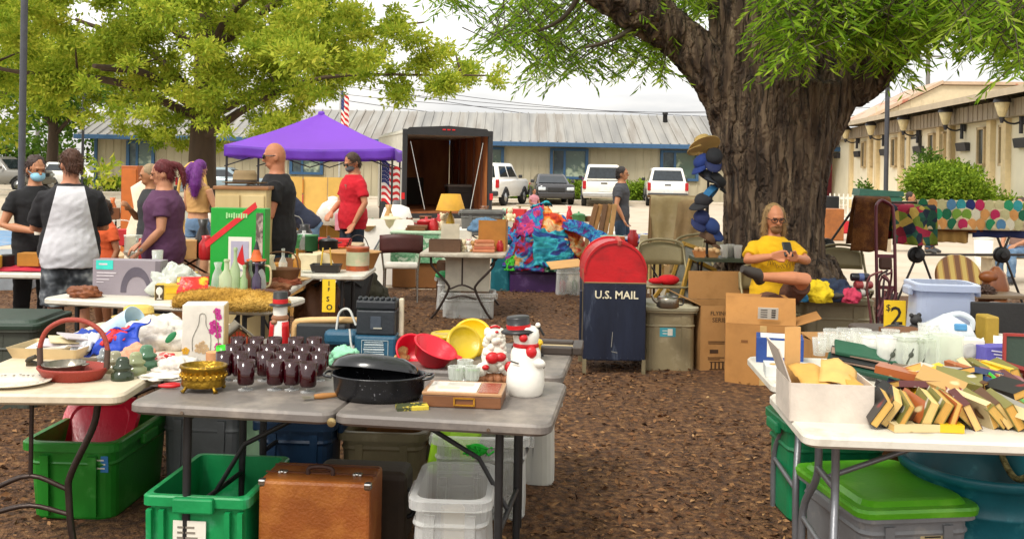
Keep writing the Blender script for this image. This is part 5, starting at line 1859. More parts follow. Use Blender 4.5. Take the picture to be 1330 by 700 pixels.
for i, (px, py, c, k, lb) in enumerate(((159, 494, '#3c4a36', 1.0, 'darkest green glass insulator, nearest the basket'), (190, 480, '#5d8a68', 1.1, 'tall sea green glass insulator at the table edge'), (176, 487, '#a9b184', 1.0, 'pale olive glass insulator between two green ones'),
                                        (149, 484, '#b7b292', .95, 'cream coloured insulator behind the darkest green one'), (136, 478, '#9aa0a0', .9, 'clear grey insulator behind the basket handle'))):
    t = thing('glass_insulator', lb, 'insulator', T(px, py), 0, 'glass insulators')
    t.scale = (k,) * 3
    m = glass(c, .55, .06)
    MB().lathe([(.043, 0), (.046, .006), (.046, .03), (.034, .038), (.032, .045), (.04, .052), (.04, .06), (.027, .068), (.026, .085), (.018, .098), (.001, .101)], n=24).part('skirt', m, t)
    MB().lathe([(.02, .002), (.018, .07)], n=12).part('pin_hole', mat('#4c5348', rough=.4), t)
t = thing('letter_tray', 'cream paper tray of old papers behind the basket', 'tray', T(72, 462), -5)
mb = MB()
mb.loft([rrect(.3, .2, .01, 0), rrect(.34, .25, .01, .055), rrect(.335, .245, .01, .055), rrect(.295, .195, .01, .004)], sm=False)
mb.part('tray', mat('#d0b88c'), t)
for k in range(4):
    MB().box((-.02 + .04 * k, .02 * k, .05 + .01 * k), (.2, .12, .006), rot=(6, -4 + 5 * k, 18 * k)).part('paper', (paper, mat('#c9c0c6'), mat('#d8c9a0'), mat('#b9b1b4'))[k], t)
t = thing('iron_bar_tool', 'rusty black iron tool lying behind the red basket', 'tool', T(80, 476), 4)
mb = MB()
mb.box((0, 0, .012), (.3, .03, .022), bev=.006)
mb.box((.12, .0, .02), (.1, .06, .03), rot=(0, 0, 14), bev=.008)
mb.tube([(-.1, .0, .012), (-.14, -.02, .03), (-.1, -.03, .05)], .01, k=3)
mb.part('bar', mat('#3b362a', rough=.7, col2='#5d4a30', c2s=9), t)
bl = mat('#153fb0', rough=.55, var=.12, bump=.15)
def drape(name, label, cat, P, m, loc, amp=.012, fr=9, th=.004, seed=0, n=18, rz=0):
    """a cloth patch stretched over four corner points and one lifted middle"""
    a, b, c, d, h = [Vector(q) for q in P[:4]] + [P[4]]
    zf = min(q.z for q in (a, b, c, d)) - .02
    mb = MB()
    def f(u, v):
        p = a.lerp(b, u).lerp(d.lerp(c, u), v)
        p.z += h * math.sin(PI * u) ** .7 * math.sin(PI * v) ** .7
        w = Vector((noise.noise((u * fr, v * fr * .5, seed)), noise.noise((u * fr, v * fr, seed + 4)), noise.noise((u * fr * .8, v * fr, seed + 8))))
        p += w * amp
        p.z = max(p.z, min(.004, zf))
        return p
    mb.sheet(f, n, n, th=th)
    return mb.solo(name, label, cat, m, loc=loc, rz=rz)
b0 = T(150, 462)
drape('blue_flag_cloth', 'royal blue cloth with a peaked fold on the cream table', 'cloth', ((-.14, -.06, .01), (.1, -.05, .03), (.13, .06, .17), (-.1, .08, .03), .05), bl, b0, .03, 5)
drape('red_flag_cloth', 'red cloth panel lying on the royal blue cloth', 'cloth', ((-.06, -.04, .06), (.05, -.03, .08), (.06, .05, .13), (-.08, .06, .10), .02), mat('#c3202c', rough=.6), b0, .02, 5, seed=3)
drape('white_flag_cloth', 'white cloth panel at the left of the royal blue cloth', 'cloth', ((-.2, -.06, .02), (-.1, -.05, .03), (-.08, .05, .1), (-.19, .07, .08), .03), mat('#d2d4d8', rough=.6), b0, .02, 5, seed=5)
crumple('blue_cloth_roll', 'dark blue rolled cloth behind the basket handle', 'cloth', T(114, 450), (.09, .06, .05), mat('#1c3f9c', rough=.7), 12)
crumple('plastic_carrier_bag', 'crumpled white plastic bag with a green mark', 'bag', T(207, 453), (.17, .09, .1), mat('#d3ccc2', rough=.4, bump=.5, bs=25), 4, amp=.3)
mb = MB()
mb.ball((0, 0, 0), (.035, .004, .016), 12)
mb.solo('green_badge', 'green oval printed tag on the crumpled white plastic bag', 'tag', mat('#1f7a4a'), loc=tuple(Vector(T(225, 455)) + Vector((.01, -.065, .075))), rot=(0, -48, 12))
crumple('yellow_wrapper', 'yellow wrapper tucked against the white plastic bag', 'wrapper', T(186, 440), (.05, .05, .07), mat('#e2cf5a', rough=.5, bump=.3), 14)
crumple('peach_cloth', 'peach pink cloth among the insulators', 'cloth', T(178, 470), (.07, .05, .05), mat('#d99a7d', rough=.9, bump=.2), 17)
crumple('red_patterned_cloth', 'red and white patterned cloth by the sea green insulator', 'cloth', T(210, 474), (.08, .05, .035), ramp_mat(((.42, '#c22a2a'), (.52, '#e2d8cc'), (.6, '#c23a3a')), 30), 18)
t = thing('water_pitcher', 'pale blue plastic pitcher lying on its side', 'pitcher', tuple(Vector(T(157, 442)) + Vector((0, 0, .07))), 0, None, rot=(64, 0, 70))
MB().lathe([(.05, -.1), (.055, -.09), (.068, .09), (.072, .1), (.068, .1), (.05, -.08)], n=24).part('jug', mat('#b8d3e2', rough=.35), t)
MB().tube([(.06, 0, .07), (.1, 0, .05), (.1, 0, -.04), (.055, 0, -.07)], .009, k=4).part('handle', mat('#b8d3e2', rough=.35), t)
t = thing('straw_hat', 'flat yellow straw hat at the far end of the cream table', 'hat', T(180, 412), 0)
MB().lathe([(.15, 0), (.155, .006), (.09, .014), (.085, .06), (.06, .07), (.001, .072)], n=32, sy=.8).part('crown', mat('#d0b25c', rough=.85, bump=.4, bs=150), t)
MB().lathe([(.0905, .015), (.0885, .03)], n=32, sy=.8).part('band', mat('#a9873c'), t)

# dark bag and boxes under the white tables behind
crumple('brown_leather_bag', 'slouching brown leather bag under the white table', 'bag', tuple(at(410, 462) + Vector((0, .1, 0))), (.2, .16, .4), mat('#6d4526', rough=.6, var=.25, bump=.3, bs=20), 21)
t = thing('guitar_case', 'black upright case leaning under the white table behind the yellow sign', 'case', tuple(at(437, 440) + Vector((0, .25, 0))), 0, None, rot=(-8, 12, 0))
MB().box((0, 0, .35), (.34, .18, .7), bev=.06).part('shell', black, t)
MB().tube([(-.08, -.1, .5), (0, -.13, .53), (.08, -.1, .5)], .012, k=3).part('handle', black, t)
crumple('dark_coat', 'dark olive coat heaped under the corner of the white table', 'coat', tuple(at(468, 430) + Vector((0, .3, 0))), (.22, .2, .34), mat('#2d2a1c', rough=.95, bump=.4, bs=20), 24)
mb = MB()
mb.tube([(-.16, 0, 0), (-.16, 0, .55), (-.1, 0, .64), (.0, 0, .66), (.06, 0, .6), (.06, 0, 0)], .011, k=3)
mb.solo('chair_frame', 'bent dark tube frame standing under the white tables', 'frame', steel, loc=tuple(at(385, 452) + Vector((0, .4, 0))), rz=10)

# ---- yellow price signs on wire
def price_sign(label, loc, w, h, texts, rz=0, stake=.4):
    t = thing('price_sign', label, 'sign', loc, rz, 'yellow price signs')
    MB().box((0, 0, 0), (w, .004, h)).part('card', yel, t)
    mb = MB()
    for body, sz, x, z, bold in texts:
        mb.text(body, sz, (x, -.0035, z), bold=bold)
    mb.part('lettering', ink, t)
    MB().tube([(0, .006, -stake), (0, .006, h / 2 - .02)], .003, n=5).part('wire_stake', steel, t)
    return t
p = W(427, 384, 5.6)
price_sign('yellow hand lettered strip sign on a wire by the white table corner', tuple(p), .075, .19, (('1', .04, 0, .07, .02), ('F', .03, 0, .035, .02), ('S', .04, -.005, -.02, .02), ('O', .045, .005, -.068, .02)), 4, .42)
p = W(1162, 411, 5.7)
price_sign('yellow sign reading $2 on a wire by the glassware', tuple(p), .125, .19, (('$', .055, -.038, .05, .004), ('2', .15, .01, .0, .008), ('ea', .035, .012, -.075, .004)), -5, .2)

# ---- white table with the grey carton and the fur roll
t = thing('grey_carton', 'grey carton with a teal patch and a dark arch printed on it', 'carton', T(169, 382), -4)
MB().box((0, 0, .12), (.48, .12, .24), bev=.002).part('box', mat('#8f868d', rough=.6, var=.05), t)
mb = MB()
mb.box((-.155, -.0615, .205), (.12, .003, .062), m=0)
for k, (w, z) in enumerate(((.14, .15), (.12, .13), (.09, .105), (.05, .085))):
    mb.box((-.21 + w / 2, -.0615, z), (w, .003, .008 - .001 * k), m=1)
arc = [(.02 + .11 * math.cos(a) * 1.0, .02 + .175 * math.sin(a)) for a in np.linspace(PI, 0, 16)]
arc2 = [(.025 + .075 * math.cos(a), .02 + .11 * math.sin(a) ** .8) for a in np.linspace(0, PI, 16)]
mb.prism([(x + .05, z) for x, z in arc + arc2], .003, at=(0, -.0615, 0), m=2)
mb.box((-.165, -.063, .21), (.06, .002, .012), m=1)
mb.part('print', [mat('#39c8b8', rough=.5), mat('#c9c2c6'), mat('#57505c')], t)
mb = MB()
mb.box((.222, -.0615, .12), (.036, .003, .236))
mb.box((.222, -.064, .13), (.014, .002, .03), m=1)
mb.part('edge_panel', [mat('#6d656c'), paper], t)
t = thing('yellow_carton', 'yellow carton printed with a white goblet beside the grey one', 'carton', T(228, 388), 12)
MB().box((0, 0, .05), (.25, .12, .1), bev=.002).part('box', mat('#c9a42c'), t)
mb = MB()
mb.box((-.095, -.0615, .05), (.055, .003, .1))
mb.ball((-.095, -.064, .06), (.022, .003, .028), 12, m=1)
mb.box((-.095, -.064, .025), (.008, .003, .03), m=1)
mb.box((-.095, -.064, .01), (.03, .003, .006), m=1)
mb.box((.02, -.0615, .062), (.15, .003, .034), m=2)
mb.part('print', [mat('#4a3a1c'), paper, mat('#e0ac14')], t)
MB().box((0, 0, .07), (.13, .1, .14), bev=.002).solo('yellow_carton', 'plain square yellow carton behind the goblet carton', 'carton', mat('#cfae5a'), loc=T(243, 379), rz=8)
crumple('leather_satchel', 'folded brown leather satchel at the left end of the white table', 'satchel', T(110, 386), (.1, .07, .05), mat('#7a4320', rough=.5, var=.25, bump=.3), 31)
furm = ramp_mat(((.3, '#8a6420'), (.5, '#b98c34'), (.7, '#d8ae58')), scale=6, rough=.95, bump=.8, bs=60)
mb = MB()
def fur(u, v):
    a = 2 * PI * v
    x = -.38 + .76 * u
    e = math.sin(PI * min(max(u, .0), 1)) ** .25
    k = 1 + .18 * noise.noise((x * 5, math.cos(a) * 1.2, math.sin(a) * 1.2)) + .06 * noise.noise((x * 22, math.cos(a) * 5, math.sin(a) * 5))
    return (x, .075 * e * k * math.cos(a), .07 + .068 * e * k * math.sin(a) - .05 * (1 - e))
mb.sheet(fur, 60, 24)
fo = mb.solo('fur_roll', 'long golden fur roll lying along the front of the white table', 'fur', furm, loc=T(300, 404), rz=-6)
V0 = np.array([fur(u, v) for u, v in rng.random((7000, 2))])
Cn = np.stack([V0[:, 0], V0[:, 0] * 0, V0[:, 0] * 0 + .06], 1)
V, Fc = leaf_arrays(V0, unit(V0 - Cn) * .5 + rng.normal(size=V0.shape) * .8, .008 + .01 * rng.random(len(V0)), .003, .1)
np_obj('pile', np_mesh('pile', V, Fc, [furm]), fo)

t = thing('drinking_glass', 'plain clear tumbler standing behind the grey carton', 'glass', T(204, 366), 0)
MB().lathe([(.034, 0), (.042, .15), (.04, .15), (.032, .008)], n=20).part('tumbler', clr2, t)
MB().lathe([(.04, .146), (.043, .15), (.04, .152)], n=20).part('rim', clr2, t)
t.location.z = TZ + .09
MB().box((0, 0, .045), (.3, .14, .09), bev=.003).solo('wooden_crate', 'flat pale crate behind the grey carton under the tumbler', 'crate', mat('#b0a188'), loc=(t.location.x + .02, t.location.y, TZ))
# ================================================================== WHITE TABLES, MIDDLE GOODS, RIGHT TABLES
# generic small goods for the crowded tables
def g_box(mb, k): mb.box((0, 0, .06 * k), (.2 * k, .14 * k, .12 * k), bev=.004)
def g_tin(mb, k): mb.lathe([(.05 * k, 0), (.055 * k, .004), (.055 * k, .12 * k), (.058 * k, .122 * k), (.058 * k, .135 * k), (.001, .137 * k)], n=18)
def g_jar(mb, k): mb.lathe([(.04 * k, 0), (.05 * k, .02 * k), (.05 * k, .1 * k), (.03 * k, .13 * k), (.034 * k, .15 * k), (.001, .152 * k)], n=16)
def g_vase(mb, k): mb.lathe([(.035 * k, 0), (.055 * k, .06 * k), (.045 * k, .14 * k), (.022 * k, .2 * k), (.035 * k, .25 * k), (.03 * k, .25 * k)], n=18)
def g_bowl(mb, k): mb.lathe([(.04 * k, 0), (.085 * k, .05 * k), (.1 * k, .07 * k), (.094 * k, .07 * k), (.05 * k, .015 * k)], n=20)
def g_books(mb, k):
    for q in range(3):
        mb.box((.01 * q, 0, .018 + .034 * q), (.2 * k, .15 * k, .032), rot=(0, 0, 8 * q - 8), bev=.002)
def g_basket(mb, k):
    mb.lathe([(.09 * k, 0), (.12 * k, .1 * k), (.125 * k, .105 * k), (.115 * k, .1 * k), (.085 * k, .02 * k)], n=24, sy=.75, flute=.03, fn=24)
    mb.tube([(-.118 * k, 0, .1 * k), (-.08 * k, 0, .2 * k), (.08 * k, 0, .2 * k), (.118 * k, 0, .1 * k)], .006, k=4)
def g_bottle(mb, k): mb.lathe([(.035 * k, 0), (.038 * k, .01), (.038 * k, .15 * k), (.014 * k, .2 * k), (.013 * k, .26 * k), (.017 * k, .262 * k), (.015 * k, .275 * k)], n=16)
def g_plate(mb, k): mb.lathe([(.06 * k, .0), (.11 * k, .015 * k), (.112 * k, .02 * k), (.07 * k, .01 * k), (.001, .009 * k)], n=24)
def g_pot(mb, k):
    mb.lathe([(.08 * k, 0), (.095 * k, .02 * k), (.095 * k, .1 * k), (.1 * k, .105 * k), (.06 * k, .125 * k), (.015 * k, .13 * k), (.015 * k, .15 * k), (.001, .152 * k)], n=20)
    for s_ in (-1, 1):
        mb.tube([(s_ * .095 * k, -.03 * k, .08 * k), (s_ * .13 * k, 0, .085 * k), (s_ * .095 * k, .03 * k, .08 * k)], .006, k=3)
def g_toy(mb, k):
    mb.ball((0, 0, .05 * k), (.05 * k, .045 * k, .055 * k), 12)
    mb.ball((0, -.005, .125 * k), .036 * k, 12)
    for s_ in (-1, 1):
        mb.ball((s_ * .03 * k, 0, .155 * k), .014 * k, 8)
        mb.ball((s_ * .055 * k, -.015, .06 * k), (.018 * k, .02 * k, .03 * k), 8)
        mb.ball((s_ * .03 * k, -.045 * k, .015 * k), (.02 * k, .03 * k, .018 * k), 8)
KIND = {'box': (g_box, 'carton', 'box'), 'tin': (g_tin, 'tin', 'tin'), 'jar': (g_jar, 'jar', 'jar'), 'vase': (g_vase, 'vase', 'vase'), 'bowl': (g_bowl, 'bowl', 'bowl'),
        'books': (g_books, 'book_pile', 'books'), 'basket': (g_basket, 'wicker_basket', 'basket'), 'bottle': (g_bottle, 'bottle', 'bottle'), 'plate': (g_plate, 'plate', 'plate'), 'pot': (g_pot, 'cooking_pot', 'pot'), 'toy': (g_toy, 'stuffed_toy', 'toy')}
PAL = {'cream': '#d8c9a4', 'white': '#dcd8cc', 'brown': '#6d4526', 'tan': '#b98f58', 'red': '#b9262a', 'blue': '#38659a', 'green': '#3f7a48', 'dark': '#2c2a28', 'orange': '#c8682c', 'pink': '#d48a98',
       'yellow': '#d8b43a', 'grey': '#87847c', 'teal': '#3a8a8a', 'purple': '#6a4a86', 'amber': '#a8701f', 'mint': '#9cc4a4', 'glass': None}
SEEN = set()
def item(kind, colr, loc, k=1.0, rz=0, where='', extra=''):
    fn, nm, cat = KIND[kind]
    mb = MB()
    fn(mb, k)
    base = {'books': 'book stack', 'basket': 'handled basket', 'pot': 'lidded pot', 'toy': 'stuffed toy'}.get(kind, kind)
    c = 'clear glass' if colr == 'glass' else colr
    for pre in ('', 'small ', 'tall ' if kind in ('vase', 'bottle', 'tin', 'jar') else 'wide ', 'shorter ', 'worn ', 'second ', 'third '):
        lb = (pre + c + ' ' + base + ' ' + (extra + ' ' if extra else '') + where).strip()
        if lb not in SEEN:
            break
    SEEN.add(lb)
    m = glass('#eef0ea', .3, .05) if colr == 'glass' else mat(PAL[colr], rough=.35 if kind in ('vase', 'bowl', 'jar', 'plate', 'bottle', 'pot') else .7, var=.15)
    return mb.solo(nm, lb, cat, m, loc=loc, rz=rz)
def scatter(where, x0, x1, y0, y1, z, n, kinds, cols, kr=(.7, 1.2), seed=1, first=()):
    r = random.Random(seed)
    pts = []
    tries = 0
    while len(pts) < n and tries < 900:
        tries += 1
        p = (x0 + (x1 - x0) * r.random(), y0 + (y1 - y0) * r.random())
        if all((p[0] - q[0]) ** 2 + ((p[1] - q[1]) * .8) ** 2 > (.17 if tries < 400 else .12) ** 2 for q in pts):
            pts.append(p)
    pts.sort()
    m = len(pts)
    for i, p in enumerate(pts):
        kd, c = r.choice(kinds), r.choice(cols)
        pos = ('at the left end of', 'left of centre on', 'in the middle of', 'right of centre on', 'at the right end of')[min(4, int(5 * i / m))]
        item(kd, c, (p[0], p[1], z), kr[0] + (kr[1] - kr[0]) * r.random(), r.random() * 50 - 25, pos + ' ' + where)

# ---- green gift bag, bottles, pitcher and friends on the white tables
t = thing('gift_bag', 'large green gift bag with a red ribbon and a holiday picture', 'bag', (-2.0, 7.12, TZ), -4)
t.scale = (1.02, 1, 1.55)
gb = mat('#12952f', rough=.35, var=.06)
mb = MB()
mb.box((0, 0, .19), (.4, .12, .38), bev=.003)
mb.part('bag', gb, t)
mb = MB()
mb.box((-.05, -.063, .3), (.42, .003, .03), rot=(0, -28, 0))
mb.part('ribbon', mat('#c8242a', rough=.35), t)
mb = MB()
mb.box((.02, -.063, .15), (.17, .003, .19))
mb.box((.02, -.066, .155), (.13, .003, .14), m=1)
mb.prism([(-.02, .12), (.05, .11), (.03, .21)], .003, at=(.01, -.068, 0), m=2)
mb.box((.03, -.069, .105), (.12, .003, .018), rot=(0, 24, 0), m=3)
mb.part('picture', [paper, mat('#a9a4b8'), redp, mat('#e6e0d2')], t)
mb = MB()
mb.box((.16, -.0625, .23), (.05, .004, .26))
mb.part('side_gusset', mat('#5a4a44', col2='#b9a79a', c2s=18), t)
mb = MB()
for k in range(9):
    mb.box((-.08 + k * .018, -.0645, .345), (.012, .002, .02 if k % 3 else .028))
mb.part('lettering', mat('#9ad08c'), t)
for (px, py, h, c, r, lb, k) in ((294, 380, .26, '#c4cfa6', .05, 'broad pale green glass jug at the left of the bottles', 0), (305, 380, .34, '#b4c898', .034, 'tallest pale green bottle with a long neck', 1), (317, 380, .22, '#a9c48c', .03, 'slim pale green bottle beside the tallest', 1),
                                 (325, 379, .25, '#7d8f6c', .026, 'darker green slim bottle before the black pitcher', 1), (333, 381, .24, '#4a3a58', .032, 'smoky purple bottle before the black pitcher', 1)):
    t = thing('glass_bottle', lb, 'bottle', (T(px, py)[0] * .968, T(px, py)[1] - .22, TZ), 0, 'old glass bottles on the white table')
    m = glass(c, .62, .06)
    MB().lathe([(r, 0), (r * 1.04, .01), (r, h * .55), (r * .36, h * .72), (r * .32, h * .94)], n=18).part('body', m, t)
    MB().lathe([(r * .42, h * .93), (r * .45, h * .96), (r * .34, h)], n=14).part('lip', m, t)
t = thing('enamel_pitcher', 'black enamel pitcher with a cream panel behind the bottles', 'pitcher', (-1.8, 6.82, TZ), 0)
MB().lathe([(.06, 0), (.065, .01), (.062, .2), (.066, .23), (.058, .23)], n=22).part('body', mat('#1b1a1d', rough=.25), t)
MB().tube([(.06, 0, .2), (.1, 0, .18), (.1, 0, .07), (.06, 0, .04)], .008, k=4).part('handle', mat('#c9b489'), t)
t = thing('witch_hat_candle', 'orange and black cone shaped candle figure on the black pitcher', 'candle', (-1.8, 6.82, TZ + .232), 0)
MB().lathe([(.07, 0), (.07, .008), (.04, .012), (.03, .05), (.02, .08)], n=18).part('brim', mat('#c8581c'), t)
MB().lathe([(.022, .078), (.001, .15)], n=14).part('tip', black, t)
t = thing('baseball_mitt', 'worn brown leather mitt lying beside the purple bottle', 'mitt', (-1.62, 6.35, TZ), 10)
mb = MB()
mb.ball((0, 0, .045), (.13, .08, .05), 16)
for k in range(4):
    mb.ball((.06 + .02 * k, -.05 + .035 * k, .05), (.06, .02, .03), 10, rot=(0, 0, 12 * k))
mb.ball((.05, -.07, .055), (.02, .01, .016), 8, m=1)
mb.part('mitt', [mat('#4a2416', rough=.6, var=.3, bump=.4), ink], t)
t = thing('green_vase', 'tall waisted pale green glass vase at the corner of the white table', 'vase', T(380, 342), 0)
t.location.y += .02
MB().lathe([(.075, 0), (.08, .012), (.055, .03), (.045, .1), (.06, .2), (.085, .262), (.078, .262), (.05, .19), (.038, .1)], n=32, flute=.03, fn=16).part('vase', mat('#5fae6c', rough=.2, var=.08), t)
MB().lathe([(.085, .255), (.088, .262), (.082, .268)], n=32).part('rim', mat('#74c07e', rough=.2), t)
t = thing('crisp_packet', 'red and yellow shiny snack packet leaning by the bottles', 'packet', (-2.12, 6.42, TZ), 0, None, rot=(-20, 0, 14))
mb = MB()
mb.sheet(lambda u, v: (.2 * (u - .5), -.03 * math.sin(PI * u) * math.sin(PI * v), .16 * v), 10, 10)
mb.sheet(lambda u, v: (.2 * (u - .5), .03 * math.sin(PI * u) * math.sin(PI * v), .16 * v), 10, 10)
mb.part('packet', ramp_mat(((.4, '#c01818'), (.52, '#d0301c'), (.56, '#e2b21c'), (.7, '#e8cf4a')), 9, rough=.25, bump=.3), t)
crumple('clear_bag', 'silvery clear plastic bag of oddments beside the snack packet', 'bag', (-2.3, 6.62, TZ), (.17, .1, .13), glass('#d8dcd2', .55, .1), 41, amp=.4)
# round tin, dark tray, brown bowl
t = thing('round_tin', 'round orange banded tin with a pale green label and wire bail', 'tin', T(463, 352), 0)
t.location.y += .06
MB().lathe([(.1, 0), (.102, .006), (.1, .03), (.1, .19), (.104, .2), (.1, .206), (.001, .208)], n=28).part('body', mat('#b0552c', rough=.45, col2='#8f4a2a', c2s=12), t)
MB().lathe([(.1015, .045), (.1015, .165)], n=28, cap=(False, False)).part('label', mat('#aeb08e', rough=.6, col2='#c3b294', c2s=9), t)
MB().tube([(-.1, 0, .19), (-.06, 0, .28), (.0, 0, .31), (.06, 0, .28), (.1, 0, .19)], .004, k=4).part('bail', steel, t)
t = thing('cardboard_tray', 'round brown fibre bowl behind the orange tin', 'bowl', (T(450, 352)[0], T(450, 352)[1] + .28, TZ), 0)
MB().lathe([(.17, 0), (.22, .14), (.225, .145), (.21, .14), (.16, .01)], n=28, sx=1.15).part('bowl', mat('#a8743c', rough=.8), t)
MB().lathe([(.224, .14), (.23, .147), (.218, .15)], n=28, sx=1.15).part('rim', mat('#b98848'), t)
t = thing('baking_tray', 'dark rectangular baking tin left of the round orange tin', 'tray', T(423, 354), 0)
t.location.y += .02
mb = MB()
mb.loft([rrect(.22, .14, .02, 0), rrect(.26, .17, .02, .07), rrect(.25, .16, .02, .07), rrect(.21, .13, .02, .006)], sm=False)
mb.part('tin', mat('#26211f', rough=.4), t)
for i, (x, c) in enumerate(((-.05, '#d8b23c'), (.05, '#c9a040'))):
    MB().lathe([(.008, 0), (.007, .2)], n=8).solo('wooden_stick', ('left', 'right')[i] + ' yellow wooden stick standing in the dark baking tin', 'stick', mat(c), loc=(t.location.x + x, t.location.y, TZ + .01), rot=(0, 6 * (1 - 2 * i), 0))
scatter('the white bottle table', -2.3, -1.7, 7.25, 7.95, TZ, 15, ('box', 'jar', 'bowl', 'basket', 'plate', 'toy', 'bottle', 'vase'), ('brown', 'cream', 'dark', 'tan', 'amber', 'glass', 'glass'), seed=3)
scatter('the white table behind the grey carton', -2.75, -1.75, 6.62, 6.9, TZ, 10, ('bottle', 'jar', 'bowl', 'tin', 'vase', 'plate'), ('glass', 'amber', 'glass', 'dark', 'cream', 'white', 'brown'), (.6, 1.0), seed=61)
scatter('the table with the orange tin', -2.1, -1.6, 8.1, 8.7, TZ, 9, ('jar', 'plate', 'box', 'bowl'), ('cream', 'glass', 'brown', 'white'), seed=4)
for i, (x, y, c, k, lb) in enumerate(((-1.72, 6.95, '#7a4a2a', 1.0, 'brown twisted driftwood piece by the table edge'), (-1.72, 7.3, '#8f4a30', .9, 'red brown driftwood piece farther along the table edge'))):
    crumple('driftwood', lb, 'driftwood', (x, y, TZ), (.13, .06, .04), mat(c, rough=.8, var=.3, bump=.4), 50 + i, rz=30)
MB().lathe([(.03, 0), (.04, .05), (.036, .05), (.026, .006)], n=14).solo('yellow_cup', 'small yellow dish beside the brown mitt', 'dish', mat('#d8c01c'), loc=(-1.47 - .1, 6.3, TZ))
# cabinet with hat
t = thing('wooden_cabinet', 'pale wooden cabinet carrying a felt hat behind the green gift bag', 'cabinet', (-2.31, 8.35, 0), 4)
t.scale = (.86, 1, 1)
cab = ramp_mat(((.3, '#b9a06c'), (.55, '#d0ba88'), (.75, '#c2a874')), 3, stretch=(1, 1, .15), rough=.6, bump=.05)
MB().box((0, 0, .72), (.5, .36, 1.44), bev=.006).part('carcass', cab, t)
MB().box((0, 0, 1.45), (.54, .4, .03), bev=.006).part('top', mat('#8f6038', rough=.5), t)
for s_ in (-1, 1):
    MB().box((s_ * .12, -.186, .74), (.22, .016, 1.3), bev=.004).part('door', cab, t)
MB().ball((.02, -.2, .8), .012, 8).part('knob', brass, t)
t = thing('felt_hat', 'taupe felt hat with a dark band on the wooden cabinet', 'hat', (-2.31, 8.33, 1.465), 10)
felt = mat('#8a7453', rough=.9, var=.12)
mb = MB()
mb.lathe([(.19, .03), (.195, .034), (.15, .02), (.105, .024), (.1, .1), (.085, .135), (.04, .128), (.001, .12)], n=32, sy=.85)
mb.part('crown', felt, t)
MB().lathe([(.107, .022), (.103, .055)], n=32, sy=.85).part('band', mat('#3b2c20'), t)

# ---- goods on the far tables
lx = [('far table with the green ball', -6.9, -4.9, 15.4, 15.9, 10), ('the table behind the child', -5.4, -4.15, 10.6, 11.1, 9), ('the table between the two women', -3.75, -2.85, 9.1, 9.5, 7),
      ('the table before the red tee man', -2.85, -1.85, 10.3, 10.8, 9), ('the long lamp table', -2.1, -.9, 13.5, 14.1, 10), ('the brown table under the tent', -4.8, -2.5, 14.9, 15.5, 12),
      ('the low table behind the tie-dye pile', -.6, 1.8, 16.9, 17.5, 12), ('the table right of the grey tee man', 1.2, 2.05, 11.5, 12.0, 5)]
for i, (w_, x0, x1, y0, y1, n) in enumerate(lx):
    scatter(w_, x0, x1, y0, y1, TZ, int(n * 1.5), ('box', 'tin', 'jar', 'vase', 'bowl', 'books', 'basket', 'plate', 'pot', 'toy', 'box', 'books'),
            ('cream', 'white', 'brown', 'tan', 'red', 'grey', 'green', 'glass', 'orange', 'dark', 'brown', 'mint')[:12], (.9, 1.7), seed=20 + i)
# under them: boxes on the ground
r_ = random.Random(77)
for i, (x, y, w, d_, h, c, lb) in enumerate(((-5.9, 15.6, .5, .4, .45, '#c8722c', 'orange brown carton under the far white table'), (-4.6, 10.9, .45, .4, .4, '#a67a48', 'brown carton under the table behind the child'), (-3.1, 9.5, .4, .3, .42, '#8a5a30', 'dark carton under the table between the women'),
                                             (-2.5, 10.5, .5, .4, .45, '#b98a4c', 'tan carton beside the bent shopper'), (-1.6, 13.9, .55, .4, .5, '#d0c4ac', 'cream carton under the long lamp table'), (-3.9, 15.1, .6, .4, .5, '#c07a3a', 'orange brown carton under the tent table'),
                                             (-2.9, 15.3, .5, .4, .42, '#d4b47a', 'pale carton under the tent table'), (-4.3, 12.6, .5, .35, .4, '#b9a088', 'grey brown carton on the paving behind the purple haired woman'), (-5.2, 13.4, .6, .45, .3, '#c9b08a', 'low tan carton on the paving at the left'),
                                             (.9, 15.5, .7, .4, .3, '#b04a34', 'red brown carton on the paving behind the tie-dye pile'), (1.6, 14.4, .6, .45, .28, '#c8bfa8', 'cream carton on the paving left of the grey tee man'), (-6.3, 12.2, .5, .4, .38, '#8a8f94', 'grey carton on the paving by the lamp post'),
                                             (2.4, 13.3, .5, .4, .34, '#b9986a', 'tan carton by the cloth rack'), (1.95, 10.9, .4, .3, .3, '#d6cdb4', 'white carton left of the draped rack'))):
    carton(lb, (x, y, .03), r_.random() * 30 - 15, w, d_, h, (('f', .14, 60), ('b', .14, 50)) if i % 2 else (('l', .15, 60), ('r', .15, 70)), m=mat(c, rough=.85))
t = thing('beach_ball', 'green and white ball on the far table', 'ball', tuple(Vector(W(174, 268, 15.6))), 0)
MB().ball((0, 0, 0), .17, 18).part('skin', ramp_mat(((.45, '#d8e6d4'), (.5, '#4fb87a'), (.6, '#58c088')), 3, bump=0, rough=.4), t)
MB().lathe([(.03, 0), (.03, .01)], at=(0, 0, .168), n=8).part('valve', wht, t)
t.location.z = TZ + .17
t = thing('rust_cabinet', 'narrow rust orange cabinet standing on the paving at the left', 'cabinet', (W(177, 0, 15.2).x, 15.2, 0))
MB().box((0, 0, .8), (.26, .3, 1.6), bev=.01).part('carcass', mat('#a8571c', rough=.5, var=.15), t)
MB().box((0, -.155, .8), (.22, .014, 1.5), bev=.004).part('door', mat('#b5601f', rough=.5), t)
t = thing('dress_form', 'cream garment hanging on a tall stand behind the plum tee woman', 'garment', (W(196, 0, 10.6).x, 10.6, 0))
MB().tube([(0, 0, .02), (0, 0, 1.5)], .015).part('pole', steel, t)
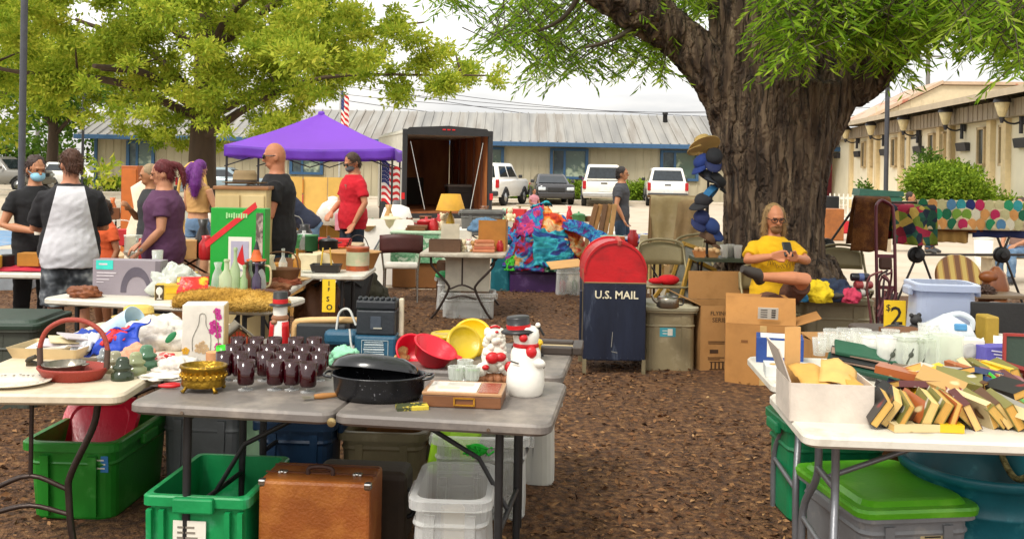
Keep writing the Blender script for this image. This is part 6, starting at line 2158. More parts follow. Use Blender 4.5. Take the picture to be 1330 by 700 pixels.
MB().lathe([(.25, .0), (.25, .02), (.02, .03)], n=16).part('base', steel, t)
MB().lathe([(.24, .5), (.22, .9), (.14, 1.15), (.18, 1.38), (.06, 1.46)], n=20, sy=.6, flute=.05, fn=7).part('dress', mat('#dccfb6', rough=.9), t)
t = thing('rattan_chair', 'tall arched rattan chair back behind the purple haired woman', 'chair', (W(246, 0, 13).x, 13.0, 0))
rat = mat('#c9a050', rough=.6, var=.2)
MB().box((0, 0, .42), (.5, .46, .08), bev=.03).part('seat', rat, t)
mb = MB()
mb.tube([(-.2, .2, .4), (-.2, .25, 1.2), (-.13, .27, 1.55), (0, .28, 1.66), (.13, .27, 1.55), (.2, .25, 1.2), (.2, .2, .4)], .022, k=5)
mb.part('back_hoop', rat, t)
mb = MB()
mb.tube([(-.1, .22, .44), (-.1, .26, 1.2), (0, .27, 1.45), (.1, .26, 1.2), (.1, .22, .44)], .015, k=5)
mb.part('inner_hoop', rat, t)
for sx in (-1, 1):
    for sy in (-1, 1):
        MB().tube([(sx * .22, sy * .2, .4), (sx * .23, sy * .22, 0)], .018).part('leg', rat, t)
def table_lamp(label, loc, k, shade, basec):
    t = thing('table_lamp', label, 'lamp', loc, 0, 'table lamps')
    t.scale = (k,) * 3
    MB().lathe([(.08, 0), (.08, .02), (.03, .04), (.06, .12), (.05, .2), (.015, .26), (.01, .32)], n=18).part('base', mat(basec, rough=.4), t)
    MB().lathe([(.2, .3), (.13, .52), (.128, .52), (.196, .3)], n=24).part('lamp_shade', mat(shade, rough=.7, trans=.3), t)
table_lamp('table lamp with a golden yellow shade on the long table', (W(590, 0, 13.6).x, 13.6, TZ), 1.05, '#d8a83a', '#c8962c')
t = thing('glass_dome', 'large clear glass jar with a white lid behind the red tee man', 'jar', (W(437, 0, 14.9).x, 14.9, TZ))
t.scale = (.74,) * 3
MB().lathe([(.2, 0), (.3, .1), (.32, .3), (.22, .45), (.09, .52)], n=22).part('jar', glass('#e8e6de', .5, .1), t)
MB().lathe([(.1, .5), (.1, .58), (.03, .6)], n=16).part('lid', wht, t)
t = thing('folding_screen', 'pale honey wooden panels standing under the purple tent', 'screen', (W(412, 0, 16.2).x, 16.2, 0), 4)
for k in range(3):
    MB().box((-.4 + k * .42, .05 * (k % 2), .75), (.41, .03, 1.42), rot=(0, 0, 10 * (1 - 2 * (k % 2)))).part('panel', mat('#cfa653', rough=.6, var=.08), t)
t = thing('plastic_crate', 'stacked red and orange crates under the purple tent', 'crate', (W(396, 0, 17).x, 17, .6), 0)
for k, c in enumerate(('#c8502a', '#c03a44', '#d88a2c')):
    MB().box((0, 0, .15 + .27 * k), (.9 - .05 * k, .4, .25), bev=.02).part('crate', mat(c), t)
MB().box((0, 0, -.3), (.9, .42, .58), bev=.02).part('base', mat('#b9803c'), t)
t = thing('white_board', 'white plastic table folded and leaning behind the red tee man', 'board', (W(505, 0, 13.4).x, 13.4, 0), 0, None, rot=(-9, 0, 0))
MB().loft([[Vector((p.x, 0, p.y + .47)) for p in rrect(.78, .92, .06, 0)], [Vector((p.x, .05, p.y + .47)) for p in rrect(.78, .92, .06, 0)]], sm=False).part('panel', wht, t)
MB().tube([(-.3, -.03, .15), (0, -.03, .7), (.3, -.03, .15)], .012, k=4).part('leg', greyleg, t)
t = thing('white_tank', 'white round topped tank beside the trailer', 'tank', (W(520, 0, 15.5).x, 15.5, 0))
MB().lathe([(.22, 0), (.25, .05), (.25, .85), (.2, 1.0), (.06, 1.05)], n=20).part('shell', wht, t)
MB().lathe([(.06, 1.04), (.06, 1.12)], n=12).part('cap', greyleg, t)
# chrome chair in the aisle
t = thing('kitchen_chair', 'chrome kitchen chair with a curved dark brown back', 'chair', (W(527, 0, 11.7).x, 11.7, 0), 186)
MB().box((0, 0, .46), (.4, .38, .05), bev=.02).part('seat', mat('#d3cbbd'), t)
mb = MB()
mb.sheet(lambda u, v: ((u - .5) * .5, .2 + .07 * (1 - (2 * u - 1) ** 2), .62 + .22 * v + .02 * math.sin(PI * u)), 12, 4, th=.02)
mb.part('backrest', mat('#4a2320', rough=.5), t)
for s_ in (-1, 1):
    MB().tube([(s_ * .19, -.17, .45), (s_ * .2, -.2, 0)], .012).part('leg', chrome, t)
    MB().tube([(s_ * .24, .2, .72), (s_ * .2, .18, .4), (s_ * .2, .22, 0)], .012).part('leg', chrome, t)
mb = MB()
mb.box((0, 0, .2), (.85, .4, .4), bev=.01)
t = thing('patterned_box', 'mint box printed with green leaves under the long lamp table', 'box', (W(555, 0, 13.3).x, 13.3, .35))
mb.part('box', ramp_mat(((.42, '#c3d6bd'), (.5, '#4f8f62'), (.6, '#7fb08a')), 11, bump=0), t)
MB().box((0, 0, .41), (.87, .42, .02)).part('lid', mat('#a9c4a4'), t)
MB().box((0, .02, -.17), (.8, .36, .34), bev=.01).solo('carton', 'brown carton carrying the leaf printed mint box', 'carton', carddk, loc=(W(555, 0, 13.3).x, 13.3, .35))
# goods on the bowed leg table
fz = Vector((0, 0, TZ))
def onF(px, dy, z=TZ):
    return (W(px, 0, 10.3 + dy).x, 10.3 + dy, z)
carton('long dark brown carton at the front left of the bowed leg table', onF(584, .22), 0, .34, .2, .13, m=mat('#5d412c'), name='carton')
carton('cream carton standing behind the dark brown one', onF(590, .52), 4, .2, .18, .28, m=mat('#d2c6ae'), name='carton')
carton('tan carton with a high back at the right of the bowed leg table', onF(646, .5), -4, .3, .3, .34, m=mat('#b0742c'), name='carton')
t = thing('terracotta_stack', 'stack of terracotta saucers at the front of the bowed leg table', 'saucers', onF(634, .22))
for k in range(4):
    MB().box((.006 * (k % 2), 0, .02 + .032 * k), (.24 - .014 * k, .17, .03), rot=(0, 0, 3 * k), bev=.006).part('saucer', mat(('#c87f5a', '#b9684a', '#d08f6a', '#c2744e')[k]), t)
crumple('blue_grey_cloth', 'blue grey cloth draped on the tan carton', 'cloth', onF(634, .5, TZ + .2), (.15, .1, .1), mat('#5f7f9c', rough=.9), 61)
for i in range(6):
    item('toy', ('cream', 'white', 'tan', 'cream', 'pink', 'white')[i], onF(608 + 6 * (i % 3), .25 + .16 * (i // 3), TZ), .75, 20 * i - 40, 'in the heap of the bowed leg table')
item('box', 'white', onF(600, 1.05), 1.6, 0, 'at the back of the bowed leg table')
item('books', 'cream', onF(640, 1.1), 1.5, 0, 'at the back of the bowed leg table')
item('jar', 'red', onF(655, .35), .8, 0, 'beside the tan carton of the bowed leg table')
item('vase', 'white', (-.42, 13.9, TZ), 1.3, 0, 'behind the large grey tub')
item('bottle', 'blue', (-.22, 14.0, TZ), 1.0, 0, 'behind the large grey tub')
item('box', 'pink', (-2.3, 13.8, TZ), 2.0, 0, 'under clear wrap on the long lamp table')
item('vase', 'tan', (-1.75, 13.75, TZ), 1.5, 0, 'beside the pink box on the long lamp table')

# ---- tie-dye pile
TD_ = [((.3, '#101a4a'), (.42, '#1c4a9a'), (.5, '#2a90b0'), (.56, '#3a2a80'), (.64, '#8a2a70'), (.74, '#1a2a5a')),
       ((.3, '#a01c14'), (.42, '#d8501a'), (.5, '#ec9030'), (.56, '#e8c890'), (.64, '#dc4a28'), (.74, '#7a1440')),
       ((.3, '#0c3a50'), (.42, '#147a90'), (.5, '#3ab0b8'), (.56, '#204a90'), (.64, '#2a1a60'), (.74, '#107080')),
       ((.3, '#3a1058'), (.42, '#8a2068'), (.5, '#c83a60'), (.56, '#3040a8'), (.64, '#2090a0'), (.74, '#501a70')),
       ((.3, '#5a0a18'), (.42, '#a81828'), (.5, '#2a3a8a'), (.56, '#2088a8'), (.64, '#c08a30'), (.74, '#701020')),
       ((.3, '#0a3428'), (.42, '#16704a'), (.5, '#a8c0a8'), (.56, '#1c6478'), (.64, '#182440'), (.74, '#2a8058'))]
def tdm(i, s=3.4):
    return ramp_mat(tuple(TD_[i]), s, rough=.85, bump=.35, dist=1.6, detail=5, bs=16)
c0 = at(703, 381) + Vector((0, .35, 0))
def onP(px, py, d):
    return tuple(W(px, py, d))
def heap_pt(a, e, o, sd):
    d = Vector((math.cos(e) * math.sin(a), -math.cos(e) * math.cos(a), math.sin(e)))
    k = 1 + .16 * noise.noise(d * 2.2 + Vector((7, 0, 0))) + .07 * noise.noise(d * 5 + Vector((2, 0, 0)))
    return Vector((c0.x + d.x * (.54 * k + o), c0.y + d.y * (.38 * k + o), .34 + max(-.04, d.z) * (.76 * k + o)))
mb = MB()
mb.sheet(lambda u, v: heap_pt(2 * PI * u, -.25 + (PI / 2 + .25) * v, 0, 0) + Vector((0, 0, .02 * noise.noise((u * 30, v * 12, 1)))), 70, 30)
mb.solo('tie_dye_heap', 'big heap of blue and teal tie-dye shirts on the purple tub', 'clothes', tdm(0), group=None)
for i, (az, el, wa, we, rot, m, lb) in enumerate(((18, 62, 34, 50, 8, 1, 'orange tie-dye shirt draped on top of the heap'), (-22, 52, 22, 48, -6, 3, 'purple and blue tie-dye shirt next to the orange one'), (-46, 36, 20, 50, 12, 4, 'crimson tie-dye shirt at the left of the heap'),
                                     (14, 20, 26, 34, 4, 2, 'turquoise tie-dye shirt hanging at the front of the heap'), (-16, 14, 22, 40, -12, 4, 'blue and crimson tie-dye shirt low at the front'), (26, 0, 26, 24, 10, 5, 'green and white tie-dye shirt low at the right'),
                                     (54, 30, 24, 40, -20, 1, 'orange red tie-dye cloth on the right flank of the heap'), (-68, 20, 24, 40, 0, 0, 'dark blue tie-dye shirt at the left edge of the heap'), (-4, 84, 70, 18, 0, 2, 'pale blue cloth folded across the top of the heap'), (-44, -4, 7, 26, 16, 5, 'bright green cloth strip hanging at the lower left'), (44, 8, 16, 22, 0, 3, 'violet tie-dye shirt low on the right flank'))):
    mb = MB()
    cr_, sr_ = math.cos(R(rot)), math.sin(R(rot))
    def fq(u, v):
        x, y = (u - .5) * 2, (v - .5) * 2
        x *= 1 + .16 * noise.noise((v * 5, i * 3, 0))
        y *= 1 + .16 * noise.noise((u * 5, i * 3, 4))
        a, e = R(az) + R(wa) * (x * cr_ - y * sr_), R(el) + R(we) * .5 * (x * sr_ + y * cr_)
        o = .03 + .016 * ((i * 3) % 5) + .05 * (.3 - abs(noise.noise((u * 3 + v * 3 + i, v * 7, i)))) + .03 * (.3 - abs(noise.noise((u * 9, v * 5, i * 2)))) - .05 * max(0, abs(x) - .8) - .05 * max(0, abs(y) - .8)
        return heap_pt(a, e, o, i)
    mb.sheet(fq, 34, 34, th=.01)
    mb.solo('tie_dye_shirt', lb, 'shirt', tdm(m, 2.8 + i % 3 * .9) if i != 9 else mat('#3aa828', rough=.8), group='tie-dye shirts on the purple tub')
p = W(768, 312, 12.9)
drape('tie_dye_cloth', 'blue violet and white striped tie-dye cloth sliding off the heap to the right', 'cloth', ((-.42, -.1, .28), (.36, -.12, -.12), (.42, .14, -.02), (-.3, .16, .34), .12), ramp_mat(tuple(TD_[0]), 4, stretch=(2.4, .5, 2.4), rough=.85, bump=.3, dist=1), (p.x, p.y, p.z - .08), .05, 6, seed=7, n=30)
t = thing('timber_bundle', 'leaning bundle of brown boards behind the grey tee man', 'boards', (W(783, 0, 15.5).x, 15.5, 0))
for k in range(5):
    MB().box((-.18 + .09 * k, .03 * (k % 2), .55), (.075, .05, 1.15), rot=(-8, 14 - 1.5 * k, 0), bev=.006).part('board', mat(('#6d4a26', '#8a6230', '#5a3d22', '#7d5a2c', '#947040')[k], var=.2), t)
p = W(843, 316, 11.8)
crumple('blue_white_cloth', 'blue and white plastic cloth left of the draped rack', 'cloth', (p.x, p.y, TZ), (.3, .15, .09), ramp_mat(((.42, '#1f4fb0'), (.5, '#3f7ac8'), (.56, '#dfe4ea')), 9, rough=.5, bump=.3), 95)

# ---- rack with draped tan cloths
t = thing('drying_rack', 'low wooden rack carrying tan cloths beside the oak', 'rack', (W(886, 0, 11.0).x, 11.0, 0))
for s_ in (-1, 1):
    for q in (-1, 1):
        MB().tube([(s_ * .33, q * .22, 0), (s_ * .32, 0, 1.36)], .012).part('leg', mat('#8a6a40'), t)
MB().tube([(-.36, 0, 1.37), (.38, 0, 1.37)], .012).part('rail', mat('#8a6a40'), t)
def hang(name, label, cat, c, w, h, m, rz=0, d=.05, waves=3, amp=.03, group=None, back=.9, slant=0, seed=0, th=.006):
    """cloth hung over a rail at c: a front and a back fall, folds growing downwards"""
    mb = MB()
    tot = h + h * back
    def f(u, v):
        s = v * tot
        x = (u - .5) * w
        if s < h:
            z, y, k = -(h - s), -d - .04 * (h - s), (h - s) / h
        else:
            z, y, k = -(s - h), d + .04 * (s - h), (s - h) / h
        top = max(0, 1 - abs(s - h) / .05)
        y *= (1 - top * .9)
        y += amp * k * math.sin(u * waves * 2 * PI + seed) + .012 * noise.noise((u * 7, v * 7, seed))
        return (x * (1 + .06 * k * math.sin(seed + 2 * u)) + slant * k, y, z - .03 * noise.noise((u * 3, seed, 0)) * k)
    mb.sheet(f, 26, 30, th=th)
    return mb.solo(name, label, cat, m, loc=c, rz=rz, group=group)
cl1 = mat('#cdb88e', rough=.95, var=.12, bump=.3, bs=80, col2='#b9a274', c2s=2)
cl2 = mat('#b0936a', rough=.95, var=.15, bump=.3, bs=80)
rr = W(878, 243, 11.0)
hang('tan_blanket', 'wide pale tan blanket hanging over the rack', 'blanket', (rr.x - .03, 11.0, 1.395), .52, .66, cl1, amp=.03, seed=1)
hang('brown_blanket', 'brown lined blanket thrown over the right of the rack', 'blanket', (W(905, 0, 10.9).x, 10.95, 1.36), .3, .85, cl2, rz=-14, amp=.05, waves=2, slant=-.1, seed=4, back=.6)
MB().box((0, 0, .28), (.24, .2, .56), bev=.01).solo('pale_box', 'pale yellow box standing below the draped rack', 'box', mat('#cdb878'), loc=tuple(at(872, 392) + Vector((0, 1.4, 0))))
# hats strung down the trunk
hx = (('straw', 915, 190, 8.55), ('royal blue', 913, 212, 8.5), ('black', 927, 205, 8.45), ('dark grey', 917, 232, 8.5), ('black mesh', 930, 236, 8.45), ('sky blue', 925, 254, 8.5), ('charcoal', 914, 262, 8.5), ('navy', 910, 285, 8.5), ('deep blue', 922, 295, 8.5), ('brown', 918, 312, 8.5))
hc = ('#b99a5c', '#1c3272', '#1b1c22', '#2c2f36', '#17181b', '#2a6c9a', '#26262a', '#1b2550', '#22396f', '#5d4430')
for i, ((nm, px, py, d), c) in enumerate(zip(hx, hc)):
    t = thing('cap', nm + ' cap in the string of hats on the oak trunk', 'cap', tuple(W(px, py, d)), 0, 'caps strung down the oak trunk', rot=(24 + 13 * (i % 3), -28 + 18 * (i % 4), 55 * (i % 5) - 110))
    t.scale = (.86,) * 3
    m = mat(c, rough=.85, var=.12)
    k = 1.05
    if i == 0:
        MB().lathe([(.17, 0), (.17, .006), (.09, .012), (.08, .1), (.001, .12)], n=22).part('crown', m, t)
    else:
        MB().lathe([(.084, 0), (.087, .015), (.083, .045), (.066, .072), (.035, .082), (.001, .084)], n=20, sy=1.15).part('crown', m, t)
    mb = MB()
    mb.sheet(lambda u, v: (.082 * math.cos(PI * (1 + u)), -.03 - (.06 + .1 * v) * abs(math.sin(PI * u)) ** .6, .008 - .02 * v * v - .02 * (2 * u - 1) ** 2), 12, 4, th=.006)
    mb.part('visor', mat(hc[(i * 3 + 1) % 10], rough=.8) if i in (2, 5) else m, t)
mb = MB()
mb.tube([tuple(W(922, 176, 8.62)), tuple(W(920, 230, 8.6)), tuple(W(918, 330, 8.6))], .012)
mb.solo('strap', 'dark strap holding the caps against the oak trunk', 'strap', black)

# ---- right: hand truck, rugs, quilts on a canopy frame
maroon = mat('#5f1224', rough=.4, var=.12)
t = thing('hand_truck', 'maroon steel hand truck standing before the quilts', 'hand truck', (W(1160, 0, 9.2).x, 9.2, .03), -6, None, rot=(-7, 0, -6))
for s_ in (-1, 1):
    MB().tube([(s_ * .085, 0, .02), (s_ * .085, 0, 1.2), (s_ * .06, .05, 1.36)], .016, k=3).part('rail', maroon, t)
mb = MB()
for z in (.25, .55, .85):
    mb.box((0, 0, z), (.17, .02, .035))
mb.tube([(-.06, .05, 1.36), (0, .1, 1.4), (.06, .05, 1.36)], .016, k=3)
mb.part('crossbar', maroon, t)
MB().box((0, -.1, .02), (.34, .2, .012)).part('toe_plate', maroon, t)
for s_ in (-1, 1):
    MB().lathe([(.1, -.025), (.11, 0), (.1, .025)], at=(s_ * .16, .1, .1), rot=(0, 90, 0), n=18).part('wheel', black, t)
MB().box((0, .01, .78), (.12, .06, .12), bev=.02).part('bracket', mat('#4a2a1c'), t)
t = thing('canopy_frame', 'dark steel folding canopy frame with round hubs holding the quilts', 'frame', (0, 10.0, 0))
fm = mat('#4a4440', rough=.4, metal=.6)
def fp(px, py, d=10.0):
    p = W(px, py, d)
    return (p.x, p.y - 10.0, p.z)
hubs = ((1190, 331), (1301, 331), (1074, 320))
for i, (px, py) in enumerate(hubs):
    p = fp(px, py)
    MB().lathe([(.07, -.03), (.085, -.02), (.085, .02), (.07, .03), (.03, .035), (.03, .05)], at=p, rot=(90, 0, 0), n=20).part('hub', black, t)
for a, b in (((1172, 262), (1232, 425)), ((1222, 262), (1150, 425)), ((1278, 262), (1340, 425)), ((1330, 262), (1262, 425)), ((1118, 258), (1062, 338)), ((1190, 331), (1301, 331)), ((1301, 331), (1420, 331)), ((1150, 263), (1420, 265))):
    MB().tube([fp(*a), fp(*b)], .013).part('strut', fm, t)
rug = mat('#5a3012', rough=1, var=.25, vs=14, bump=.6, bs=120, col2='#7a4a1e', c2s=8)
hang('brown_rug', 'shaggy brown rug hung over the hand truck end of the frame', 'rug', (W(1140, 0, 9.55).x, 9.6, W(1140, 254, 9.6).z), .34, .55, rug, rz=-4, d=.07, amp=.025, waves=1.5, slant=-.05, seed=2, th=.02)
c6 = ['#2f9a6a', '#c8c090', '#c02a5a', '#1f6a4a', '#d89a5a', '#e0d8c0', '#3a9aa0', '#26306a', '#7aa03a', '#d04a7a', '#2a8a5a', '#5a8ab0']
rz_ = W(1262, 263, 10.0).z
t = thing('crochet_afghan', 'pale crochet afghan covered in rows of coloured ovals', 'afghan', (W(1272, 0, 9.9).x, 9.93, rz_ + .02), 0)
mb = MB()
mb.sheet(lambda u, v: ((u - .5) * 1.18, -.05 * v - .02 * math.sin(u * 20) * v, -.3 * v), 40, 8, th=.008)
mb.sheet(lambda u, v: ((u - .5) * 1.18, .02 + .16 * v, -.3 * v * v), 20, 8, th=.008)
mb.part('ground', mat('#d8c8a0', rough=.95), t)
k = 0
rnd = random.Random(4)
for row in range(3):
    for q in range(12):
        x = -.54 + q * .098 + .049 * (row % 2)
        z = -.045 - row * .098
        mb = MB()
        mb.lathe([(.05, 0), (.05, .004), (.001, .006)], at=(x, -.012 - .05 * (-z / .3) - .02 * math.sin((x / 1.18 + .5) * 20) * (-z / .3), z), rot=(90, 0, 0), n=12, sy=1.18, sm=False)
        mb.part('oval_patch', mat(rnd.choice(c6), rough=.95, bump=.3, bs=90), t)
qm = ramp_mat(((0, '#1f4a3a'), (.16, '#7a1a2a'), (.3, '#1f2a3a'), (.45, '#6a7a2a'), (.6, '#a02440'), (.75, '#2a5a4a'), (.88, '#b89a4a')), 12, kind='voronoi', rough=.95, bump=.3)
hang('patchwork_afghan', 'dark patchwork afghan of red, green and navy squares', 'afghan', (W(1192, 0, 9.85).x, 9.9, rz_ - .02), .46, .42, qm, rz=0, d=.06, amp=.05, waves=1.5, seed=6)
hang('tan_sheet', 'ribbed tan cloth hanging under the oval patterned afghan', 'cloth', (W(1235, 0, 10.06).x, 10.08, rz_ - .14), .44, .28, mat('#b58e4e', rough=.95, var=.12), amp=.02, waves=4, seed=8)
hang('brown_sheet', 'red brown cloth edge under the oval patterned afghan', 'cloth', (W(1245, 0, 10.0).x, 10.02, rz_ - .03), .6, .27, mat('#7a4a26', rough=.95), amp=.015, seed=9)
hang('navy_sheet', 'navy blue cloth edge under the right of the oval patterned afghan', 'cloth', (W(1310, 0, 10.0).x, 10.04, rz_ - .03), .72, .33, mat('#26305a', rough=.95), amp=.015, seed=10)
t = thing('red_cooler', 'red picnic cooler standing on the paving beyond the chair', 'cooler', tuple(at(1102, 303)))
MB().box((0, 0, .18), (.8, .45, .36), bev=.04).part('body', mat('#b8202c'), t)
MB().box((0, 0, .39), (.82, .47, .07), bev=.03).part('lid', mat('#d8d2c8'), t)
MB().box((0, 0, .4), (.55, .45, .8), bev=.02).solo('wooden_crate', 'orange brown wooden crate right of the oak trunk', 'crate', mat('#8f5424', var=.25), loc=tuple(at(1078, 312)))
MB().box((0, 0, .5), (.5, .3, 1.0), bev=.03).solo('black_speaker', 'black box standing by the white railing', 'box', black, loc=tuple(at(1077, 297)))
t = thing('white_bucket', 'pale round column bucket behind the canopy frame', 'bucket', tuple(at(1277, 345)))
MB().lathe([(.15, 0), (.17, .55), (.16, .55)], n=18).part('body', wht, t)
MB().lathe([(.175, .5), (.18, .55)], n=18).part('rim', wht, t)

# ---- clear blue tub and old furniture behind the glassware
tub('clear blue tinted tub on the dark table behind the glassware', (W(1224, 0, 5.55).x, 5.5, TZ), -6, .36, .3, .31, glass('#c6cfe2', .5, .25), taper=.9, wall=.006, ribs=False)
wd1 = ramp_mat(((.3, '#5a2c12'), (.5, '#8a4c1e'), (.7, '#a9682c')), 5, stretch=(1, 1, .2), rough=.4, bump=.05)
t = thing('round_stool_table', 'old round pedestal table with striped wood, seen behind the clear blue tub', 'table', tuple(W(1255, 0, 8.4))[:2] + (.03,), 0, None)
MB().lathe([(.2, -.012), (.21, 0), (.2, .012)], at=(0, .05, .74), rot=(70, 0, 0), n=36).part('tabletop', ramp_mat(((.3, '#7a4a1c'), (.45, '#b9923c'), (.6, '#a8662c'), (.75, '#d0b25a')), 3, kind='wave', stretch=(1, .1, .1), rough=.35, bump=0), t)
MB().lathe([(.08, 0), (.04, .1), (.06, .3), (.04, .6)], n=16).part('pedestal', wd1, t)
t = thing('wooden_bench', 'dark wooden side table with iron odds behind the clear blue tub', 'table', tuple(W(1272, 0, 7.4))[:2] + (.03,), 2)
MB().box((0, 0, .72), (.72, .3, .03), bev=.006).part('tabletop', mat('#6d5a44', rough=.5), t)
for sx in (-1, 1):
    MB().box((sx * .14, 0, .35), (.1, .24, .7), bev=.01).part('leg', wd1, t)
MB().box((0, 0, .3), (.2, .06, .1)).part('stretcher', wd1, t)
for i in range(3):
    crumple('iron_oddment', ('left', 'middle', 'right')[i] + ' dark iron oddment on the wooden side table', 'oddment', (W(1255 + 14 * i, 0, 7.4).x, 7.35, .765), (.06, .05, .04), mat('#3a2418', rough=.6), 120 + i, amp=.6, fr=4)
t = thing('carved_post', 'carved brown wooden animal post right of the side table', 'carving', tuple(W(1300, 0, 7.6))[:2] + (.03,), 0)
mb = MB()
mb.lathe([(.1, 0), (.08, .1), (.1, .3), (.06, .5), (.08, .62), (.1, .75), (.07, .86), (.02, .92)], n=16, flute=.1, fn=5)
mb.part('post', wd1, t)
MB().ball((-.06, -.02, .84), (.09, .06, .05), 10).part('muzzle', wd1, t)
t = thing('plant_stand', 'wire plant stand with two loops at the right edge', 'stand', tuple(W(1326, 0, 6.6))[:2] + (.03,), 0)
for s_ in (-1, 1):
    MB().tube([(s_ * .14 - .12, 0, 0), (s_ * .14 - .12, 0, .6), (s_ * .14, 0, .74), (s_ * .14 + .12, 0, .6), (s_ * .14 + .12, 0, 0)], .008, k=5).part('hoop', mat('#b9b0a4', metal=.5), t)
MB().box((0, 0, .5), (.5, .2, .02)).part('shelf', mat('#8a7a66'), t)
MB().box((0, 0, .14), (.5, .02, .22), bev=.006).solo('black_tray', 'black framed tray standing behind the white jug', 'panel', black, loc=(W(1318, 0, 5.2).x, 5.1, TZ), rz=-4)
MB().box((0, 0, .1), (.07, .12, .2), bev=.01).solo('mustard_box', 'mustard yellow box beside the clear jug', 'box', mat('#a8892c'), loc=(W(1287, 0, 5.0).x, 4.98, TZ))
for i, (px, d, kd, c, k) in enumerate(((1176, 5.1, 'books', 'brown', 1), (1183, 4.98, 'box', 'brown', .9), (1196, 5.35, 'toy', 'dark', .9), (1172, 5.3, 'pot', 'dark', .7), (1300, 5.3, 'vase', 'brown', .9))):
    item(kd, c, (W(px, 0, d).x, d, TZ if px > 1120 else TZ), k, 10 * i, 'on the dark table behind the glassware')
# chair frames and tools tangled beside the clothes tub
for i in range(7):
    p = W(1148 + 5 * (i % 4), 0, 7.3 + .1 * i)
    mb = MB()
    a = R(50 * i)
    mb.tube([(0, 0, 0), (.05 * math.cos(a), .05, .5), (.09 * math.cos(a), .02, .78), (.02, .05 * math.sin(a), .86)], .009, k=4)
    mb.tube([(.0, 0, .55), (.06, .02, .7)], .014, k=1)
    mb.solo('metal_rod', ('shortest', 'bent', 'leaning', 'thin', 'rusty', 'dark', 'curled')[i] + ' maroon rod in the bundle behind the $2 sign', 'rod', mat(('#4a2026', '#6a3a3a', '#3a2a2c')[i % 3], metal=.3), loc=(p.x, p.y, .03), group='rods behind the price sign')

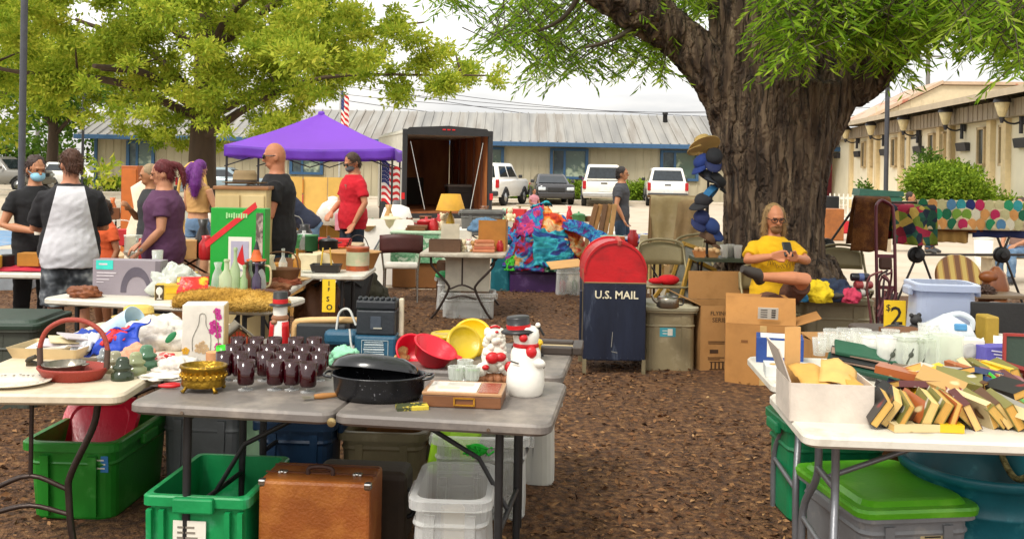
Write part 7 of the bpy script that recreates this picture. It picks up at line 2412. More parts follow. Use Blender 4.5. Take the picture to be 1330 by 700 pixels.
# ---- the glassware table (white, second row)
def T2(px, py):
    return tuple(at(px, py, TZ))
for i, (px, py, h, r, kind, lb) in enumerate(((1072, 456, .09, .04, 'tumbler', 'leftmost clear tumbler on the glassware table'), (1088, 460, .095, .042, 'tumbler', 'clear tumbler second from the left'), (1102, 456, .095, .04, 'tumbler', 'clear tumbler third from the left'), (1079, 450, .09, .04, 'tumbler', 'clear tumbler behind the leftmost two'),
                                              (1096, 449, .09, .04, 'tumbler', 'clear tumbler at the back of the row'), (1117, 474, .17, .05, 'vase', 'tall clear ribbed vase with a wide mouth'), (1134, 486, .17, .055, 'pitcher', 'frosted white pitcher beside the tall vase'), (1152, 492, .19, .05, 'pitcher', 'frosted pitcher with a small dark bird print'),
                                              (1146, 478, .15, .05, 'vase', 'milky vase behind the bird print pitcher'), (1175, 494, .2, .055, 'jar', 'etched glass jar with a leaf print'), (1196, 492, .19, .05, 'jar', 'clear glass canister beside the leaf print jar'), (1212, 494, .19, .05, 'block', 'square pale green glass vase, left one'),
                                              (1228, 496, .21, .055, 'block', 'square pale green glass vase, taller right one'), (1184, 478, .16, .05, 'vase', 'tall clear vase behind the etched jar'), (1166, 474, .14, .045, 'tumbler', 'big clear tumbler behind the etched jar'), (1205, 462, .16, .05, 'tumbler', 'big clear tumbler behind the square vases'), (1112, 460, .1, .04, 'tumbler', 'clear tumbler behind the tall ribbed vase'), (1128, 466, .12, .045, 'jar', 'clear jar behind the frosted white pitcher'), (1138, 460, .11, .04, 'tumbler', 'clear tumbler behind the milky vase'), (1156, 462, .13, .045, 'vase', 'clear flared vase at the back of the glassware'), (1194, 466, .13, .045, 'jar', 'clear jar at the back behind the canister'), (1218, 470, .15, .045, 'vase', 'clear vase at the back behind the square vases'), (1164, 487, .16, .045, 'vase', 'clear vase between bird print pitcher and etched jar'), (1186, 490, .15, .04, 'tumbler', 'tall tumbler between etched jar and canister'), (1064, 461, .085, .036, 'tumbler', 'small tumbler by the navy carton'))):
    nm = {'tumbler': 'drinking_glass', 'vase': 'glass_vase', 'pitcher': 'glass_pitcher', 'jar': 'glass_jar', 'block': 'glass_vase'}[kind]
    t = thing(nm, lb, kind if kind != 'block' else 'vase', T2(px, py), 0, 'glassware on the white table')
    m = glass('#f8f8f4', .16, .04) if kind in ('tumbler', 'vase') else glass('#f6f5f0', .4, .25) if kind in ('pitcher',) else glass('#f4f7f0', .26, .08)
    if kind == 'block':
        mb = MB()
        mb.loft([rrect(2 * r, 2 * r, .008, 0), rrect(2 * r, 2 * r, .008, h), rrect(2 * r - .012, 2 * r - .012, .006, h), rrect(2 * r - .012, 2 * r - .012, .006, .014)], sm=False)
        mb.part('block', m, t)
        MB().loft([rrect(2 * r + .004, 2 * r + .004, .008, h - .004), rrect(2 * r + .004, 2 * r + .004, .008, h + .003)], sm=False, cap=(False, False)).part('rim', m, t)
    else:
        prof = {'tumbler': [(r * .8, 0), (r, h), (r * .93, h), (r * .74, .012)], 'vase': [(r * .7, 0), (r * .75, h * .3), (r * .65, h * .6), (r, h), (r * .93, h), (r * .58, h * .6), (r * .6, .012)],
                'pitcher': [(r * .85, 0), (r, h * .3), (r * .9, h * .7), (r, h), (r * .94, h), (r * .84, h * .7), (r * .8, .012)], 'jar': [(r, 0), (r, h * .82), (r * .85, h * .9), (r * .95, h), (r * .88, h), (r * .9, .012)]}[kind]
        MB().lathe(prof, n=26, flute=.02 if kind == 'vase' else 0, fn=12 if kind == 'vase' else 0).part('body', m, t)
        MB().lathe([(r * .98, h - .003), (r * 1.03, h), (r * .98, h + .004)], n=26, cap=(False, False)).part('rim', m, t)
        if kind == 'pitcher':
            MB().tube([(r * .95, 0, h * .85), (r * 1.7, 0, h * .75), (r * 1.6, 0, h * .35), (r * .98, 0, h * .25)], .008, k=4).part('handle', m, t)
        if 'print' in lb:
            mb = MB()
            mb.tube([(-.016, -r * .97, h * .42), (-.004, -r * 1.01, h * .55), (.006, -r * 1.01, h * .68), (.016, -r * .97, h * .76)], .0028, n=5, k=3)
            mb.ball((.004, -r * 1.01, h * .62), (.011, .003, .014), 8, rot=(0, 30, 0))
            mb.part('print', mat('#4a4f44'), t)
t = thing('water_jug', 'large clear handled water jug with a blue mark', 'jug', T2(1253, 470), -10)
mb = MB()
mb.loft([rrect(.26, .13, .04, 0), rrect(.27, .14, .04, .1), rrect(.22, .12, .04, .15), rrect(.1, .07, .03, .185), rrect(.05, .05, .02, .2)], sm=True)
mb.part('jug', glass('#e6ecef', .6, .15), t)
MB().tube([(-.02, 0, .19), (.06, 0, .21), (.12, 0, .18), (.12, 0, .13)], .014, k=4).part('handle', glass('#e6ecef', .6, .15), t)
MB().box((.05, -.06, .15), (.06, .02, .035), bev=.006).part('blue_mark', mat('#4a8ab8'), t)
t.location.y += .2
t = thing('dish_box', 'white box with a grey plate pictured on it', 'box', T2(1253, 468))
MB().box((0, 0, .055), (.15, .1, .11), bev=.003).part('box', paper, t)
MB().lathe([(.04, 0), (.04, .003), (.02, .004)], at=(0, -.051, .055), rot=(90, 0, 0), n=20).part('print', mat('#a9a8a4'), t)
t = thing('purple_box', 'violet and white printed box on the glassware table', 'box', T2(1296, 472), 8)
MB().box((0, 0, .045), (.2, .1, .09), bev=.003).part('box', mat('#5a54a8'), t)
mb = MB()
for k in range(4):
    mb.box((-.01 + .012 * k, -.052, .065 - .017 * k), (.12, .003, .006), rot=(0, 8, 0))
mb.part('lettering', mat('#d0cce0'), t)
t = thing('white_mug', 'white mug with a faint print right of the violet box', 'mug', T2(1310, 466))
MB().lathe([(.045, 0), (.05, .006), (.05, .105), (.046, .105), (.044, .01)], n=22).part('cup', wht, t)
MB().tube([(-.048, 0, .085), (-.085, 0, .078), (-.085, 0, .035), (-.048, 0, .024)], .008, k=4).part('handle', wht, t)
t.location.y += .1
t = thing('tape_reel_box', 'brown round wooden box with a dark slot before the dish box', 'box', T2(1258, 486))
MB().lathe([(.085, 0), (.088, .06), (.08, .066), (.001, .066)], n=28, sy=.6).part('body', mat('#9a7032', var=.2), t)
MB().box((0, 0, .067), (.08, .03, .004)).part('slot', carddk, t)
crumple('black_pouch', 'black pouch right of the round wooden box', 'pouch', T2(1300, 488), (.09, .05, .04), black, 131)
t = thing('framed_board', 'red framed dark board at the right edge of the glassware', 'board', T2(1326, 480), -10)
mb = MB()
for s_ in (-1, 1):
    mb.box((s_ * .075, 0, .085), (.012, .02, .17))
    mb.box((0, 0, .085 + s_ * .08), (.14, .02, .012))
mb.part('moulding', mat('#8f2a22'), t)
MB().box((0, .004, .085), (.14, .008, .15)).part('panel', mat('#2a3a30'), t)
# cartons at the left end
t = thing('blue_carton', 'navy and white carton printed with a pale fan at the table corner', 'carton', T2(1012, 468), -14)
MB().box((0, 0, .06), (.22, .16, .12), bev=.002).part('box', mat('#1d3f82', rough=.5), t)
mb = MB()
mb.box((-.01, -.0815, .07), (.1, .003, .08))
mb.box((-.03, -.01, .121), (.12, .12, .003))
mb.part('print', paper, t)
t = thing('photo_carton', 'flat carton with sky blue photo print before the navy carton', 'carton', T2(1022, 487), -10)
MB().box((0, 0, .025), (.2, .13, .05), bev=.002).part('box', mat('#d0d4d0', rough=.4), t)
mb = MB()
mb.box((.03, -.02, .0515), (.09, .07, .002))
mb.ball((-.06, -.02, .051), (.02, .02, .002), 10, m=1)
mb.part('print', [mat('#3f93b8'), mat('#b9924a')], t)
t = thing('document_case', 'dark green and black zipped document case leaning on the glassware', 'case', T2(1125, 492), -22)
for k in range(3):
    MB().box((0, .02 * k, .05 + .03 * k), (.34 - .03 * k, .12, .022), rot=(18, 8, 4 * k), bev=.006).part('pocket', mat(('#14402f', '#1d1f1e', '#1a5038')[k], rough=.6, var=.15), t)
for k in range(2):
    MB().box((-.03, .02 * k - .02, .072 + .03 * k), (.24, .05, .006), rot=(18, 8, 4 * k)).part('lining', mat('#8f7464'), t)

# ---- books and the white box on the front right table
carton('white fronted box full of brown paper at the left end of the book table', tuple(at(1086, 550, TZ) + Vector((0, .15, 0))), -5, .3, .27, .14, (('l', .13, 20),), m=mat('#c9bdb0', rough=.7), name='cardboard_box')
MB().box((0, 0, .15), (.065, .008, .3)).solo('cardboard_flap', 'upright tan cardboard strip in the white fronted box', 'flap', cardlt, loc=(at(1043, 540, TZ).x, 3.78, TZ + .01), rz=14)
for i, (dx, dy, dz, rot, s_, lb) in enumerate(((-.04, .14, .14, (16, 10, 8), (.17, .18), 'largest brown paper sheet in the white fronted box'), (.06, .13, .155, (20, 18, -14), (.14, .17), 'brown paper sheet sloping right in the white fronted box'), (.12, .12, .13, (12, 34, 10), (.1, .16), 'narrow brown paper sheet at the right of the white fronted box'))):
    mb = MB()
    mb.sheet(lambda u, v: ((u - .5) * s_[0], (v - .5) * s_[1], .025 * math.sin(PI * u) + .01 * noise.noise((u * 4, v * 4, i))), 10, 10, th=.003)
    p = at(1090, 550, TZ)
    mb.solo('brown_paper', lb, 'paper', mat(('#c99a4c', '#cfa55e', '#c0903e')[i], rough=.8), loc=(p.x + dx * .8 - .01, p.y + dy, TZ + dz - .01), rot=rot, group='brown paper in the white fronted box')
def book(label, loc, rot, w, h, th, cover, page='#cfa964'):
    t = thing('paperback_book', label, 'book', loc, 0, 'paperback books', rot=rot)
    MB().box((0, 0, 0), (w - .004, h - .006, th - .004)).part('pages', mat(page, rough=.85, var=.12, vs=30, stretch=(1, 1, 12)), t)
    mb = MB()
    mb.box((0, 0, th / 2 - .001), (w, h, .002))
    mb.box((0, 0, -th / 2 + .001), (w, h, .002))
    mb.box((-w / 2 + .001, 0, 0), (.002, h, th - .004))
    mb.part('cover', cover, t)
    return t
bc = [('rust', '#a0562a'), ('yellow', '#d8b020'), ('dark red', '#7a1c1c'), ('white', '#d2cabb'), ('navy', '#24345a'), ('brown', '#5a3a22'), ('olive', '#77713a'), ('black', '#1f1c1c'), ('tan', '#b08a50'), ('cream', '#cdb98a'), ('maroon', '#5a2a2a'), ('grey', '#8a867e')]
cm = [ramp_mat(((.4, c), (.64, c), (.68, ('#cdb98a', '#5a3a22', '#d2cabb', '#7a1c1c')[i % 4]), (.8, ('#d8b272', '#3a2c22', '#c8a060')[i % 3])), 11, rough=.35, bump=0, detail=1) for i, (n_, c) in enumerate(bc)]
rb_ = random.Random(9)
rowspec = [  # px, py(base), lean angle, count, step px, tail
    (1148, 556, -62, 7, 15, 'leaning in the front row right of the white box'), (1160, 540, -50, 6, 17, 'in the second row behind the leaning books'), (1250, 556, 52, 7, 13, 'slanting down in the front row at the right'),
    (1232, 530, 66, 8, 13, 'in the upright row behind the slanting books'), (1175, 523, 20, 5, 16, 'lying loose at the back of the book table'), (1258, 510, 70, 7, 12, 'in the back row under the glassware')]
ordn = ('first', 'second', 'third', 'fourth', 'fifth', 'sixth', 'seventh', 'eighth')
for (px, py, ln, n, st, tail) in rowspec:
    for i in range(n):
        ci = rb_.randrange(12)
        th = .018 + .02 * rb_.random()
        p = at(px + i * st, py + rb_.random() * 4, TZ)
        w, h = .105, .17
        rise = abs(math.sin(R(ln))) * w / 2 + th * .5
        book('%s covered paperback, %s %s' % (bc[ci][0], ordn[i], tail), (p.x, p.y + .06, TZ + rise + .003), (8 + 8 * rb_.random(), ln + rb_.random() * 26 - 13, 34 * rb_.random() - 17 + (18 if ln > 0 else -14)), w, h, th, cm[ci], ('#cfa556', '#d8b672', '#c99a4a')[i % 3])
for i, (px, py, z, rz, lb) in enumerate(((1190, 562, 0, 4, 'tan paperback lying flat at the table front'), (1222, 562, 0, -6, 'cream paperback lying flat beside the tan one'), (1200, 556, .03, 12, 'speckled paperback lying across the flat ones'))):
    p = at(px, py, TZ)
    book(lb, (p.x, p.y + .05, TZ + .016 + z), (0, 0, rz + 90), .105, .17, .028, cm[(i * 4 + 9) % 12])
for i, (px, py, rot, c) in enumerate(((1318, 536, (24, 30, 20), 6), (1326, 560, (6, 20, 30), 9))):
    p = at(px, py, TZ)
    book(('bright green paperback standing out at the right edge', 'cream paperback at the right front corner')[i], (p.x, p.y + .05, TZ + .06), rot, .11, .18, .04, mat('#3fae34', rough=.4) if i == 0 else cm[c])

for i in range(12):
    px, py = 1165 + 14 * i + rb_.random() * 10, 512 + 34 * rb_.random()
    p = at(px, py, TZ)
    book('%s covered paperback thrown on top, %s from the left' % (bc[(i * 5) % 12][0], ('first', 'second', 'third', 'fourth', 'fifth', 'sixth', 'seventh', 'eighth', 'ninth', 'tenth', 'eleventh', 'twelfth')[i]), (p.x, p.y + .06, TZ + .1 + .02 * rb_.random()), (rb_.random() * 24 - 4, rb_.random() * 50 - 25, rb_.random() * 160), .105, .17, .022 + .012 * rb_.random(), cm[(i * 5) % 12], ('#cfa556', '#d8b672', '#c99a4a')[i % 3])

drape('red_cloth', 'red cloth spread on the white table at the left edge', 'cloth', ((-.3, -.12, .012), (.22, -.12, .012), (.22, .2, .012), (-.3, .2, .012), .02), mat('#b01c34', rough=.8), (-4.02, 7.98, TZ), .012, 5)
for i, (x, y, kd, c, k) in enumerate(((-3.98, 8.0, 'box', 'amber', .9), (-4.3, 7.9, 'box', 'yellow', 1.0), (-4.2, 8.05, 'tin', 'dark', .9), (-4.5, 7.95, 'books', 'brown', 1), (-4.72, 7.9, 'basket', 'tan', 1))):
    item(kd, c, (x, y, TZ + (.04 if i == 0 else .003)), k, 12 * i, 'on the table at the left edge')

scatter('the paving under the far tables', -6.4, -1.2, 13.9, 14.9, 0, 16, ('box', 'books', 'basket', 'pot', 'box'), ('brown', 'cream', 'tan', 'orange', 'grey', 'white'), (1.6, 2.8), seed=71)
scatter('the paving behind the mailbox', .2, 3.0, 13.4, 16.2, 0, 14, ('box', 'books', 'basket', 'tin', 'box'), ('brown', 'cream', 'tan', 'red', 'grey', 'white', 'blue'), (1.5, 2.6), seed=72)
# ================================================================== VEHICLES, TRAILER, TENT, FLAGS
glz = mat('#252b30', rough=.06, var=.3, bump=0)
tyre = mat('#1a1a1b', rough=.85)
alloy = mat('#a9a9a8', rough=.3, metal=.8)
def vehicle(label, cat, loc, rz, paint, Lh, Wd, hood, H, cab, top, bed=False, group=None, trim=None, name='parked_car', up=0):
    t = thing(name, label, cat, loc, rz, group)
    pm = mat(paint, rough=.25, var=.03, bump=0, coat=.6)
    dk = mat('#232325', rough=.6)
    hl = Lh / 2
    mb = MB()
    z0 = .3 + up
    mb.loft([rrect(Wd * .93, Lh * .96, .2, z0), rrect(Wd, Lh, .25, z0 + .22), rrect(Wd, Lh, .28, hood - .12), rrect(Wd * .95, Lh * .97, .25, hood - .02), rrect(Wd * .9, Lh * .93, .22, hood)])
    yc, yt = (cab[0] + cab[1]) / 2, (top[0] + top[1]) / 2
    r0 = rrect(Wd * .92, cab[1] - cab[0], .12, hood - .03, 4, 0, yc)
    r1 = rrect(Wd * .74, top[1] - top[0], .14, H - .05, 4, 0, yt)
    r2 = rrect(Wd * .66, top[1] - top[0] - .16, .14, H, 4, 0, yt)
    mb.loft([r0, r1, r2])
    mb.part('body', pm, t)
    def q(x, y, f):   # point on the cabin side at height fraction f
        a, b = Wd * .46, Wd * .37
        w = a + (b - a) * f
        y0, y1 = cab[0] + (top[0] - cab[0]) * f, cab[1] + (top[1] - cab[1]) * f
        return Vector((x * (w + .006), y0 + (y1 - y0) * y + (0 if 0 < y < 1 else (.006 if y else -.006) * 2), hood + (H - .05 - hood) * f))
    for y in (0, 1):
        mb = MB()
        mb.add([q(-.84, y, .12), q(.84, y, .12), q(.84, y, .88), q(-.84, y, .88)], [(0, 1, 2, 3)])
        mb.part('windscreen' if y == 0 else 'rear_window', glz, t)
    for s_ in (-1, 1):
        for a, b in ((.1, .48), (.53, .9)):
            mb = MB()
            mb.add([q(s_, a, .14), q(s_, b, .14), q(s_, b * .97 + .015, .86), q(s_, a * .9 + .05, .86)], [(0, 1, 2, 3)])
            mb.part('side_window', glz, t)
        MB().box((s_ * (Wd / 2 + .08), cab[0] + .35, hood + .12), (.18, .1, .15), bev=.03).part('mirror', dk if trim else pm, t)
        MB().box((s_ * Wd * .37, -hl + .03, hood - .22), (.36, .1, .17), bev=.04).part('headlight', mat('#c9d0d4', rough=.1), t)
        MB().box((s_ * Wd * .45, hl - .04, hood - .2), (.16, .1, .38), bev=.03).part('tail_light', mat('#a8141c', rough=.25), t)
        for y in (-hl + .85, hl - .95):
            rw = .34 + up * .4
            w = MB().lathe([(.2, -.11), (rw - .03, -.12), (rw, -.08), (rw, .08), (rw - .03, .12), (.2, .11)], at=(s_ * (Wd / 2 - .1), y, rw), rot=(0, 90, 0), n=24).part('wheel', tyre, t)
            mb = MB()
            mb.lathe([(.21, -.02), (.2, .0), (.06, .02), (.05, .05), (.001, .05)], at=(s_ * (Wd / 2 + .015), y, rw), rot=(0, 90 * s_, 0), n=18)
            mb.part('rim', alloy, w)
            mb = MB()
            mb.tube([(s_ * (Wd / 2 - .01), y - rw - .06, z0 + .05), (s_ * Wd / 2, y - rw * .75, rw + .28), (s_ * Wd / 2, y, rw * 2 + .06), (s_ * Wd / 2, y + rw * .75, rw + .28), (s_ * (Wd / 2 - .01), y + rw + .06, z0 + .05)], .05, k=4)
            mb.part('wheel_arch', dk, t)
    MB().box((0, -hl - .02, z0 + .18), (Wd * .96, .16, .24), bev=.05).part('front_bumper', dk if trim else pm, t)
    MB().box((0, hl + .02, z0 + .16), (Wd * .96, .16, .22), bev=.05).part('rear_bumper', mat('#b9b9b8', rough=.3, metal=.7) if bed else dk, t)
    MB().box((0, -hl - .0, hood - .25), (Wd * .45, .06, .2), bev=.02).part('grille', dk, t)
    MB().box((0, hl + .005, hood - .42), (.5, .03, .16)).part('plate', mat('#cfd3cf'), t)
    MB().box((0, hl - .005, hood - .12), (.3, .03, .07), bev=.01).part('badge_handle', dk, t)
    if bed:
        MB().box((0, (cab[1] + hl) / 2 + .05, hood + .002), (Wd * .8, hl - cab[1] - .25, .02)).part('bed_floor', dk, t)
    return t
g = 'cars parked beyond the sale'
def vx(px, d):
    return (W(px, 0, d).x, d, 0)
vehicle('dark sedan seen from the front below a blue framed window', 'car', vx(720, 47.6), 4, '#2c2b2e', 4.5, 1.82, .98, 1.45, (-.95, 1.7), (-.1, 1.1), group=g)
vehicle('white pickup truck seen from behind with its tailgate shut', 'pickup', vx(787, 46.6), 176, '#dcd6c8', 5.4, 2.0, 1.2, 1.95, (-1.0, .9), (-.5, .75), bed=True, group=g, trim=1, up=.1, name='pickup_truck')
vehicle('white truck with a dark rear window beside the oak trunk', 'truck', vx(868, 48), 174, '#dfdcd4', 5.2, 1.95, 1.15, 1.85, (-1.0, 2.3), (-.4, 2.0), group=g, trim=1, up=.08)
vehicle('white off-road car with red tail lights, right of the black trailer', 'car', vx(648, 45), 162, '#e0ddd6', 4.6, 1.9, 1.2, 1.92, (-.9, 2.2), (-.35, 2.05), group=g, trim=1, up=.1)
vehicle('grey sport utility car at the left edge behind the lamp post', 'car', vx(8, 52), 80, '#77736c', 4.9, 1.95, 1.15, 1.85, (-1.0, 2.3), (-.3, 2.1), group=g, up=.1)
vehicle('white saloon car behind the grey car at the left', 'car', vx(62, 60), 75, '#dedcd6', 4.6, 1.82, 1.0, 1.5, (-1.0, 1.8), (-.2, 1.2), group=g)
vehicle('white estate car nearest the building corner at the left', 'car', vx(112, 56), 84, '#e2e0da', 4.7, 1.85, 1.05, 1.6, (-1.0, 2.2), (-.3, 1.9), group=g)
vehicle('blue grey car half hidden by the spreading oak trunk', 'car', vx(300, 47), 90, '#7d8f98', 4.5, 1.82, 1.0, 1.5, (-1.0, 1.8), (-.2, 1.2), group=g)

# cargo trailer
t = thing('cargo_trailer', 'black and white cargo trailer with its back open, showing a bare wooden inside', 'trailer', (W(585, 0, 24).x, 24, 0), 15)
wood_in = ramp_mat(((.3, '#6d3c1e'), (.5, '#96582e'), (.7, '#b5743e')), 2, stretch=(1, 1, .3), rough=.7, bump=.05)
blk = mat('#1d1c1e', rough=.5)
tw, th_, tl = 2.15, 2.05, 5.0
MB().box((0, tl / 2, .5), (tw, tl, .1)).part('floor', wood_in, t)
for s_ in (-1, 1):
    w = MB().box((s_ * (tw / 2 - .02), tl / 2, .5 + th_ / 2), (.03, tl - .1, th_ - .1)).part('side_wall', wood_in, t)
    MB().box((s_ * .035, tl / 2, .5 + th_ / 2), (.03, tl, th_), bev=.01).part('outer_skin', mat('#d2cdc2', rough=.4) if s_ < 0 else blk, w, loc=(s_ * (tw / 2 - .02), 0, 0))
    for k in range(5):
        MB().box((s_ * (tw / 2 - .06), .6 + k * .95, .5 + th_ / 2), (.05, .06, th_ - .12)).part('stud', mat('#5a3420'), t)
    MB().tube([(s_ * (tw / 2 - .15), .1, 2.3), (s_ * (tw / 2 - .5), -.1, .62)], .013, n=6).part('prop_rod', chrome, t)
    MB().box((s_ * (tw / 2 + .03), -.02, 1.3), (.09, .07, 1.5), bev=.01).part('door_jamb', greyleg, t)
    MB().box((s_ * (tw / 2 + .04), -.07, .95), (.08, .04, .16)).part('tail_light', redp, t)
    wl = MB().lathe([(.2, -.1), (.36, -.1), (.38, 0), (.36, .1), (.2, .1)], at=(s_ * (tw / 2 + .12), 2.6, .38), rot=(0, 90, 0), n=20).part('wheel', tyre, t)
    MB().lathe([(.2, -.03), (.05, .02)], at=(s_ * (tw / 2 + .2), 2.6, .38), rot=(0, 90 * s_, 0), n=14).part('rim', alloy, wl)
MB().box((0, tl - .03, .5 + th_ / 2), (tw - .1, .03, th_ - .1)).part('front_wall', wood_in, t)
mb = MB()
mb.box((-.25, tl - .08, .95), (1.0, .04, .8), bev=.01)
mb.part('dark_panel', mat('#2b1a10'), t)
mb = MB()
mb.prism([(-tw / 2 - .05, 2.5), (-tw / 2 + .1, 2.62), (0, 2.68), (tw / 2 - .1, 2.62), (tw / 2 + .05, 2.5), (tw / 2 - .03, 2.48), (-tw / 2 + .03, 2.48)], tl, at=(0, tl / 2, 0))
mb.part('roof', mat('#bdb7ab', rough=.5), t)
mb = MB()
for s_ in (-1, 1):
    mb.box((s_ * (tw / 2 + .005), -.03, .5 + th_ / 2), (.12, .1, th_ + .1), bev=.02)
mb.prism([(-tw / 2 - .06, 2.48), (-tw / 2 + .1, 2.64), (0, 2.7), (tw / 2 - .1, 2.64), (tw / 2 + .06, 2.48), (tw / 2 - .06, 2.46), (-tw / 2 + .06, 2.46)], .12, at=(0, -.03, 0))
mb.box((0, -.03, .46), (tw + .1, .12, .12))
mb.part('rear_frame', blk, t)
mb = MB()
for k in (-.12, 0, .12):
    mb.box((k, -.1, 2.6), (.08, .02, .03), bev=.004)
mb.part('marker_lights', redp, t)
t2 = tub('grey lidded tub standing inside the open trailer', (t.location.x + .25, 26.2, .56), 12, .9, .6, .62, mat('#3b3634'), lid=mat('#77706a'))

# purple pop-up tent
TX, TY = W(420, 0, 18).x, 18.0
t = thing('pop_up_tent', 'purple pop-up tent with a peaked roof and black legs', 'tent', (TX, TY, 0), 4)
pur = mat('#8048c6', rough=.55, var=.06, vs=1.5, bump=.06, bs=6, trans=.35)
S = 1.45
mb = MB()
def roofq(i):
    a = [(-S, -S), (S, -S), (S, S), (-S, S)]
    p, q = a[i], a[(i + 1) % 4]
    def f(u, v):
        x, y = p[0] + (q[0] - p[0]) * u, p[1] + (q[1] - p[1]) * u
        z = 1.98 - .05 * math.sin(PI * u) * (1 - v)
        k = v
        return (x * (1 - k), y * (1 - k), z + .66 * k - .1 * math.sin(PI * k) * (.4 + .6 * math.sin(PI * u)) + .012 * noise.noise((u * 5, k * 5, i)))
    return f
for i in range(4):
    mb.sheet(roofq(i), 14, 12, sm=True)
mb.part('canopy', pur, t)
for i in range(4):
    mb = MB()
    f = roofq(i)
    mb.sheet(lambda u, v: tuple(Vector(f(u, 0)) * 1 + Vector((0, 0, -.19 * v)) + Vector((f(u, 0)[0], f(u, 0)[1], 0)) * (.012 * math.sin(u * 30) * v)), 30, 4, th=.004)
    mb.part('valance', mat('#6630b0', rough=.55, trans=.25), t)
MB().box((0, 0, 2.62), (.12, .12, .1), bev=.03).part('peak_cap', pur, t)
for sx in (-1, 1):
    for sy in (-1, 1):
        l = MB().box((sx * (S - .04), sy * (S - .04), .95), (.035, .035, 1.9)).part('leg', black, t)
        MB().box((sx * (S - .04), sy * (S - .04), .01), (.12, .12, .02)).part('foot', black, l)
for sy in (-1, 1):
    MB().tube([(-S + q * S / 2, sy * (S - .04), 1.62 + .25 * (q % 2)) for q in range(5)], .012, n=5).part('truss', black, t)

# flags
def flag(name, label, loc, w, h, pole, rz=0, droop=.25):
    t = thing(name, label, 'flag', loc, rz)
    def P(u, v):
        x = w * u
        return Vector((x * (1 - .12 * u), .05 * math.sin(u * 7 + v * 2) * u, -h * v - droop * u * w + .03 * math.sin(u * 9)))
    for si in range(13):
        mb = MB()
        mb.sheet(lambda u, v: P((u if si > 6 else .4 + .6 * u), (si + v) / 13), 14, 1)
        mb.part('stripe', redp if si % 2 == 0 else wht, t)
    mb = MB()
    mb.sheet(lambda u, v: P(.4 * u, v * 7 / 13), 6, 6)
    mb.part('canton', mat('#1f2f6a'), t)
    mb = MB()
    for r_ in range(5):
        for c in range(5):
            p = P(.04 + .075 * c + .03 * (r_ % 2), (.07 + .095 * r_))
            for o_ in (-.006, .006):
                mb.lathe([(w * .018, 0), (w * .018, .001)], at=p + Vector((0, o_, 0)), rot=(90, 0, 0), n=5)
    mb.part('stars', wht, t)
    MB().tube([(-.02, 0, pole[0]), (-.02, 0, pole[1])], pole[2], n=8).part('pole', pole[3], t)
    MB().ball((-.02, 0, pole[1] + .02), pole[2] * 1.8, 8).part('finial', brass, t)
p = W(496, 209, 17)
flag('stars_and_stripes', 'red and white striped flag with blue starred corner hanging beside the tent', tuple(p), .36, .72, (-p.z, .06, .012, black), 0, .4)
p = W(443, 116, 44)
flag('stars_and_stripes', 'flag furled on a tall pole behind the purple tent peak', tuple(p), .42, 1.7, (-p.z, .35, .04, mat('#b9b9b6', metal=.5)), 0, 1.0)

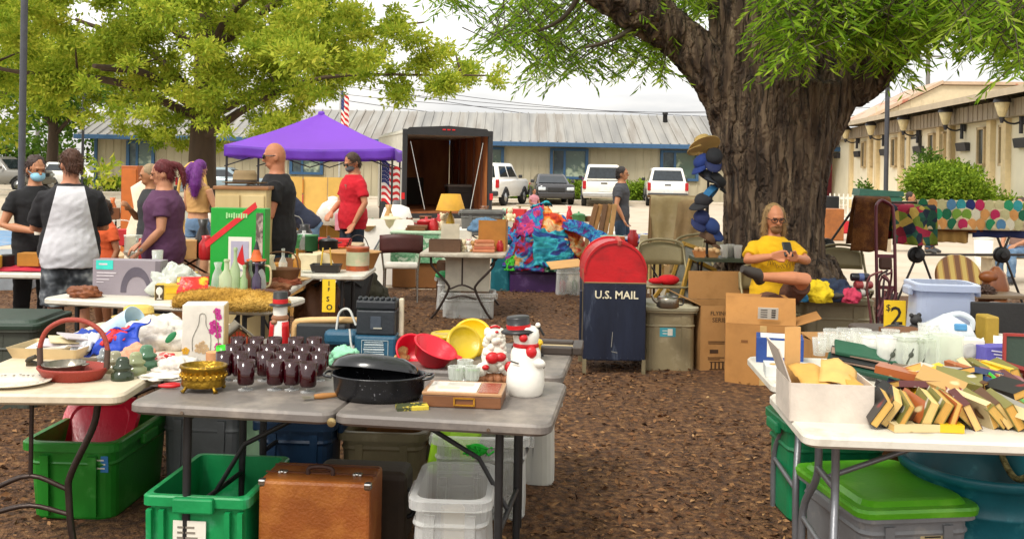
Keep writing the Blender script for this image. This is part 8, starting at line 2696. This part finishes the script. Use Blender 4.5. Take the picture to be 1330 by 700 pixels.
# ================================================================== PEOPLE
def person(label, loc, rz, H=1.75, P={}, top=None, bottom=None, hair=None, shoes='#2a2624', skin='#b98262', girth=1.0, vox=.011, extras=None, pz=.93, lean=0, head=(0, 0), seat=False):
    k = H / 1.75
    t = thing('person', label, 'person', loc, rz)
    t.scale = (k,) * 3
    sk = mat(skin, rough=.55, var=.06, vs=12, bump=.03)
    LT = Matrix.Translation((0, 0, pz)) @ Matrix.Rotation(R(lean), 4, 'X')
    HT = LT @ Matrix.Translation((0, -.018, .7)) @ Euler((R(head[0] - lean * .5), 0, R(head[1])), 'XYZ').to_matrix().to_4x4()
    g = girth
    TR = [(-.08, .145, .1), (0, .168, .115), (.1, .158, .11), (.2, .15, .105), (.3, .163, .117), (.4, .178, .12), (.45, .17, .108), (.49, .14, .092), (.52, .1, .076), (.545, .07, .062), (.575, .052, .055), (.65, .049, .053)]
    def ring(z, a, b, add=0, n=22, yo=0):
        return [LT @ Vector(((a * g + add) * math.cos(2 * PI * j / n), (b * (g ** 1.5) + add) * math.sin(2 * PI * j / n) + yo, z)) for j in range(n)]
    sh = {s: LT @ Vector((s * .166 * (.5 + .5 * g), .005, .445)) for s in (-1, 1)}
    D = {'el-1': (-.25, .04, pz + .19), 'el1': (.25, .04, pz + .19), 'wr-1': (-.25, -.06, pz - .06), 'wr1': (.25, -.06, pz - .06),
         'kn-1': (-.1, -.02, .5), 'kn1': (.1, -.02, .5), 'an-1': (-.11, .02, .085), 'an1': (.11, .02, .085)}
    D.update(P)
    D = {a: Vector(b) for a, b in D.items()}
    hip = {s: Vector((s * .088, 0, pz - .02)) for s in (-1, 1)}
    b = MB()
    b.loft([ring(*q) for q in TR])
    for s in (-1, 1):
        el, wr = D['el%d' % s], D['wr%d' % s]
        b.tube([sh[s], sh[s].lerp(el, .35), el, el.lerp(wr, .35), wr], [.056 * g ** .5, .05 * g ** .5, .039, .04, .027], n=12)
        dr = (wr - el).normalized()
        dr = (dr + Vector(D.get('hd%d' % s, (0, 0, 0)))).normalized()
        sd_ = dr.cross(Vector((0, 1, 0)) if abs(dr.y) < .7 else Vector((0, 0, 1))).normalized()
        if 'sd%d' % s in D:
            sd_ = D['sd%d' % s].normalized()
        nn = dr.cross(sd_).normalized() * (-1 if D.get('cu%d' % s, Vector((1, 0, 0))).x < 0 else 1)
        for f, ln in enumerate((.07, .08, .075, .058)):
            o0 = (f - 1.5) * .0205
            kp = wr + dr * .09 + sd_ * o0
            b.tube([wr + sd_ * o0 * .6, kp, kp + dr * ln * .5 + nn * ln * .14, kp + dr * ln * .85 + nn * ln * .5], [.017, .0145, .0105, .009], n=8)
        b.tube([wr + sd_ * -.018 + dr * .015, wr + sd_ * -.045 + dr * .055 + nn * .01, wr + sd_ * -.05 + dr * .1 + nn * .025], [.016, .0125, .0095], n=8)
        kn, an = D['kn%d' % s], D['an%d' % s]
        b.tube([hip[s], hip[s].lerp(kn, .45), kn, kn.lerp(an, .3), kn.lerp(an, .65), an], [.088 * g, .074 * g, .055, .057, .044, .036], n=14)
        tv = Vector(D.get('to%d' % s, (s * .02, -.17, -.055)))
        b.tube([an + Vector((0, .035, -.035)), an + tv * .35, an + tv], [.036, .04, .026], n=10)
    b.T = HT
    b.ball((0, 0, .01), (.073, .093, .112), 18)
    b.ball((0, -.03, -.055), (.052, .06, .055), 14)
    b.tube([(0, .012, -.17), (0, .008, -.06)], [.05, .047], n=12)
    b.ball((0, -.099, -.018), (.015, .02, .018), 8)
    b.ball((0, -.086, .03), (.045, .014, .012), 8)
    for s in (-1, 1):
        b.ball((s * .075, .012, -.012), (.01, .022, .03), 8)
    remesh(b, 'body', sk, vox * .7, 1, None, t)
    mb = MB()
    mb.T = HT
    for s in (-1, 1):
        mb.ball((s * .03, -.088, .008), (.012, .007, .006), 8)
        mb.box((s * .031, -.094, .026), (.03, .008, .005))
    mb.part('eyes', mat('#2c211b', rough=.3), t)
    mb = MB()
    mb.T = HT
    mb.ball((0, -.088, -.064), (.024, .009, .006), 8)
    mb.part('mouth', mat('#8f4a42'), t)
    wrk = lambda a, f=9: (lambda p, n_: a * noise.noise(p * f) + a * 1.5 * (.25 - abs(noise.noise(Vector((p.x * 7 + p.z * 5, p.y * 7, p.z * 15 + p.x * 6))))) + a * .6 * noise.noise(p * 26))
    if top:
        c = MB()
        c0, c1, add, m, sl = top.get('hem', -.1), top.get('neck', .55), top.get('ease', .018), top['m'], top.get('sleeve', .55)
        zs = [z for z in (c0, 0, .1, .2, .3, .4, .45, .49, .52, .55) if c0 <= z <= c1]
        if zs[0] > c0:
            zs = [c0] + zs
        def interp(z):
            for (z0, a0, b0), (z1, a1, b1) in zip(TR, TR[1:]):
                if z0 <= z <= z1:
                    f = (z - z0) / (z1 - z0)
                    return a0 + (a1 - a0) * f, b0 + (b1 - b0) * f
            return TR[0][1:]
        c.loft([ring(z, *interp(z), add * (1.7 if z < .15 else 1)) for z in zs])
        if sl:
            for s in (-1, 1):
                el, wr = D['el%d' % s], D['wr%d' % s]
                e = sh[s].lerp(el, min(1, sl * 1.0))
                c.tube([sh[s] + Vector((-s * .05, 0, .012)), sh[s], sh[s].lerp(e, .5), e], [.06, .069 * g ** .5, .069 * g ** .5, .068 * g ** .5], n=14)
        o = remesh(c, top.get('name', 'tee_shirt'), m, vox, 2, wrk(.006), t)
    if bottom:
        c = MB()
        fr, m = bottom.get('len', .9), bottom['m']
        c.loft([ring(-.09, .15, .11, .012), ring(0, .168, .115, .016), ring(.07, .16, .112, .014)])
        for s in (-1, 1):
            kn, an = D['kn%d' % s], D['an%d' % s]
            if fr <= 1:
                e = hip[s].lerp(kn, fr)
                c.tube([hip[s] + (hip[s] - kn).normalized() * .02, hip[s].lerp(e, .5), e], [.103 * g, .1 * g, .098 * g], n=16)
            else:
                e = kn.lerp(an, fr - 1)
                c.tube([hip[s] + (hip[s] - kn).normalized() * .02, hip[s].lerp(kn, .5), kn, kn.lerp(e, .5), e], [.102 * g, .092 * g, .076, .07, .062], n=16)
        remesh(c, bottom.get('name', 'trousers'), m, vox, 2, wrk(.006), t)
    if hair:
        c = MB()
        c.T = HT
        st = hair['style']
        if st != 'bald':
            c.ball(hair.get('at', (0, .018, .038)), (.083, .093, .098), 16)
            c.ball((0, .05, -.02), (.07, .055, .07), 12)
        for q in hair.get('tubes', ()):
            c.tube(q[0], q[1], n=10, k=3)
        for q in hair.get('balls', ()):
            c.ball(q[0], q[1], 10)
        remesh(c, 'hair', mat(hair['c'], rough=.6, var=.3, vs=30, stretch=(3, 3, .5), bump=.3), vox * .8, 1, lambda p, n_: .005 * noise.noise(Vector((p.x * 60, p.y * 60, p.z * 14))), t)
        if vox < .0135:
            hm = [o_ for o_ in t.children if o_.name.startswith('hair')][0]
            nv_ = len(hm.data.vertices)
            co_, no_ = np.empty(nv_ * 3), np.empty(nv_ * 3)
            hm.data.vertices.foreach_get('co', co_)
            hm.data.vertices.foreach_get('normal', no_)
            ix = rng.integers(0, nv_, 1300)
            A, B = co_.reshape(-1, 3)[ix], no_.reshape(-1, 3)[ix]
            V, Fc = leaf_arrays(A - B * .003, B * .3 + np.array([0, .25, -.8]) + rng.normal(size=A.shape) * .3, .03 + .025 * rng.random(1300), .004, .05)
            np_obj('strands', np_mesh('strands', V, Fc, [hm.data.materials[0]]), hm)
    if shoes:
        for s in (-1, 1):
            an = D['an%d' % s]
            tv = Vector(D.get('to%d' % s, (s * .02, -.17, -.055)))
            c = MB()
            c.tube([an + Vector((0, .04, -.035)), an + tv * .3 + Vector((0, 0, .005)), an + tv * .7, an + tv * 1.12], [.046, .052, .046, .032], n=12)
            c.part('shoe', mat(shoes, rough=.6), t)
    for e in (extras or ()):
        nm, m, fn = e[:3]
        mb = MB()
        mb.T = HT if len(e) < 4 else Matrix()
        fn(mb)
        mb.part(nm, m, t)
    return t
def shades(c='#17171a'):
    def fn(mb):
        for s in (-1, 1):
            mb.ball((s * .034, -.1, .008), (.028, .007, .02), 12)
            mb.tube([(s * .06, -.092, .015), (s * .078, -.02, .012), (s * .08, .01, .008)], .004, n=6)
        mb.box((0, -.104, .014), (.03, .005, .006))
    return ('sunglasses', mat(c, rough=.15), fn)
def specs():
    def fn(mb):
        for s in (-1, 1):
            mb.tube([(s * .034 + .026 * math.cos(a), -.105, .006 + .019 * math.sin(a)) for a in np.linspace(0, 2 * PI, 13)[:-1]], .0035, n=5, closed=True)
            mb.tube([(s * .06, -.1, .012), (s * .079, -.02, .012), (s * .08, .01, .006)], .0035, n=5)
        mb.box((0, -.106, .012), (.018, .004, .005))
    return ('glasses', mat('#1c1a1a', rough=.3), fn)
def mask(c):
    def fn(mb):
        mb.ball((0, -.052, -.05), (.064, .066, .052), 16)
        for s in (-1, 1):
            mb.tube([(s * .055, -.075, -.03), (s * .078, .01, -.01)], .003, n=5)
    return ('face_mask', mat(c, rough=.8), fn)
cot = lambda c: mat(c, rough=.9, var=.08, vs=4, bump=.12, bs=120)
denim = mat('#5d7896', rough=.9, var=.2, vs=9, bump=.2, bs=150, col2='#8fa5b8', c2=(.55, .8), c2s=5)
jean = mat('#2f4358', rough=.9, var=.2, vs=9, bump=.2, bs=150)
camo = ramp_mat(((.36, '#1f2226'), (.46, '#3a3d42'), (.54, '#5d6166'), (.64, '#a0a3a4')), 9, rough=.9, detail=2, bump=.1)
fd = {'el-1': (-.26, -.12, 1.12), 'wr-1': (.04, -.27, 1.14), 'el1': (.26, -.12, 1.12), 'wr1': (-.02, -.24, 1.08)}
raglan = cot('#c9c7cc').copy()
rn = raglan.node_tree
def mth(op, a, b):
    n = nd(rn, 'ShaderNodeMath', operation=op)
    for i, q in enumerate((a, b)):
        if isinstance(q, (int, float)):
            n.inputs[i].default_value = q
        else:
            rn.links.new(q, n.inputs[i])
    return n.outputs[0]
sx_ = nd(rn, 'ShaderNodeSeparateXYZ')
rn.links.new(nd(rn, 'ShaderNodeTexCoord').outputs['Object'], sx_.inputs[0])
ed = mth('SUBTRACT', mth('ABSOLUTE', sx_.outputs[0], 0), mth('ADD', mth('MULTIPLY', mth('SUBTRACT', 1.43, sx_.outputs[2]), .22), .105))
fac_ = mth('MAXIMUM', mth('GREATER_THAN', ed, 0), mth('GREATER_THAN', sx_.outputs[2], 1.462))
mxr = nd(rn, 'ShaderNodeMix', data_type='RGBA')
pr_ = [n for n in rn.nodes if n.type == 'BSDF_PRINCIPLED'][0]
old_ = pr_.inputs['Base Color'].links[0].from_socket
rn.links.new(fac_, mxr.inputs[0])
rn.links.new(old_, mxr.inputs[6])
mxr.inputs[7].default_value = lin('#1c1b1f')
rn.links.new(mxr.outputs[2], pr_.inputs['Base Color'])
person('man seen from behind in a white raglan tee with black sleeves and grey camouflage shorts', vx(96, 7.55)[:2] + (.03,), 205, 1.71, dict(fd), {'m': raglan, 'sleeve': .85, 'hem': -.12, 'ease': .024}, {'m': camo, 'len': .98, 'name': 'shorts'},
       {'style': 'short', 'c': '#4a2a18'}, '#35312f', '#b57a5c', 1.16, .011, [specs()], head=(12, 18))
person('woman in a black tee and pale blue face mask at the left', vx(50, 8.45)[:2] + (.03,), 40, 1.66, {'el-1': (-.27, -.02, 1.12), 'wr-1': (-.08, -.27, 1.08), 'el1': (.26, -.02, 1.12), 'wr1': (.16, -.26, 1.0)}, {'m': cot('#17171a'), 'hem': -.06}, {'m': cot('#141416'), 'len': 1.9},
       {'style': 'bun', 'c': '#35201a', 'balls': [((0, .1, .07), .045)]}, '#222', '#b27a58', 1.0, .011, [mask('#8fc4dc'), ('paper_cup', paper, lambda mb: mb.lathe([(.028, 0), (.036, .09)], at=(-.06, -.36, 1.05), n=14), 1)], head=(14, 10))
person('woman in a plum v-neck tee with a dark red ponytail', vx(218, 8.3)[:2] + (.03,), -76, 1.64, {'el1': (.25, .0, 1.13), 'wr1': (.23, -.18, .93), 'el-1': (-.25, .0, 1.13), 'wr-1': (-.2, -.22, .98)}, {'m': cot('#54304f'), 'hem': -.12, 'ease': .028}, {'m': cot('#1b1a1e'), 'len': 1.9},
       {'style': 'pony', 'c': '#5a1018', 'balls': [((0, .1, .06), .04)], 'tubes': [([(0, .11, .07), (0, .16, .03), (0, .17, -.07), (0, .15, -.16)], [.028, .032, .026, .012])]}, '#222', '#b98060', 1.2, .011,
       [('wrist_watch', mat('#8f8a84', metal=.5), lambda mb: mb.lathe([(.032, -.012), (.033, .012)], at=(.232, -.16, .955), rot=(50, 0, 0), n=14), 1)], head=(14, 0))
person('person in a dark grey tee half hidden behind the plum tee woman', vx(200, 9.9)[:2] + (.03,), -60, 1.6, {'el-1': (-.28, -.06, 1.1), 'wr-1': (-.1, -.2, 1.25)}, {'m': cot('#2d2e30'), 'sleeve': .8}, {'m': jean, 'len': 1.9}, {'style': 'short', 'c': '#8f7a5c'}, '#333', '#a8734f', 1.0, .015, head=(10, 0))
person('woman in a tan crop top and denim shorts with long purple hair', vx(262, 11.9)[:2] + (.03,), 158, 1.66, {'el-1': (-.24, -.05, 1.13), 'wr-1': (-.2, -.26, .98), 'el1': (.24, -.05, 1.13), 'wr1': (.2, -.24, 1.0)}, {'m': cot('#b98f58'), 'hem': .14, 'sleeve': 0, 'neck': .5, 'name': 'crop_top'},
       {'m': denim, 'len': .4, 'name': 'shorts'}, {'style': 'long', 'c': '#5f1470', 'tubes': [([(-.03, .06, .05), (-.07, .08, -.08), (-.1, .06, -.24), (-.1, .02, -.38)], [.06, .075, .07, .03]), ([(.04, .07, .05), (.06, .1, -.08), (.05, .1, -.22)], [.06, .07, .04])]}, '#8a6a50', '#bd8a68', .92, .013, head=(20, -14))
person('bald man in a black tee and sunglasses looking left', vx(364, 8.7)[:2] + (.03,), -82, 1.82, {'el1': (.26, -.03, 1.13), 'wr1': (.2, -.26, 1.02), 'el-1': (-.26, -.06, 1.13), 'wr-1': (-.16, -.28, 1.05)}, {'m': cot('#151417'), 'hem': -.14, 'ease': .024}, {'m': jean, 'len': 1.9}, None, '#222', '#b27352', 1.12, .011, [shades()], head=(8, 0))
person('person in a navy vest and denim shorts bending over the goods', vx(410, 11.7)[:2] + (.03,), -80, 1.68, {'el1': (.22, -.5, 1.12), 'wr1': (.16, -.62, .9), 'el-1': (-.22, -.5, 1.12), 'wr-1': (-.16, -.62, .92)}, {'m': cot('#20263a'), 'sleeve': 0, 'neck': .5, 'hem': -.05, 'name': 'vest'}, {'m': denim, 'len': .55, 'name': 'shorts'},
       {'style': 'long', 'c': '#6a4526'}, '#555', '#bb8158', 1.0, .013, lean=48, head=(0, 0))
person('man in a bright red tee and grey mask looking down', vx(463, 12.4)[:2] + (.03,), -52, 1.79, {'el1': (.27, .02, 1.13), 'wr1': (.22, -.1, .88), 'el-1': (-.26, -.04, 1.13), 'wr-1': (-.12, -.24, 1.0)}, {'m': cot('#b90f22'), 'hem': -.13, 'ease': .026, 'sleeve': .7}, {'m': mat('#1f2733', rough=.9), 'len': .95, 'name': 'shorts'},
       {'style': 'short', 'c': '#3f2a1c'}, '#2a2a2c', '#b87a58', 1.08, .012, [mask('#5f6064'), shades('#2a2522'), ('chest_print', mat('#8f5a4a'), lambda mb: mb.box((.07, -.149, 1.33), (.05, .004, .06)), 1)], head=(24, 0))
person('man in a charcoal tee and jeans walking right in front of the white pickup', vx(811, 16)[:2] + (0,), 76, 1.72, {'el-1': (-.26, .04, 1.12), 'wr-1': (-.24, -.08, .88), 'kn1': (.1, -.1, .5), 'an1': (.11, -.08, .085), 'an-1': (-.11, .14, .1)}, {'m': cot('#3c3d42'), 'hem': -.13}, {'m': jean, 'len': 1.92}, {'style': 'short', 'c': '#231a16'}, '#39322c', '#a5714f', 1.05, .013)
person('child in an orange tee beside the raglan tee man', vx(141, 8.9)[:2] + (.03,), -40, 1.27, {}, {'m': cot('#d0592c'), 'hem': -.1, 'ease': .024}, {'m': jean, 'len': 1.0, 'name': 'shorts'}, {'style': 'short', 'c': '#3b2618'}, '#444', '#9c6646', 1.05, .012, head=(20, 0))
# the seated man
tee = cot('#d8a80c')
def beard(mb):
    mb.ball((0, -.058, -.078), (.05, .048, .042), 12)
    mb.ball((0, -.094, -.046), (.03, .012, .009), 10)
def phone(mb):
    mb.box((.0, -.345, .985), (.075, .02, .14), rot=(-38, 0, 0), bev=.008)
def tprint(mb):
    for i in range(9):
        a = i * .7
        mb.tube([(-.1 + .024 * i, -.156, .83 + .02 * math.sin(a * 2)), (-.09 + .024 * i, -.158, .86 + .03 * math.cos(a)), (-.075 + .024 * i, -.157, .825 + .015 * math.cos(a))], .0035, n=4, k=3)
sm_ = person('long haired bearded man in a yellow tee sitting cross legged with a phone', vx(1010, 8.05)[:2] + (.09,), 4, 1.7,
             {'el-1': (-.255, -.1, .87), 'wr-1': (-.1, -.28, .92), 'el1': (.26, -.1, .87), 'wr1': (.1, -.27, .91), 'hd-1': (.5, -.3, .1), 'hd1': (-.5, -.3, .1), 'kn-1': (-.09, -.45, .53), 'an-1': (-.08, -.46, .085), 'kn1': (.13, -.4, .75), 'an1': (-.25, -.46, .77), 'to1': (-.16, -.04, .06)},
             {'m': tee, 'hem': -.06, 'ease': .026, 'sleeve': .72}, {'m': mat('#5a3a2c', rough=.9, var=.3, vs=14), 'len': .8, 'name': 'shorts'},
             {'style': 'long', 'c': '#8f7248', 'at': (0, .034, .036), 'tubes': [([(-.05, .02, .09), (-.082, .01, .0), (-.086, .0, -.1), (-.08, -.01, -.17)], [.03, .024, .026, .014]), ([(.05, .02, .09), (.082, .01, .0), (.086, .0, -.1), (.08, -.01, -.17)], [.03, .024, .026, .014])]},
             '#3a332e', '#bf7d58', .98, .009, [specs(), ('beard', mat('#7a5432', rough=.9, bump=.4), beard), ('phone', black, phone, 1), ('tee_print', mat('#a07a10'), tprint, 1)], pz=.52, head=(10, 0))
fc = [o_ for o_ in bpy.data.objects if o_.name.startswith('folding_chair')][0]
dup(fc, (sm_.location.x, 8.08, .05), 4, 'tan folding chair under the seated man in yellow', 1.0)
sit = {'kn-1': (-.1, -.42, .5), 'kn1': (.12, -.42, .5), 'an-1': (-.1, -.4, .085), 'an1': (.13, -.46, .085), 'wr-1': (-.12, -.3, .62), 'wr1': (.12, -.3, .62), 'el-1': (-.26, -.04, .72), 'el1': (.26, -.04, .72)}
def bench(label, loc, w=1.2, h=.44):
    t = thing('bench', label, 'bench', loc)
    MB().box((0, 0, h - .03), (w, .4, .05), bev=.01).part('seat', mat('#b9a88a'), t)
    for s in (-1, 1):
        MB().box((s * (w / 2 - .12), 0, (h - .05) / 2), (.08, .36, h - .05)).part('leg', mat('#a8977c'), t)
b1 = vx(1186, 21)
person('dark haired person in a white top sitting far off beyond the brown rug', b1, 60, 1.7, dict(sit), {'m': cot('#d2d6d8')}, {'m': jean, 'len': 1.9}, {'style': 'short', 'c': '#2a1c16'}, '#333', '#a8724f', 1.0, .018, pz=.52)
bench('pale bench under the person in white', (b1[0], 21.05, 0))
b2 = vx(1332, 15.2)
person('person in blue jeans sitting at the right edge beyond the afghans', b2, -60, 1.75, dict(sit), {'m': cot('#8a6a5c')}, {'m': denim, 'len': 1.92}, {'style': 'short', 'c': '#3b2a1c'}, '#2d2d33', '#b07a58', 1.0, .015, pz=.52)
bench('pale bench under the person in blue jeans', (b2[0], 15.25, 0))
b3 = vx(698, 33)
person('small far person in a pink top sitting behind the tie-dye pile', b3, 30, 1.3, dict(sit), {'m': cot('#c98a94')}, {'m': jean, 'len': 1.9}, {'style': 'short', 'c': '#3a221a'}, '#333', '#a8724f', 1.0, .02, pz=.52)
bench('pale bench under the far person in pink', (b3[0], 33.05, 0))
